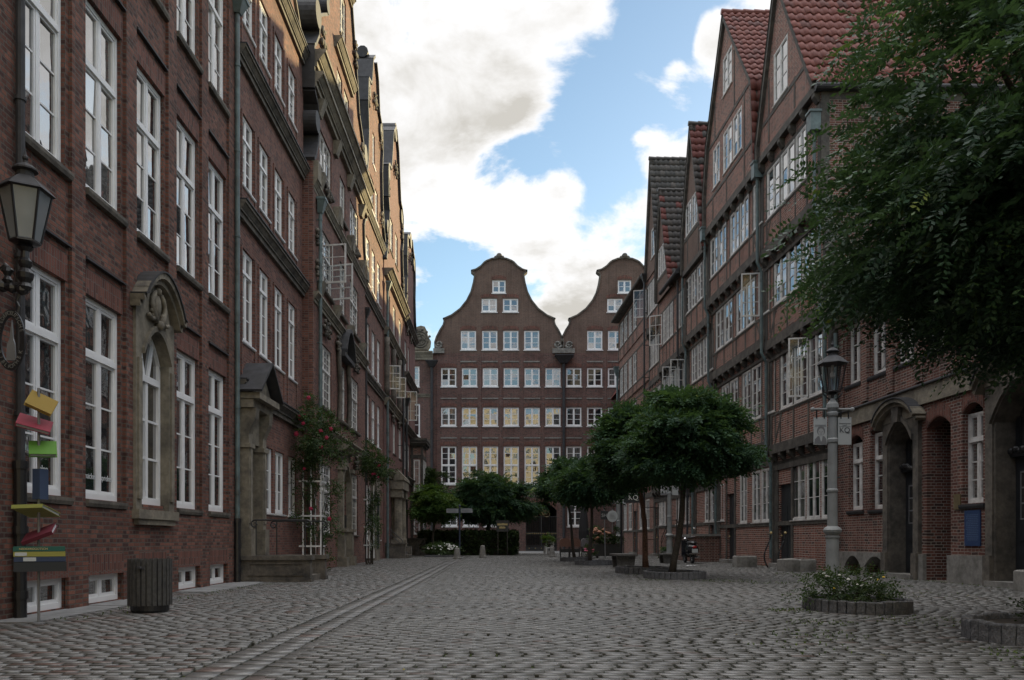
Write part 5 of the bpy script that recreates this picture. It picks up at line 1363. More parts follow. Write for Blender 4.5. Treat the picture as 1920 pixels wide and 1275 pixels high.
for w in wr: mb.cut(); arch_band(mb, FF, (w[0] + w[1]) / 2, (w[1] - w[0]) / 2 + .06, w[3] + .02, .14, .28, -.02, .02)
mb.cut(); arch_band(mb, FF, (AR0 + AR1) / 2, (AR1 - AR0) / 2 + .05, ARS, fz(941) - ARS, .42, -.02, .025)
part(T7, 'brick_arch', mb, M_SOL)
mb = MB()
for w in wr:
    if w[4] in 'mt' and w[2] > 4: mb.cut(); mb.fbox(FF, w[0] - .04, w[1] + .04, w[2] - 1.12, w[2] - 1.0, -.02, .045)
part(T7, 'stone_ledge', mb, M_CONC)
mb = MB()
for k in range(-1, 12): mb.cut(); u = fx(827 + 39.1 * k + 33.8); mb.fbox(FF, u - .13, u + .13, 4.6, zb - .2, -.02, .04)
part(T7, 'brick_pilaster', mb, M_BRF)
for w in wr:
    t_ = w[4] == 't'
    window(T7, FF, w[0], w[1], w[2], w[3], 2, 3 if w[4] in 'mt' else 2, split=2, d=-.05, fw=.085, mw=.04, transom=(w[2] + w[3]) / 2 if t_ else None, trow=3, glass=M_GLASSF, sill=(.10, .08), sillmat=M_WHITE)
pipe(T7, FF, fx(1057), 0, fz(682), .13, .2, M_LEAD, head=(.75, .55))
# gate in the archway and the passage
G_ = thing('iron_gate', 'black iron gate with gilded bands closing the archway of the far building', 'gate', ((AR0 + AR1) / 2, YF, 0))
mb = MB()
x = AR0 + .05
while x < AR1: mb.box((x - .018, YF - .02, .08), (x + .018, YF + .02, 3.1)); x += .15
for z in (.1, .45, 1.42, 1.62, 3.05): mb.box((AR0, YF - .03, z), (AR1, YF + .03, z + .06))
mb.box((AR0, YF - .04, .0), (AR1, YF - .031, .38)); mb.box(((AR0 + AR1) / 2 - .06, YF - .05, 0), ((AR0 + AR1) / 2 + .06, YF + .05, 3.1))
part(G_, 'bars', mb, M_IRON)
gm = MB()
for k in range(16): gm.ball((AR0 + .1 + (AR1 - AR0 - .2) * k / 15, YF - .05, 1.55), .06, 6)
for k in range(5): gm.ball((AR0 + .3 + (AR1 - AR0 - .6) * k / 4, YF - .06, .22), .06, 6)
part(G_, 'gilded_band', gm, M_GOLDD)
gm = MB(); cx = (AR0 + AR1) / 2 + .1
gm.tube([(cx + .28 * sin(t) - .1, YF - .05, 3.5 + .3 * cos(t * 1.5)) for t in np.linspace(0, 6.3, 22)], .03, 6)
gm.tube([(cx + .2 + .22 * cos(t), YF - .05, 3.45 + .22 * sin(t * 2)) for t in np.linspace(0, 6.3, 22)], .025, 6)
for s_ in (-1, 1): gm.tube([(cx - .1 + s_ * (.5 + .25 * sin(t)), YF - .05, 3.3 + .25 * cos(t)) for t in np.linspace(0, 4, 12)], .025, 6)
part(G_, 'monogram', gm, M_GOLDD)
mb = MB()
for x in (AR0 - .02, AR1 + .02): mb.poly([(x, YF + .2, -.05), (x, YF + 9, -.05), (x, YF + 9, 4.5), (x, YF + .2, 4.5)])
mb.poly([(AR0, YF + .2, 4.45), (AR1, YF + .2, 4.45), (AR1, YF + 9, 4.45), (AR0, YF + 9, 4.45)])
part(T7, 'gateway_passage', mb, M_STONED)

# --- low link building with the carved rosette
T8 = thing('brick_building', 'narrow brick building crowned by a carved stone rosette, left of the two gables', 'building', (fx(790), YF - .25, 0), 'other brick houses')
F8 = Facade((0, YF - .25), (1, 0), (0, -1))
w8 = [(fx(762), fx(787), fz(726), fz(688)), (fx(764), fx(788), fz(819), fz(758)), (fx(764), fx(788), fz(900), fz(845))]
mb = MB(); shape_wall(mb, F8, [(fx(690), -.05), (fx(690), fz(672))], [(fx(809), -.05), (fx(809), fz(672))], w8, reveal=.2); body(mb, F8, fx(690), fx(809), fz(672)); part(T8, 'wall', mb, M_BRF)
for w in w8: window(T8, F8, *w, 2, 3, split=1, d=-.05, fw=.09, mw=.04, glass=M_GLASSF, sill=(.1, .08), sillmat=M_WHITE)
mb = MB(); cornice(mb, F8, fx(690), fx(812), fz(676), .75, .35); cornice(mb, F8, fx(690), fx(809), fz(746), .3, .15); cornice(mb, F8, fx(690), fx(809), fz(832), .3, .15); part(T8, 'cornice', mb, M_STONE)
mb = MB()
rp = [(770, 657), (773, 640), (771, 630), (776, 618), (783, 614), (790, 612), (797, 614), (801, 622), (803, 632), (808, 640), (807, 650), (803, 657)]
mb.prism(F8, [(fx(a), fz(b_)) for a, b_ in rp][::-1], -.5, .05); ro = part(T8, 'rosette', mb, M_STONE)
mb = MB(); c0, z0 = fx(788), fz(638)
for r in (.28, .5, .72): mb.tube([F8.p(c0 + r * cos(t), z0 + r * sin(t), .06) for t in np.linspace(0, 6.2832, 26)], .07, 6)
mb.ball(F8.p(c0, z0, .08), .18, 8)
for k in range(5): mb.ball(F8.p(c0 + .40 * cos(k * 1.2566), z0 + .40 * sin(k * 1.2566), .06), .11, 7)
for k in range(6): mb.ball(F8.p(c0 + .9 * cos(.3 + k * .52), z0 + .9 * sin(.3 + k * .52), .05), .12, 7)
part(ro, 'rosette_carving', mb, M_STONED, smooth=True)
pipe(T8, F8, fx(810.5), 0, fz(690), .13, .2, M_LEAD, head=(.5, .45))

# --- pale house behind the viewpoint, mirrored in the far windows
T9 = thing('townhouse', 'tall cream townhouse behind the viewpoint, mirrored in the middle windows of the far building', 'house', (3, -22, 0))
F9 = Facade((0, -22), (1, 0), (0, 1))
M_CREAM = simple('cream_render', (.52, .48, .40), .8, var=.1)
w9 = [(-4.6 + 2.3 * k, -3.5 + 2.3 * k, 2 + 3.6 * j, 4.1 + 3.6 * j) for k in range(7) for j in range(7)]
mb = MB(); shape_wall(mb, F9, [(-6, 0), (-6, 28)], [(12.5, 0), (12.5, 28)], w9, reveal=.25); body(mb, F9, -6, 12.5, 28); mb.fbox(F9, -6, 12.5, 27.5, 28.2, -.1, .4); part(T9, 'wall', mb, M_CREAM)
mb = MB()
for a, b_, z0, z1 in w9: mb.fbox(F9, a, b_, z0, z1, -.24, -.2)
o9 = part(T9, 'window', mb, M_GLASS)
# ------------------------------------------------------------------ plants
def unit(v): return v / np.maximum(1e-9, np.linalg.norm(v, axis=1, keepdims=True))
def compound(o, d, rach, pairs, ll, lw, droop=.25):
    "pinnate leaves: one diamond per leaflet"
    K = len(o); d = unit(d)
    ref = np.tile([0, 0, 1.0], (K, 1)) + RNG.normal(0, .45, (K, 3))
    side = unit(np.cross(d, ref)); out = []; kk = []
    sc = (.75 + .5 * RNG.random(K))[:, None]
    for j in range(pairs + 1):
        t = (j + .6) / (pairs + .6)
        p = o + d * rach * sc * t; p[:, 2] -= droop * rach * t * t * sc[:, 0]
        for s_ in ((-1, 1) if j < pairs else (0,)):
            ld = unit(side * s_ * .9 + d * (.45 if s_ else 1) + RNG.normal(0, .16, (K, 3)) + np.array([0, 0, -.22]))
            wd = unit(np.cross(ld, np.cross(d, side) + RNG.normal(0, .35, (K, 3))))
            l = ll * sc * (.85 + .3 * RNG.random((K, 1))); w = lw * sc
            out.append(np.stack([p, p + ld * l * .55 + wd * w * .5, p + ld * l, p + ld * l * .55 - wd * w * .5], 1)); kk.append(np.arange(K))
    return np.concatenate(out), np.concatenate(kk)
def leaf_obj(name, T, quads, tone, mat, kind=None, label=None, cat=None, loc=(0, 0, 0)):
    n = len(quads)
    ob = np_mesh(name, quads.reshape(-1, 3), np.arange(n * 4).reshape(n, 4), mat, T, tuple(root_of(T).location) if T else loc, tone)
    if kind: ob['kind'] = kind
    return ob
def crown_points(c, rad, K, clumps, flat=.6, shell=.5, lump=.16):
    u = RNG.normal(size=(clumps, 3)); u = unit(u); u[:, 2] = np.where(u[:, 2] < 0, u[:, 2] * flat, u[:, 2])
    rr = (shell + (1 - shell) * RNG.random(clumps) ** .5)
    az = np.arctan2(u[:, 1], u[:, 0])
    rr *= 1 + .10 * np.sin(3 * az + 1.3) * (1 - np.abs(u[:, 2])) + .07 * np.sin(7 * az + 4 * u[:, 2])
    cc = u * rr[:, None]
    idx = RNG.integers(0, clumps, K)
    p = cc[idx] + RNG.normal(0, lump, (K, 3)) * np.array([1.15, 1.15, .42])
    return p * np.array(rad) + np.array(c), p, idx
def tree(name, label, base, c, rad, K, rach, pairs, ll, lw, trunk_r, bark, mat, clumps=90, flat=.6, group=None, lean=(0, 0), trunk=True, droop=.35, limbs=14, shell=.5, lump=.16):
    T = thing(name, label, 'tree', base, group)
    if trunk:
        b0 = Vector(base); top = Vector((c[0] + lean[0] * 0, c[1], c[2] - rad[2] * .35))
        mb = MB(); pts = []
        for i in range(9):
            t = i / 8; p = b0.lerp(top, t); p.x += .03 * sin(t * 7 + base[0]); p.y += .03 * cos(t * 5); pts.append(tuple(p))
        mb.tube(pts, [trunk_r * (1.25 if i == 0 else 1.05 - .35 * i / 8) for i in range(9)], 10)
        tr = part(T, 'trunk', mb, bark, smooth=True)
        lb = MB(); r = random.Random(int(base[1] * 10))
        for i in range(limbs):
            a = 2 * pi * i / limbs + r.uniform(-.2, .2); e = r.uniform(-.1, 1.0)
            q = Vector((c[0] + rad[0] * .85 * cos(a) * cos(e), c[1] + rad[1] * .85 * sin(a) * cos(e), c[2] + rad[2] * .8 * sin(e)))
            s0 = top + (b0 - top) * .06 * (i % 3); m_ = s0.lerp(q, .5) + Vector((r.uniform(-.1, .1), r.uniform(-.1, .1), .12)) * rad[0] * .5
            lb.tube([tuple(s0), tuple(s0.lerp(m_, .5)), tuple(m_), tuple(m_.lerp(q, .55)), tuple(q)], [trunk_r * .5, trunk_r * .4, trunk_r * .28, trunk_r * .17, .008], 6)
        part(T, 'limbs', lb, bark, smooth=True)
    o, p, idx = crown_points(c, rad, K, clumps, flat, shell, lump)
    d = p * np.array([1, 1, .6]) + RNG.normal(0, .45, p.shape) + np.array([0, 0, -.12])
    q, k = compound(o, d, rach, pairs, ll, lw, droop)
    ct = RNG.random(clumps)[idx]
    hgt = np.clip(np.linalg.norm(p, axis=1), 0, 1.3)
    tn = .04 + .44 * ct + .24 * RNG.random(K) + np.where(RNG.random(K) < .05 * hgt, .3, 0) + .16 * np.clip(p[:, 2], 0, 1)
    tone = np.clip(tn[k] + RNG.normal(0, .06, len(k)), 0, 1)
    leaf_obj('crown', T, q, tone, mat)
    return T
GT = 'clipped round trees along the street'
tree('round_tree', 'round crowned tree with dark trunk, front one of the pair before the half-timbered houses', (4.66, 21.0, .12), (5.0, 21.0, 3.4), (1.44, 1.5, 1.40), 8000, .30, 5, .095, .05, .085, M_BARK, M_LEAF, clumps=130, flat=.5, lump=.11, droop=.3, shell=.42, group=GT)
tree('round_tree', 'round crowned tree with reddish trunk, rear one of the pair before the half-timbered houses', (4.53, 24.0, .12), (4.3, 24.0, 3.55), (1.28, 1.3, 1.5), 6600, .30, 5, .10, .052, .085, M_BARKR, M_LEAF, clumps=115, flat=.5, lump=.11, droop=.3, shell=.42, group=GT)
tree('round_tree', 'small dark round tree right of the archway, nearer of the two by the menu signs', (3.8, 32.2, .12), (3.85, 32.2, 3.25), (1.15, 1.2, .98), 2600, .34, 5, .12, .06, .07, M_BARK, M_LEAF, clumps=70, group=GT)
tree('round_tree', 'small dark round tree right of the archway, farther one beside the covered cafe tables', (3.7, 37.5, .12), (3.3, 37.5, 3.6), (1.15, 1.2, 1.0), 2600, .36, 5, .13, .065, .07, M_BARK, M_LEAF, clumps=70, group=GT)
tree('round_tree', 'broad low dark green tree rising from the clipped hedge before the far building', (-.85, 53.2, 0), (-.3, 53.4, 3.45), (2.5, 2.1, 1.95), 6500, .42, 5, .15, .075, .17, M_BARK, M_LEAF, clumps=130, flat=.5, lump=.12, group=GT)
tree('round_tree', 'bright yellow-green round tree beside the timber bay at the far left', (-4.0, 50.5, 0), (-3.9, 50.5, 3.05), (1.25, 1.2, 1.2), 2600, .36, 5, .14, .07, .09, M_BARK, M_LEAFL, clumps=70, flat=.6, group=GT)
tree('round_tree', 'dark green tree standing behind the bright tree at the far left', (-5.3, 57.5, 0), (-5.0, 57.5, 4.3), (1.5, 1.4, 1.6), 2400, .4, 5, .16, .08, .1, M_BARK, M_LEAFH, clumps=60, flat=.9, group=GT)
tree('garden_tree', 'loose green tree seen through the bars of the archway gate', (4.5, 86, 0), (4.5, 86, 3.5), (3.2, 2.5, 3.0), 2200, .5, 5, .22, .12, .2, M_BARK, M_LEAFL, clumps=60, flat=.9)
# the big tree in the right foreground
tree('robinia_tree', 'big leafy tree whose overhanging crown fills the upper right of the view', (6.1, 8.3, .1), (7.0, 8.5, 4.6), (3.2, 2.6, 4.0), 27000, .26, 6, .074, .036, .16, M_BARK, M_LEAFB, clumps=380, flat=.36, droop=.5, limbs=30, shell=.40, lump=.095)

def box_leaves(n, lo, hi, ll, lw):
    lo, hi = np.array(lo), np.array(hi); p = lo + (hi - lo) * RNG.random((n, 3))
    ax = RNG.integers(0, 4, n); e = .06
    p[:, 1] = np.where(ax == 0, lo[1] + e * RNG.normal(size=n), p[:, 1]); p[:, 2] = np.where(ax == 1, hi[2] + e * RNG.normal(size=n), p[:, 2])
    p[:, 0] = np.where(ax == 2, lo[0] + e * RNG.normal(size=n), np.where(ax == 3, hi[0] + e * RNG.normal(size=n), p[:, 0]))
    d = RNG.normal(size=(n, 3)) + np.array([0, -.3, .5])
    return compound(p, d, .10, 2, ll, lw, .1)
T = thing('hedge', 'clipped dark green hedge in front of the far building', 'hedge', (-1.8, 52.2, 0))
mb = MB(); mb.box((-4.75, 51.65, 0), (1.15, 53.0, 1.33)); part(T, 'inner_box', mb, M_SOIL)  # solid dark box filling the hedge behind its leaves
q, k = box_leaves(5200, (-4.85, 51.5, .03), (1.25, 53.1, 1.45), .13, .075)
leaf_obj('foliage', T, q, np.clip(RNG.random(5200)[k], 0, 1), M_LEAFH)
M_PETALW = flat('white_petal', (.75, .74, .72)); M_PETALR = flat('crimson_petal', (.34, .012, .055)); M_PETALP = flat('pink_petal', (.55, .12, .20)); M_PETALO = flat('faded_orange_petal', (.36, .17, .10)); M_PETALY = flat('yellow_petal', (.75, .5, .03))
def bush(name, label, cat, base, c, rad, K, ll, petal=None, nf=0, fr=.03, mat=None, group=None, pm=None, stems=8):
    T = thing(name, label, cat, base, group)
    sb = MB(); r = random.Random(int(abs(base[0] * 31 + base[1] * 7)))
    for i in range(stems):
        a = r.uniform(0, 6.28); q = (c[0] + rad[0] * .7 * cos(a), c[1] + rad[1] * .7 * sin(a), c[2] + rad[2] * r.uniform(-.2, .8))
        sb.tube([(base[0] + .1 * cos(a), base[1] + .1 * sin(a), base[2]), ((base[0] + q[0]) / 2, (base[1] + q[1]) / 2, (base[2] + q[2]) / 2 + .08), q], [.012, .009, .004], 5)
    part(T, 'stems', sb, M_BARK)
    o, p, idx = crown_points(c, rad, K, max(12, K // 22), .8, .3, .16)
    q, k = compound(o, p + RNG.normal(0, .6, p.shape) + np.array([0, 0, .2]), ll * 2.2, 2, ll, ll * .55, .2)
    leaf_obj('foliage', T, q, np.clip(RNG.random(K)[k] * .8 + RNG.normal(0, .1, len(k)), 0, 1), mat or M_LEAFR)
    for i in range(nf):
        u = RNG.normal(size=3); u /= np.linalg.norm(u); u[2] = abs(u[2]) if r.random() < .8 else u[2]; u[1] = -abs(u[1]) if r.random() < .75 else u[1]
        f = MB(); pc = np.array(c) + u * np.array(rad) * r.uniform(.75, 1.02)
        s_ = fr * r.uniform(.7, 1.3); f.ball(pc, s_, 7, 0, (1, 1, .75))
        for t in range(5): f.ball(pc + np.array([cos(t * 1.257), sin(t * 1.257), -.2]) * s_ * .7, s_ * .6, 6, 0, (1, 1, .5))
        part(T, 'flower', f, (pm[i % len(pm)] if pm else petal))
    return T
bush('flower_bed', 'low bed of white flowers in front of the hedge by the signpost', 'plant', (-3.1, 47, 0), (-3.1, 47, .42), (.95, .8, .40), 520, .08, M_PETALW, 45, .045)
mb = MB(); mb.box((-4.1, 46.1, 0), (-2.1, 46.25, .12)); solo('bed_edging', mb, M_GRAN, 'low stone edging in front of the white flower bed', 'edging', (-3.1, 46.2, 0))

# climbing roses and their trellises
def trellis(label, x0, x1, y, z1, bars, dep):
    T = thing('trellis', label, 'trellis', ((x0 + x1) / 2, y, 0), 'white rose trellises')
    for x, yy in ((x0 + .12, y), ((x0 + x1) / 2 + .03, y), (x1, y), (x1 - .06, y + dep), ((x0 + x1) / 2, y + dep)):
        mb = MB(); mb.box((x - .02, yy - .02, .25), (x + .02, yy + .02, z1 if yy == y else z1 - .5)); part(T, 'upright', mb, M_WHITE)
    for z in bars:
        mb = MB(); mb.box((x0, y - .045, z), (x1 + .04, y - .021, z + .05)); mb.box((x1 - .01, y, z), (x1 + .02, y + dep, z + .05)); part(T, 'crossbar', mb, M_WHITE)
trellis('white wooden trellis of the climbing rose right behind the front stoop', -5.98, -5.32, 24.3, 3.45, (.78, 1.7, 2.75), .7)
trellis('narrow white trellis of the climbing rose between third and fourth house', -5.35, -4.95, 32.4, 3.2, (.75, 1.5, 2.6), .5)
def rose(label, base, clouds, nf, K):
    T = thing('climbing_rose', label, 'plant', base, 'climbing roses on the left facades')
    sb = MB(); r = random.Random(nf)
    for i in range(9):
        c, rad, w = clouds[i % len(clouds)]
        q = (c[0] + r.uniform(-.6, .6) * rad[0], c[1] + r.uniform(-.6, .6) * rad[1], c[2] + r.uniform(-.3, .9) * rad[2])
        sb.tube([(base[0] + r.uniform(-.15, .15), base[1] + .1, 0), (base[0] + r.uniform(-.25, .25), base[1] + .1, q[2] * .35), ((base[0] + q[0]) / 2 + r.uniform(-.2, .2), q[1], q[2] * .7), q], [.022, .017, .012, .005], 6)
    part(T, 'stems', sb, M_BARK)
    qs, ts = [], []
    for c, rad, w in clouds:
        n = int(K * w)
        o, p, idx = crown_points(c, rad, n, max(10, n // 16), 1.0, .15, .2)
        q, k = compound(o, p + RNG.normal(0, .6, p.shape), .16, 2, .075, .045, .3)
        qs.append(q); ts.append(np.clip((RNG.random(n) * .75)[k] + RNG.normal(0, .14, len(k)), 0, 1))
    leaf_obj('foliage', T, np.concatenate(qs), np.concatenate(ts), M_LEAFR)
    for i in range(nf):
        c, rad, w = clouds[r.randrange(len(clouds))]
        u = np.array([r.uniform(-.8, .8), -r.uniform(.5, 1), r.uniform(-.8, .8)]); pc = np.array(c) + u * np.array(rad)
        f = MB(); s_ = r.uniform(.035, .06); f.ball(pc, s_, 7, 0, (1, 1, .8))
        for t in range(5): f.ball(pc + np.array([cos(t * 1.257), -.2, sin(t * 1.257)]) * s_ * .75, s_ * .6, 6)
        part(T, 'flower', f, M_PETALR)
rose('tall climbing rose with crimson blooms behind the front stoop', (-5.6, 24.35, 0), [((-5.45, 24.2, 4.15), (.62, .6, .95), .40), ((-5.75, 24.3, 2.6), (.35, .5, 1.6), .24), ((-5.0, 24.4, 3.9), (.5, .5, .6), .16), ((-5.15, 24.9, 1.9), (.28, .5, 1.5), .15), ((-5.7, 24.3, 5.0), (.25, .3, .5), .05)], 13, 1900)
rose('smaller climbing rose with few blooms between third and fourth house', (-5.15, 32.4, 0), [((-5.0, 32.3, 4.1), (.45, .5, .8), .5), ((-4.6, 32.4, 3.9), (.5, .5, .5), .2), ((-4.95, 32.4, 2.2), (.22, .4, 1.5), .3)], 5, 1400)

# ------------------------------------------------------------------ kerb rings of granite palisades
def ring(label, c, rx, ry, n, h, soil=True, group='granite palisade rings round trees and lamps'):
    T = thing('palisade_ring', label, 'planting ring', (c[0], c[1], 0), group)
    r = random.Random(int(c[1] * 13)); n = min(n, 60)
    for i in range(n):
        a = 2 * pi * i / n; hh = h * r.uniform(.93, 1.06); w = pi * (rx + ry) / n * .455
        ca, sa = cos(a), sin(a); px_, py_ = c[0] + rx * ca, c[1] + ry * sa
        tx, ty = -rx * sa, ry * ca; l = sqrt(tx * tx + ty * ty); tx, ty = tx / l, ty / l; nx, ny = ty, -tx
        mb = MB(); vs = []
        for z, k in ((-.04, 1.0), (hh * .2, 1.03), (hh * .55, .97), (hh * .93, .99), (hh, .86)):
            for s_, q in ((-1, -.9), (-.55, -1), (.55, -1), (1, -.9), (1, .9), (-1, .9)):
                j = r.uniform(.93, 1.05)
                vs.append((px_ + tx * w * s_ * k * j - nx * .055 * q * k * j, py_ + ty * w * s_ * k * j - ny * .055 * q * k * j, z))
        fs = [tuple(range(6))[::-1], tuple(24 + q for q in range(6))]
        for z in range(4):
            for q in range(6): fs.append((z * 6 + q, z * 6 + (q + 1) % 6, z * 6 + 6 + (q + 1) % 6, z * 6 + 6 + q))
        mb.faces(vs, fs); part(T, 'palisade_stone', mb, M_GRAN)
    sb = MB(); sb.poly([(c[0] + (rx - .04) * cos(2 * pi * i / 30), c[1] + (ry - .04) * sin(2 * pi * i / 30), h * .7) for i in range(30)]); part(T, 'soil', sb, M_SOIL)
    return T
ring('granite palisade ring of the flower bed at the foot of the grey street lamp', (5.15, 11.45), .64, .80, 38, .17)
ring('granite palisade ring cut off by the lower right corner of the view', (5.82, 7.95), 1.02, .86, 44, .20)
ring('granite palisade ring round the front tree of the pair', (4.66, 20.9), .74, .9, 34, .19)
ring('granite palisade ring round the reddish rear trunk of the pair', (4.45, 24.2), .78, .95, 34, .19)
ring('granite palisade ring round the nearer small tree by the menu signs', (3.95, 32.2), .72, .9, 30, .18)
ring('granite palisade ring round the farther small tree by the cafe tables', (3.75, 37.5), .7, .9, 28, .18)
bush('flower_bed', 'straggly bush of white flowers inside the ring at the foot of the street lamp', 'plant', (5.0, 11.4, .14), (5.0, 11.4, .32), (.64, .5, .26), 900, .045, None, 18, .017, pm=[M_PETALW, M_PETALW, M_PETALW, M_PETALW, M_PETALY], stems=9, mat=M_LEAFR)
bush('ground_shrub', 'dark leafy low shrub in the ring at the lower right corner', 'plant', (5.9, 7.9, .14), (5.95, 7.9, .25), (.7, .5, .14), 420, .04, mat=M_LEAFH, stems=8)

# ------------------------------------------------------------------ street lamps with hanging banners
def copy_tree(o, parent=None):
    c = o.copy(); COL.objects.link(c)
    if parent is not None: c.parent = parent
    for ch in list(o.children): copy_tree(ch, c)
    return c
def lantern(T, c, s, n=6, post=M_IRON, glass=M_CLEAR):
    "glass lantern with its tip down at c; s = height of the glass body"
    x, y, z = c
    r0, r1 = .27 * s, .46 * s
    def ringp(r, zz, k): a = 2 * pi * k / n + pi / n; return (x + r * cos(a), y + r * sin(a), zz)
    body_ = MB()
    body_.lathe((x, y, z - .10 * s), [(.05 * s, 0), (.16 * s, .03 * s), (.12 * s, .07 * s), (r0 * 1.06, .10 * s), (r0 * 1.06, .135 * s)], n, 0, pi / n)
    for k in range(n):
        body_.tube([ringp(r0, z + .03 * s, k), ringp(r1, z + s, k)], .014 * s / .8 + .004, 5)
        body_.tube([ringp(r1, z + s, k), ringp(r1, z + s, (k + 1) % n)], .02 * s, 5)
        body_.tube([ringp(r0, z + .03 * s, k), ringp(r0, z + .03 * s, (k + 1) % n)], .018 * s, 5)
    fr = part(T, 'lantern_frame', body_, post)
    top = MB()
    top.lathe((x, y, z + s), [(r1 * 1.16, 0), (r1 * 1.12, .03 * s), (r1 * .72, .20 * s), (r1 * .42, .30 * s)], n, 0, pi / n)
    top.lathe((x, y, z + s * 1.30), [(r1 * .36, 0), (r1 * .34, .10 * s), (r1 * .5, .13 * s), (r1 * .5, .16 * s), (r1 * .3, .24 * s), (r1 * .10, .29 * s), (r1 * .09, .33 * s)], 12)
    top.ball((x, y, z + s * 1.69), .06 * s, 8); top.lathe((x, y, z + s * 1.73), [(.035 * s, 0), (.012 * s, .1 * s), (.002, .16 * s)], 8)
    part(T, 'lantern_roof', top, M_LEAD)
    gl = MB()
    for k in range(n): gl.poly([ringp(r0 * .98, z + .04 * s, k), ringp(r0 * .98, z + .04 * s, (k + 1) % n), ringp(r1 * .98, z + .98 * s, (k + 1) % n), ringp(r1 * .98, z + .98 * s, k)])
    part(fr, 'lantern_glass', gl, glass)
    bb = MB(); bb.ball((x, y, z + .62 * s), .09 * s, 8, 0, (1, 1, 1.35)); bb.lathe((x, y, z + .72 * s), [(.05 * s, 0), (.05 * s, .24 * s)], 8)
    part(fr, 'bulb', bb, M_WHITE2)
M_BANNER = flat('banner_white', (.42, .435, .43), .6); M_INK = flat('banner_ink', (.05, .05, .055), .6); M_INKG = flat('banner_grey', (.17, .17, .175), .6); M_INKL = flat('banner_light', (.36, .365, .36), .6)
def banner(T, x0, x1, y, z0, z1, kind):
    mb = MB(); mb.box((x0, y - .006, z0), (x1, y + .006, z1)); b_ = part(T, 'banner', mb, M_BANNER)
    hk = MB()
    for x in (x0 + (x1 - x0) * .22, x0 + (x1 - x0) * .78): hk.cut(); hk.box((x - .012, y - .012, z1 - .03), (x + .012, y + .012, z1 + .19))
    part(b_, 'hanger', hk, M_IRON)
    xc = (x0 + x1) / 2; yy = y - .008; w = x1 - x0; rot = (R(90), 0, 0)
    ln = MB(); ln.box((x0 + .06 * w, yy - .001, z1 - .20), (x1 - .06 * w, yy, z1 - .194)); part(b_, 'rule', ln, M_INK)
    if kind == 'text':
        text(b_, 'banner_lettering', 'KOMPONISTENQUARTIER', .021, (xc, yy, z1 - .135), rot, M_INK); text(b_, 'banner_lettering', 'HAMBURG', .019, (xc, yy, z1 - .168), rot, M_INK)
        text(b_, 'banner_lettering', 'KQ', .155, (xc, yy, z1 - .275), rot, M_INK)
        sw = MB(); sw.tube([(xc + .01 + .10 * t, yy, z1 - .315 - .02 * sin(t * 3.4)) for t in np.linspace(0, 1, 7)], .005, 5); part(b_, 'swash', sw, M_INK)
    else:
        ln = MB(); ln.box((x0 + .1 * w, yy - .001, z1 - .175), (x1 - .1 * w, yy, z1 - .16)); part(b_, 'small_print', ln, M_INKG)
        def disc(cx, cz, rx, rz, mat, nm, d):
            m_ = MB(); m_.poly([(cx + rx * cos(t), yy - d, cz + rz * sin(t)) for t in np.linspace(0, 6.2832, 19)[:-1]]); part(b_, nm, m_, mat)
        cx, cz = xc + .01, z0 + .27
        m_ = MB(); m_.poly([(x0 + .01, yy - .001, z0 + .01), (x1 - .01, yy - .001, z0 + .01), (x1 - .02, yy - .001, z0 + .12), (cx + .07, yy - .001, z0 + .18), (cx - .07, yy - .001, z0 + .18), (x0 + .02, yy - .001, z0 + .11)]); part(b_, 'portrait_coat', m_, M_INKG)
        m_ = MB(); m_.poly([(cx - .035, yy - .002, z0 + .185), (cx + .035, yy - .002, z0 + .185), (cx + .02, yy - .002, z0 + .09), (cx, yy - .002, z0 + .06)]); part(b_, 'portrait_shirt', m_, M_BANNER)
        disc(cx, cz + .02, .088, .105, M_INKG, 'portrait_hair', .0025); disc(cx, cz - .01, .062, .085, M_INKL, 'portrait_face', .004)
        m_ = MB()
        for s_ in (-1, 1): m_.poly([(cx + s_ * .026 - .013, yy - .005, cz), (cx + s_ * .026 + .013, yy - .005, cz), (cx + s_ * .026 + .013, yy - .005, cz + .007), (cx + s_ * .026 - .013, yy - .005, cz + .007)])
        m_.poly([(cx - .02, yy - .005, cz - .05), (cx + .02, yy - .005, cz - .05), (cx + .018, yy - .005, cz - .044), (cx - .018, yy - .005, cz - .044)]); m_.poly([(cx - .006, yy - .005, cz - .028), (cx + .008, yy - .005, cz - .028), (cx + .002, yy - .005, cz - .002)])
        part(b_, 'portrait_features', m_, M_INK)
LX, LY = 7.15, 17.0
TL = thing('street_lamp', 'grey street lamp with black lantern and two white banners, nearest on the right', 'street lamp', (LX, LY, 0), 'grey street lamps with banners')
mb = MB(); mb.lathe((LX, LY, 0), [(.18, 0), (.18, .05), (.135, .08), (.13, 1.02), (.15, 1.05), (.15, 1.08), (.12, 1.10), (.18, 1.16), (.19, 1.21), (.16, 1.25), (.105, 1.29), (.10, 2.0), (.115, 2.02), (.115, 2.06), (.095, 2.09), (.092, 3.05), (.112, 3.07), (.115, 3.13), (.09, 3.16), (.085, 3.60), (.11, 3.64), (.115, 3.69), (.09, 3.72), (.13, 3.80), (.12, 3.88), (.07, 3.94), (.045, 4.0)], 18)
part(TL, 'post', mb, M_LAMPPOST, smooth=False)
mb = MB(); mb.tube([(LX - .40, LY, 3.77), (LX + .40, LY, 3.77)], .028, 8); mb.ball((LX - .42, LY, 3.77), .05, 8); mb.ball((LX + .42, LY, 3.77), .05, 8); part(TL, 'banner_arm', mb, M_LAMPPOST)
mb = MB()
for s_ in (-1, 1): mb.tube([(LX, LY, 3.95), (LX + s_ * .10, LY, 4.0), (LX + s_ * .20, LY, 4.1), (LX + s_ * .22, LY, 4.24), (LX + s_ * .18, LY, 4.26)], .014, 6)
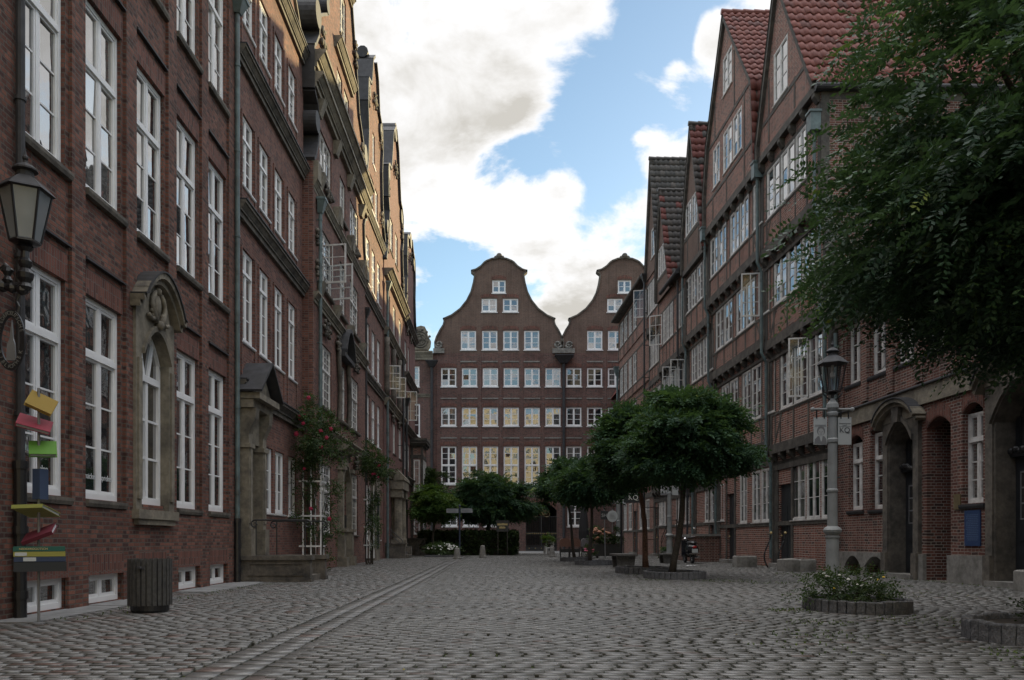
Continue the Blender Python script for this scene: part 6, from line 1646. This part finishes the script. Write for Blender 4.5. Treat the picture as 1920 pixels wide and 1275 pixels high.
mb.tube([(LX, LY, 3.95), (LX, LY, 4.12)], .03, 8)
part(TL, 'lantern_cradle', mb, M_IRON)
lantern(TL, (LX, LY, 4.13), .60, 6)
banner(TL, LX - .40, LX - .115, LY, 3.02, 3.60, 'portrait'); banner(TL, LX + .115, LX + .40, LY, 3.02, 3.60, 'text')
for (x, y, lab) in ((6.9, 45.0, 'grey street lamp far down the right side, beside the dark hanging sign'), (7.85, 36.2, 'grey street lamp half hidden behind the trunks of the tree pair')):
    c_ = copy_tree(TL); c_.location = (x, y, 0); c_['label'] = lab

# wall lantern on its scroll bracket, and the oval sign under it
wx, wy = -5.59, 9.5
T = thing('wall_lantern', 'black wall lantern on a scrolled bracket at the left edge', 'lantern', (-6.17, wy, 4.0))
lantern(T, (wx, wy, 4.52), .60, 6, glass=M_FROST)
mb = MB(); mb.lathe((wx, wy, 3.96), [(.05, 0), (.075, .04), (.05, .09), (.085, .14), (.095, .20), (.05, .26), (.07, .30), (.08, .34), (.05, .38), (.045, .46), (.09, .50), (.06, .53)], 12); part(T, 'lantern_stem', mb, M_IRON)
mb = MB()
mb.tube([(-6.17, wy, 4.1), (-6.0, wy, 4.06), (-5.8, wy, 4.0), (wx, wy, 4.02)], [.05, .045, .05, .045], 10)
mb.tube([(-6.17, wy, 3.75), (-6.0, wy, 3.9), (-5.85, wy, 4.02), (-5.75, wy, 4.2), (-5.82, wy, 4.26), (-5.88, wy, 4.2)], .03, 8)
for k in range(5): mb.ball((-6.1 + .12 * k, wy, 4.05 - .02 * k), .07 - .006 * (k % 2), 8)
mb.lathe((-5.80, wy, 4.04), [(.04, 0), (.06, .04), (.03, .09), (.06, .14), (.05, .19), (.01, .22)], 10)
part(T, 'scroll_bracket', mb, M_IRON)
sx_, sz_, ra, rb2 = -5.76, 3.37, .17, .36
T = thing('hanging_sign', 'black oval openwork sign hanging under the wall lantern', 'sign', (sx_, wy, sz_))
mb = MB(); N_ = 40
outer = [(sx_ + ra * cos(2 * pi * i / N_), sz_ + rb2 * sin(2 * pi * i / N_)) for i in range(N_)]; inner = [(sx_ + (ra - .055) * cos(2 * pi * i / N_), sz_ + (rb2 - .085) * sin(2 * pi * i / N_)) for i in range(N_)]
for i in range(N_):
    j = (i + 1) % N_
    a, b_, c_, d_ = outer[i], outer[j], inner[j], inner[i]
    mb.hexa([(a[0], wy - .015, a[1]), (b_[0], wy - .015, b_[1]), (c_[0], wy - .015, c_[1]), (d_[0], wy - .015, d_[1]), (a[0], wy + .015, a[1]), (b_[0], wy + .015, b_[1]), (c_[0], wy + .015, c_[1]), (d_[0], wy + .015, d_[1])])
part(T, 'oval_ring', mb, M_IRON)
M_SIGNL = flat('sign_letter_grey', (.16, .16, .15))
for word, top in (('NIEDERDEUTSCHE', True), ('BIBLIOTHEK', False)):
    n = len(word)
    for i, ch in enumerate(word):
        a = R(165) - R(150) * (i + .5) / n if top else R(200) + R(140) * (i + .5) / n
        u, v = sx_ + (ra - .028) * cos(a), sz_ + (rb2 - .042) * sin(a)
        ang = atan2(sin(a) / rb2, cos(a) / ra) - pi / 2 + (0 if top else pi)
        text(T, 'sign_letter', ch, .062, (u, wy - .018, v), (R(90), -ang, 0), M_SIGNL)
mb = MB(); mb.prism(Facade((0, wy), (1, 0), (0, -1)), [(sx_ - .05, sz_ - .24), (sx_ + .06, sz_ - .24), (sx_ + .05, sz_ - .05), (sx_ + .03, sz_ + .02), (sx_ + .015, sz_ + .24), (sx_ - .01, sz_ + .02), (sx_ - .04, sz_ - .06)], -.012, .012); part(T, 'church_silhouette', mb, M_STEELGREY)
mb = MB(); mb.tube([(sx_ + .08, wy, sz_ + .33), (sx_ + .1, wy, sz_ + .40), (sx_ + .07, wy, sz_ + .46), (sx_ + .1, wy, sz_ + .55), (sx_ + .12, wy, sz_ + .62)], .012, 6); part(T, 'hook', mb, M_IRON)

# ------------------------------------------------------------------ sign pole of stacked books
bx_, by_2 = -5.43, 9.5
T = thing('book_pole', 'thin steel pole carrying colourful oversized books, beside the left downpipe', 'sign pole', (bx_, by_2, 0))
mb = MB(); mb.tube([(bx_, by_2, 0), (bx_, by_2, 2.80)], .016, 8); mb.lathe((bx_, by_2, 0), [(.07, 0), (.07, .012), (.03, .02)], 12); part(T, 'pole', mb, M_STEELGREY)
from mathutils import Matrix, Euler
YAW = Matrix.Rotation(R(29), 3, 'Z')                   # the books face down the street, towards the square
def book(c, w, dpt, th, rot, col, label, pages=(.36, .37, .38), extra=()):
    Rm = YAW @ Euler(rot).to_matrix(); C0 = Vector(c)
    def tb(m, a, b_):
        (x0, y0, z0), (x1, y1, z1) = a, b_
        m.hexa([tuple(C0 + Rm @ Vector(p)) for p in ((x0, y0, z0), (x1, y0, z0), (x1, y1, z0), (x0, y1, z0), (x0, y0, z1), (x1, y0, z1), (x1, y1, z1), (x0, y1, z1))])
    m = MB(); tb(m, (-w / 2, -dpt / 2, th / 2 - .006), (w / 2, dpt / 2, th / 2)); tb(m, (-w / 2, -dpt / 2, -th / 2), (w / 2, dpt / 2, -th / 2 + .006)); tb(m, (-w / 2, dpt / 2 - .006, -th / 2 + .006), (w / 2, dpt / 2, th / 2 - .006))
    b_ = part(T, 'book', m, flat('cover_' + label.split()[0], col, .7), label)
    m = MB(); tb(m, (-w / 2 + .012, -dpt / 2 + .012, -th / 2 + .006), (w / 2 - .012, dpt / 2 - .006, th / 2 - .006)); part(b_, 'pages', m, flat('pages_' + label.split()[0], pages, .7))
    for a, e in extra: m = MB(); tb(m, a, e); part(b_, 'spine_label', m, M_BANNER)
    return b_
def bk(py): return 1 + (1012 - py) * by_2 / 1500
# (rotations about the book's own axes; +y is the spine)
book((bx_ + .03, by_2, bk(756)), .30, .22, .055, (R(60), R(24), R(0)), (.26, .17, .02), 'yellow tilted book', (.40, .30, .10))
book((bx_ - .05, by_2, bk(795)), .36, .30, .045, (R(32), R(14), R(0)), (.21, .018, .036), 'red slanted book')
book((bx_ + .05, by_2, bk(842)), .29, .26, .05, (R(42), R(-2), R(0)), (.075, .20, .018), 'green slanted book')
book((bx_ + .02, by_2, bk(908)), .36, .14, .10, (0, R(90), R(180 - 40)), (.03, .05, .10), 'navy upright book')
book((bx_ - .03, by_2, bk(958)), .36, .40, .045, (R(14), R(2), R(180 - 28)), (.27, .28, .07), 'lime flat book')
book((bx_ + .01, by_2, bk(1001)), .36, .28, .045, (R(-24), R(22), R(180 - 20)), (.12, .014, .028), 'crimson tilted book')
for k, (py, col, lab) in enumerate(((1029, (.012, .085, .062), 'teal closed book'), (1038.5, (.26, .24, .045), 'mustard closed book'), (1048, (.022, .035, .075), 'indigo closed book'), (1062, (.018, .02, .022), 'black thick book'))):
    ex = {1: [((.13, .171, -.02), (.25, .1735, .02))], 2: [((.04, .171, -.022), (.17, .1735, .022))]}.get(k, ())
    c_ = (bx_ + .01 + .004 * k, by_2, bk(py))
    b_ = book(c_, .53 if k < 3 else .54, .34, .057 if k < 3 else .11, (0, 0, R(180)), col, lab, extra=ex)
    if k == 0:
        p_ = Vector(c_) + YAW @ Vector((-.06, -.173, 0))
        text(b_, 'spine_lettering', 'NEDDERDÜÜTSCH', .034, p_, (R(90), 0, R(29)), M_GOLD)

# ------------------------------------------------------------------ litter bin
T = thing('litter_bin', 'round dark slatted wooden litter bin standing at the foot of the left facade', 'litter bin', (-4.80, 11.1, 0))
n = 26
for i in range(n):
    a = 2 * pi * i / n; mb = MB(); r1, r2, w = .268, .288, .025
    ca, sa = cos(a), sin(a)
    q = []
    for z in (.10, .735):
        for r_, s_ in ((r1, -1), (r2, -1), (r2, 1), (r1, 1)): q.append((-4.80 + r_ * ca - s_ * w * sa, 11.1 + r_ * sa + s_ * w * ca, z + random.uniform(-.004, .004)))
    mb.hexa(q); part(T, 'slat', mb, M_BIN)
mb = MB(); mb.lathe((-4.80, 11.1, 0), [(.235, 0), (.25, .03), (.255, .11), (.262, .12), (.262, .70), (.24, .70), (.24, .15), (.0, .14)], 26); part(T, 'liner', mb, M_IRON)
mb = MB()
for z in (.2, .64): mb.lathe((-4.80, 11.1, z), [(.262, 0), (.2675, .0), (.2675, .04), (.262, .04)], 26)
part(T, 'hoop', mb, M_IRON)
mb = MB(); mb.box((-4.85, 10.795, .60), (-4.75, 10.815, .64)); mb.ball((-4.80, 10.80, .62), .022, 8); part(T, 'lock', mb, M_LEAD)

# ------------------------------------------------------------------ bollards
BG = 'small stone bollards before the hedge and gate'
BL = None
for (px, pyb, h, lab) in ((857, 1048, .58, 'short stone bollard left, beside the white flowers'), (905, 1046, .70, 'tall stone bollard in front of the hedge, nearer of the pair'), (912, 1041, .68, 'stone bollard in front of the hedge, half behind the taller one'),
                     (968, 1041, .62, 'dark stone bollard left of the archway by the hedge end'), (1024, 1041, .62, 'dark stone bollard right of the archway, under the white chair'), (1035, 1044, .60, 'light-topped stone bollard nearest the cafe tables')):
    y = 1500 / (pyb - 1012); x = (px - 930) / 1500 * y
    if BL is None:
        mb = MB(); mb.lathe((x, y, 0), [(.26, -.02), (.26, .12), (.22, .16), (.17, .75), (.15, .92), (.08, 1.0)], 8); BL = solo('bollard', mb, M_CONC, lab, 'bollard', (x, y, 0), BG); o = BL
    else: o = BL.copy(); COL.objects.link(o); o.location = (x, y, 0); o['label'] = lab
    o.scale = (.85, .85, h); o.rotation_euler = (0, 0, px * .7)

# ------------------------------------------------------------------ fingerpost, boards, signs
M_BOARDG = flat('board_grey', (.24, .25, .27), .6)
T = thing('fingerpost', 'dark blue signpost with two white pointing boards before the hedge', 'signpost', (-2.2, 48.4, 0))
mb = MB(); mb.tube([(-2.2, 48.4, 0), (-2.2, 48.4, 3.0)], .05, 10); mb.ball((-2.2, 48.4, 3.05), .08, 8); part(T, 'post', mb, flat('post_blue', (.03, .04, .07)))
for x0, x1, z in ((-3.0, -2.27, 2.62), (-2.13, -1.42, 2.63)):
    mb = MB(); mb.box((x0, 48.36, z), (x1, 48.42, z + .26)); b_ = part(T, 'pointing_board', mb, M_BOARDG)
    mb = MB()
    for q in range(3): mb.box((x0 + .06, 48.352, z + .05 + .07 * q), (x1 - .1 - .05 * q, 48.359, z + .07 + .07 * q))
    part(b_, 'board_lines', mb, M_INKG)
T = thing('info_board', 'dark notice board with gilded lettering standing in the hedge', 'sign', (.45, 51.3, 0))
mb = MB(); mb.box((.02, 51.2, 1.52), (.80, 51.26, 2.18)); mb.box((-.02, 51.19, 2.18), (.84, 51.27, 2.24)); b_ = part(T, 'board', mb, M_BLACKDOOR)
mb = MB()
for x in (.1, .7): mb.box((x, 51.21, 0), (x + .05, 51.25, 1.52))
part(T, 'leg', mb, M_IRON)
mb = MB()
for q, (a, e) in enumerate(((.10, .70), (.22, .58))):
    x = a
    while x < e: mb.box((x, 51.19, 1.92 - .2 * q), (x + .045, 51.199, 2.02 - .2 * q + .04 * random.random())); x += .065
part(b_, 'gilded_lines', mb, M_GOLD)
T = thing('hanging_sign', 'dark square sign with white KQ letters on a black post by the trees', 'sign', (6.35, 40, 0))
mb = MB(); mb.tube([(6.28, 40.05, 0), (6.28, 40.05, 4.0)], .055, 8); mb.tube([(6.28, 40.05, 3.72), (7.3, 40.05, 3.72)], .02, 6); part(T, 'post', mb, M_IRON)
mb = MB(); mb.box((6.40, 40.0, 2.85), (7.22, 40.05, 3.66)); b_ = part(T, 'sign_board', mb, M_BLACKDOOR)
M_SIGNW = flat('sign_white', (.6, .6, .52))
text(b_, 'sign_lettering', 'KQ', .34, (6.86, 39.99, 3.10), (R(90), 0, 0), M_SIGNW); text(b_, 'sign_lettering', 'KOMPONISTENQUARTIER', .055, (6.81, 39.99, 3.45), (R(90), 0, 0), M_SIGNW); text(b_, 'sign_lettering', 'HAMBURG', .05, (6.81, 39.99, 3.37), (R(90), 0, 0), M_SIGNW)
mb = MB(); mb.box((6.5, 39.985, 3.50), (7.12, 39.999, 3.52)); mb.box((6.5, 39.985, 3.29), (7.12, 39.999, 3.31)); mb.tube([(6.95 + .18 * t, 39.99, 3.0 - .03 * sin(t * 3)) for t in np.linspace(0, 1, 6)], .012, 5); part(b_, 'rule', mb, M_SIGNW)
T = thing('menu_sign', 'white rounded shop sign beside a dark SH board on a slim pole', 'sign', (5.68, 41.6, 0))
mb = MB(); mb.tube([(5.68, 41.6, 0), (5.62, 41.6, 3.0)], .03, 8); mb.tube([(6.05, 41.62, 1.4), (6.05, 41.62, 2.6)], .025, 6); part(T, 'pole', mb, M_STEELGREY)
mb = MB(); mb.prism(Facade((0, 41.55), (1, 0), (0, -1)), [(6.05 + .27 * cos(t) * (1.05 if cos(t) < 0 else 1), 2.22 + .30 * sin(t)) for t in np.linspace(0, 6.2832, 22)[:-1]], -.02, .02); b_ = part(T, 'white_board', mb, M_BANNER)
mb = MB()
for q in range(4): mb.box((5.9, 41.52, 2.12 + .07 * q), (6.2 - .03 * q, 41.529, 2.135 + .07 * q))
part(b_, 'small_print', mb, M_INKG)
mb = MB(); mb.box((5.44, 41.56, 2.05), (5.82, 41.60, 2.5)); b_ = part(T, 'dark_board', mb, M_BLACKDOOR)
text(b_, 'sign_lettering', 'SH', .24, (5.62, 41.55, 2.26), (R(90), 0, 0), M_INKL)

# ------------------------------------------------------------------ cafe corner
T = thing('closed_parasol', 'folded black parasol behind the two small trees', 'parasol', (5.05, 46, 0))
mb = MB(); mb.tube([(5.05, 46, 0), (5.05, 46, 3.3)], .035, 8); part(T, 'pole', mb, M_STEELGREY)
mb = MB()
vs_ = [(.05, 3.2), (.14, 2.9), (.2, 2.3), (.30, 1.5), (.27, 1.0), (.15, .95)]
mb.lathe((5.05, 46, 0), [(r * (1 + .12 * (i % 2)), z) for i, (r, z) in enumerate(vs_[::-1])], 11); part(T, 'folded_canopy', mb, flat('black_canvas', (.016, .016, .018), .8))
mb = MB(); mb.box((4.75, 45.7, 0), (5.35, 46.3, .08)); part(T, 'base', mb, M_CONC)
M_WICK = simple('brown_wicker', (.13, .06, .04), .7, var=.3, vscale=30, bump=.4); M_GREYC = simple('grey_cover', (.13, .12, .125), .8)
for x, w, m_, lab in ((3.75, .55, M_WICK, 'brown domed wicker hamper on an iron stand, leftmost by the archway'), (4.32, .6, M_WICK, 'brown wicker hamper on an iron stand, middle one of the row'), (4.95, .55, M_GREYC, 'grey covered hamper on an iron stand, right end of the row')):
    y = 43.5 + .3 * (x > 4)
    T = thing('hamper', lab, 'hamper', (x, y, 0), 'covered hampers by the cafe')
    mb = MB(); mb.prism(Facade((0, y), (1, 0), (0, -1)), [(x - w / 2, .62), (x + w / 2, .62), (x + w / 2, .92), (x + w * .42, 1.03), (x + w * .2, 1.09), (x - w * .2, 1.09), (x - w * .42, 1.03), (x - w / 2, .92)], -.35, .0); part(T, 'lid_and_body', mb, m_)
    mb = MB()
    for a in (x - w / 2 + .04, x + w / 2 - .04): mb.box((a - .02, y + .02, 0), (a + .02, y + .06, .62)); mb.box((a - .02, y + .26, 0), (a + .02, y + .3, .62))
    mb.box((x - w / 2, y, .3), (x + w / 2, y + .3, .5)); part(T, 'stand', mb, M_IRON)
T = thing('garden_chair', 'white slatted chair with a yellow plant on it, in front of the gate', 'chair', (3.2, 47.5, 0))
mb = MB()
for x in (2.98, 3.42):
    for y in (47.3, 47.7): mb.box((x - .025, y - .025, .15), (x + .025, y + .025, .5 if y < 47.5 else .95))
part(T, 'leg', mb, M_WHITE2)
mb = MB(); mb.box((2.95, 47.28, .5), (3.45, 47.72, .55)); part(T, 'seat', mb, M_WHITE2)
mb = MB()
for z in (.62, .76, .9): mb.box((3.0, 47.73, z), (3.4, 47.76, z + .08))
for x in (2.95, 3.41): mb.box((x, 47.3, .72), (x + .05, 47.7, .77))
part(T, 'backrest', mb, M_WHITE2)
bush('potted_plant', 'tall yellow-green plant standing on the white chair', 'plant', (3.15, 47.5, .56), (3.1, 47.5, .95), (.25, .22, .42), 110, .1, None, 0, mat=M_WEED)
T = thing('planter_trough', 'long black planter trough under the faded orange hydrangeas', 'planter', (6.0, 43.0, 0))
mb = MB(); mb.box((5.25, 42.9, .12), (6.7, 43.4, .78)); part(T, 'trough', mb, M_IRON)
mb = MB()
for x in (5.4, 6.5): mb.box((x, 42.95, 0), (x + .1, 43.35, .12))
part(T, 'foot', mb, M_IRON)
bush('hydrangea', 'bushy hydrangea with faded orange heads in the black trough', 'plant', (5.7, 43.2, .78), (5.7, 43.2, 1.25), (.62, .4, .42), 260, .1, M_PETALO, 16, .09)
bush('shrub', 'dark green shrub in the right half of the black trough', 'plant', (6.4, 43.2, .78), (6.4, 43.2, 1.2), (.45, .35, .45), 200, .1, None, 0, mat=M_LEAFH)
bush('potted_plant', 'low pink flowering plant at the left end of the black trough', 'plant', (4.95, 42.6, 0), (4.95, 42.6, .35), (.25, .25, .28), 110, .08, M_PETALP, 7, .06)

# benches
def bench(label, x, y, w, dpt, h):
    T = thing('bench', label, 'bench', (x, y, 0), 'wooden slab benches')
    mb = MB(); mb.box((x - w / 2, y - dpt / 2, h - .07), (x + w / 2, y + dpt / 2, h)); part(T, 'seat', mb, M_WOODGREY)
    for yy in (y - dpt / 2 + .12, y + dpt / 2 - .3):
        mb = MB(); mb.hexa([(x - w * .36, yy, 0), (x + w * .36, yy, 0), (x + w * .36, yy + .18, 0), (x - w * .36, yy + .18, 0), (x - w * .42, yy, h - .07), (x + w * .42, yy, h - .07), (x + w * .42, yy + .18, h - .07), (x - w * .42, yy + .18, h - .07)]); part(T, 'leg', mb, M_WOODGREY)
bench('dark wooden slab bench beside the ring of the reddish trunk', 4.55, 28.6, .78, 1.5, .5)
bench('dark low bench half hidden behind the front tree trunk', 7.35, 34.2, .7, 1.2, .42)

# brick stair block with its rails in front of the third and fourth house
T = thing('brick_stoop', 'brick landing with herringbone panel and stone steps behind the tree pair', 'steps', (9.4, 39, 0))
mb = MB(); mb.box((9.0, 36.3, 0), (10.2, 41.6, 1.16)); part(T, 'landing', mb, M_BRN)
mb = MB(); mb.box((8.93, 36.22, 1.16), (10.2, 41.65, 1.26)); part(T, 'coping', mb, M_CONC)
for k in range(6):
    mb = MB(); mb.box((9.05, 41.6 + .32 * k, 0), (10.1, 41.92 + .32 * k, 1.0 - .17 * k)); part(T, 'step', mb, M_CONC)
mb = MB(); mb.prism(FL(8.95), [(41.6, 0), (43.6, 0), (43.6, .18), (41.6, 1.2)], -.12, .0); part(T, 'cheek_wall', mb, M_BRN)
mb = MB(); mb.tube([(9.0, 39.9, 2.0), (9.0, 41.7, 2.0), (9.0, 43.6, 1.0)], .025, 8); mb.tube([(9.0, 39.9, 1.7), (9.0, 41.7, 1.7), (9.0, 43.6, .75)], .02, 8)
for y, z in ((39.9, 2.0), (41.7, 2.0), (43.6, 1.0)): mb.tube([(9.0, y, 0.2 if y > 43 else 1.26), (9.0, y, z)], .022, 8)
part(T, 'railing', mb, M_IRON)
hb = MB()
M_JOINT = flat('pale_joint', (.34, .30, .27))
for i in range(8):
    for j in range(6):
        y, z = 38.0 + .24 * i, .22 + .15 * j
        hb.poly([(8.996, y, z), (8.996, y + .22, z + .14), (8.996, y + .235, z + .128), (8.996, y + .015, z - .012)])
part(T, 'herringbone_joints', hb, M_JOINT)

# scooter
sx0, sy0 = 8.25, 33.6
T = thing('motor_scooter', 'black and chrome motor scooter parked by the brick landing', 'scooter', (sx0, sy0, 0))
M_BLKP = flat('black_gloss', (.012, .012, .014), .12)
M_RED = flat('red_lens', (.35, .01, .01), .2)
for yy, nm in ((sy0, 'rear'), (sy0 + 1.3, 'front')):
    mb = MB(); mb.tube([(sx0 - .06, yy, .24), (sx0 + .06, yy, .24)], .13, 14); w_ = None
    mb = MB(); mb.tube([(sx0, yy + .19 * cos(t), .24 + .19 * sin(t)) for t in np.linspace(0, 6.2832, 20)], .062, 8, cap=False); w_ = part(T, 'wheel', mb, M_IRON)
    hb = MB(); hb.tube([(sx0 - .04, yy, .24), (sx0 + .04, yy, .24)], .13, 14); part(w_, 'rim', hb, M_CHROME)
mb = MB()
prof = [(.34, .17, -.22, .50), (.44, .25, -.34, .52), (.58, .27, -.38, .52), (.72, .23, -.34, .50), (.82, .15, -.22, .46)]
vs, fs = [], []
for z, rx, y0, y1 in prof:
    for t in range(12):
        a = 2 * pi * t / 12; vs.append((sx0 + rx * cos(a), sy0 + (y0 + y1) / 2 + (y1 - y0) / 2 * sin(a), z))
for i in range(4):
    for t in range(12): fs.append((i * 12 + t, i * 12 + (t + 1) % 12, i * 12 + 12 + (t + 1) % 12, i * 12 + 12 + t))
fs += [tuple(range(12))[::-1], tuple(48 + t for t in range(12))]
mb.faces(vs, fs); mb.hexa([(sx0 - .2, sy0 + .4, .26), (sx0 + .2, sy0 + .4, .26), (sx0 + .2, sy0 + 1.0, .26), (sx0 - .2, sy0 + 1.0, .26), (sx0 - .2, sy0 + .4, .36), (sx0 + .2, sy0 + .4, .36), (sx0 + .2, sy0 + 1.0, .36), (sx0 - .2, sy0 + 1.0, .36)])
mb.hexa([(sx0 - .22, sy0 + .98, .3), (sx0 + .22, sy0 + .98, .3), (sx0 + .22, sy0 + 1.06, .3), (sx0 - .22, sy0 + 1.06, .3), (sx0 - .2, sy0 + 1.12, .98), (sx0 + .2, sy0 + 1.12, .98), (sx0 + .2, sy0 + 1.2, .98), (sx0 - .2, sy0 + 1.2, .98)])
part(T, 'body', mb, M_BLKP, smooth=False)
mb = MB(); mb.lathe((sx0, sy0 + .1, .82), [(.17, 0), (.2, .05), (.17, .11), (.05, .14)], 12, 0, 0, 1, 1.9); part(T, 'saddle', mb, M_IRON)
mb = MB(); mb.tube([(sx0, sy0 + 1.12, .95), (sx0, sy0 + 1.02, 1.12)], .03, 8); mb.tube([(sx0 - .36, sy0 + .92, 1.14), (sx0 - .2, sy0 + 1.02, 1.12), (sx0 + .2, sy0 + 1.02, 1.12), (sx0 + .36, sy0 + .92, 1.14)], .02, 8); part(T, 'handlebar', mb, M_CHROME)
for s_ in (-1, 1):
    mb = MB(); mb.tube([(sx0 + s_ * .25, sy0 + 1.0, 1.13), (sx0 + s_ * .33, sy0 + .98, 1.42)], .01, 6); mb.ball((sx0 + s_ * .34, sy0 + .98, 1.48), .07, 10, 0, (1, .3, .8)); part(T, 'mirror', mb, M_CHROME)
mb = MB(); mb.ball((sx0, sy0 + 1.2, 1.0), .11, 10); part(T, 'headlight', mb, M_CHROME)
mb = MB(); mb.box((sx0 - .24, sy0 - .40, .40), (sx0 + .24, sy0 - .36, .44)); mb.tube([(sx0 + .2, sy0 - .3, .3), (sx0 + .22, sy0 + .4, .28)], .05, 8); part(T, 'chrome_trim', mb, M_CHROME)
mb = MB(); mb.ball((sx0, sy0 - .37, .70), .07, 8, 0, (1.3, .5, .8)); part(T, 'tail_light', mb, M_RED)
mb = MB(); mb.box((sx0 - .12, sy0 - .43, .46), (sx0 + .12, sy0 - .415, .62)); part(T, 'number_plate', mb, M_BANNER)

# stone blocks, step irons, scraps
def block(label, x0, x1, y0, y1, h, cat='stone block', name='stone_block'):
    r = random.Random(int(x0 * 100)); mb = MB(); e = .04
    q = []
    for z, i_ in ((0, 0), (h * .9, 0), (h, e)):
        for (x, y) in ((x0 + i_, y0 + i_), (x1 - i_, y0 + i_), (x1 - i_, y1 - i_), (x0 + i_, y1 - i_)): q.append((x + r.uniform(-.015, .015), y + r.uniform(-.015, .015), z + (r.uniform(-.02, .02) if z else 0)))
    mb.faces(q, [(3, 2, 1, 0), (8, 9, 10, 11)] + [(a, b_, b_ + 4, a + 4) for k in (0, 4) for a, b_ in ((k, k + 1), (k + 1, k + 2), (k + 2, k + 3), (k + 3, k))])
    solo(name, mb, M_CONC, label, cat, ((x0 + x1) / 2, (y0 + y1) / 2, 0), 'rough stone blocks along the right facades')
block('rough grey stone block left of the dark house door on the right', 8.75, 9.45, 29.0, 29.6, .42)
block('rough grey stone block right of the dark house door, darker of two', 9.0, 9.5, 25.0, 25.6, .40)
block('rough grey stone block next to the downpipe foot, lighter of two', 9.52, 10.02, 25.0, 25.5, .40)
block('weathered stone block cut off by the right edge of the view', 10.15, 10.7, 15.1, 15.7, .42)
for px, lab in ((1437, 'left wrought iron S-shaped handrail with brass knob at the dark house door'), (1464, 'right wrought iron S-shaped handrail with brass knob at the dark house door')):
    y = 27.9; x = (px - 930) / 1500 * y
    T = thing('door_rail', lab, 'railing', (x, y, 0), 'wrought iron rails at the dark house door')
    mb = MB(); mb.tube([(x + .05 - .14 * sin(t * 4.6) * (1 - .3 * t), y, .04 + 1.15 * t) for t in np.linspace(0, 1, 14)], .028, 8); part(T, 'rail', mb, M_IRON)
    mb = MB(); mb.ball((x + .16, y, 1.24), .05, 8); part(T, 'knob', mb, M_GOLD)
T = thing('plant_pot', 'small stone trough with green plant in front of the herringbone panel', 'planter', (8.2, 38.4, 0))
mb = MB(); mb.lathe((8.2, 38.4, 0), [(.2, 0), (.24, .1), (.27, .45), (.24, .45)], 10); part(T, 'pot', mb, M_CONC)
q, k = compound(np.array([[8.2, 38.4, .5]]) + RNG.normal(0, .14, (90, 3)) * np.array([1, 1, .5]), RNG.normal(size=(90, 3)) + np.array([0, 0, .6]), .2, 3, .1, .05, .4)
leaf_obj('foliage', T, q, RNG.random(90)[k], M_LEAF)
vs, fs = [], []
for i in range(6):
    for j in range(6): vs.append((7.15 + .06 * i + random.uniform(-.01, .01), 29.9 + .05 * j, .015 + .03 * abs(sin(i * 1.3 + j))))
for i in range(5):
    for j in range(5): fs.append((i * 6 + j, i * 6 + 6 + j, i * 6 + 7 + j, i * 6 + j + 1))
o = mesh_obj('paper_scrap', vs, fs, M_WHITE, None, (7.3, 30, 0)); tag(o, 'crumpled white paper scrap lying on the paving in front of the scooter', 'litter')
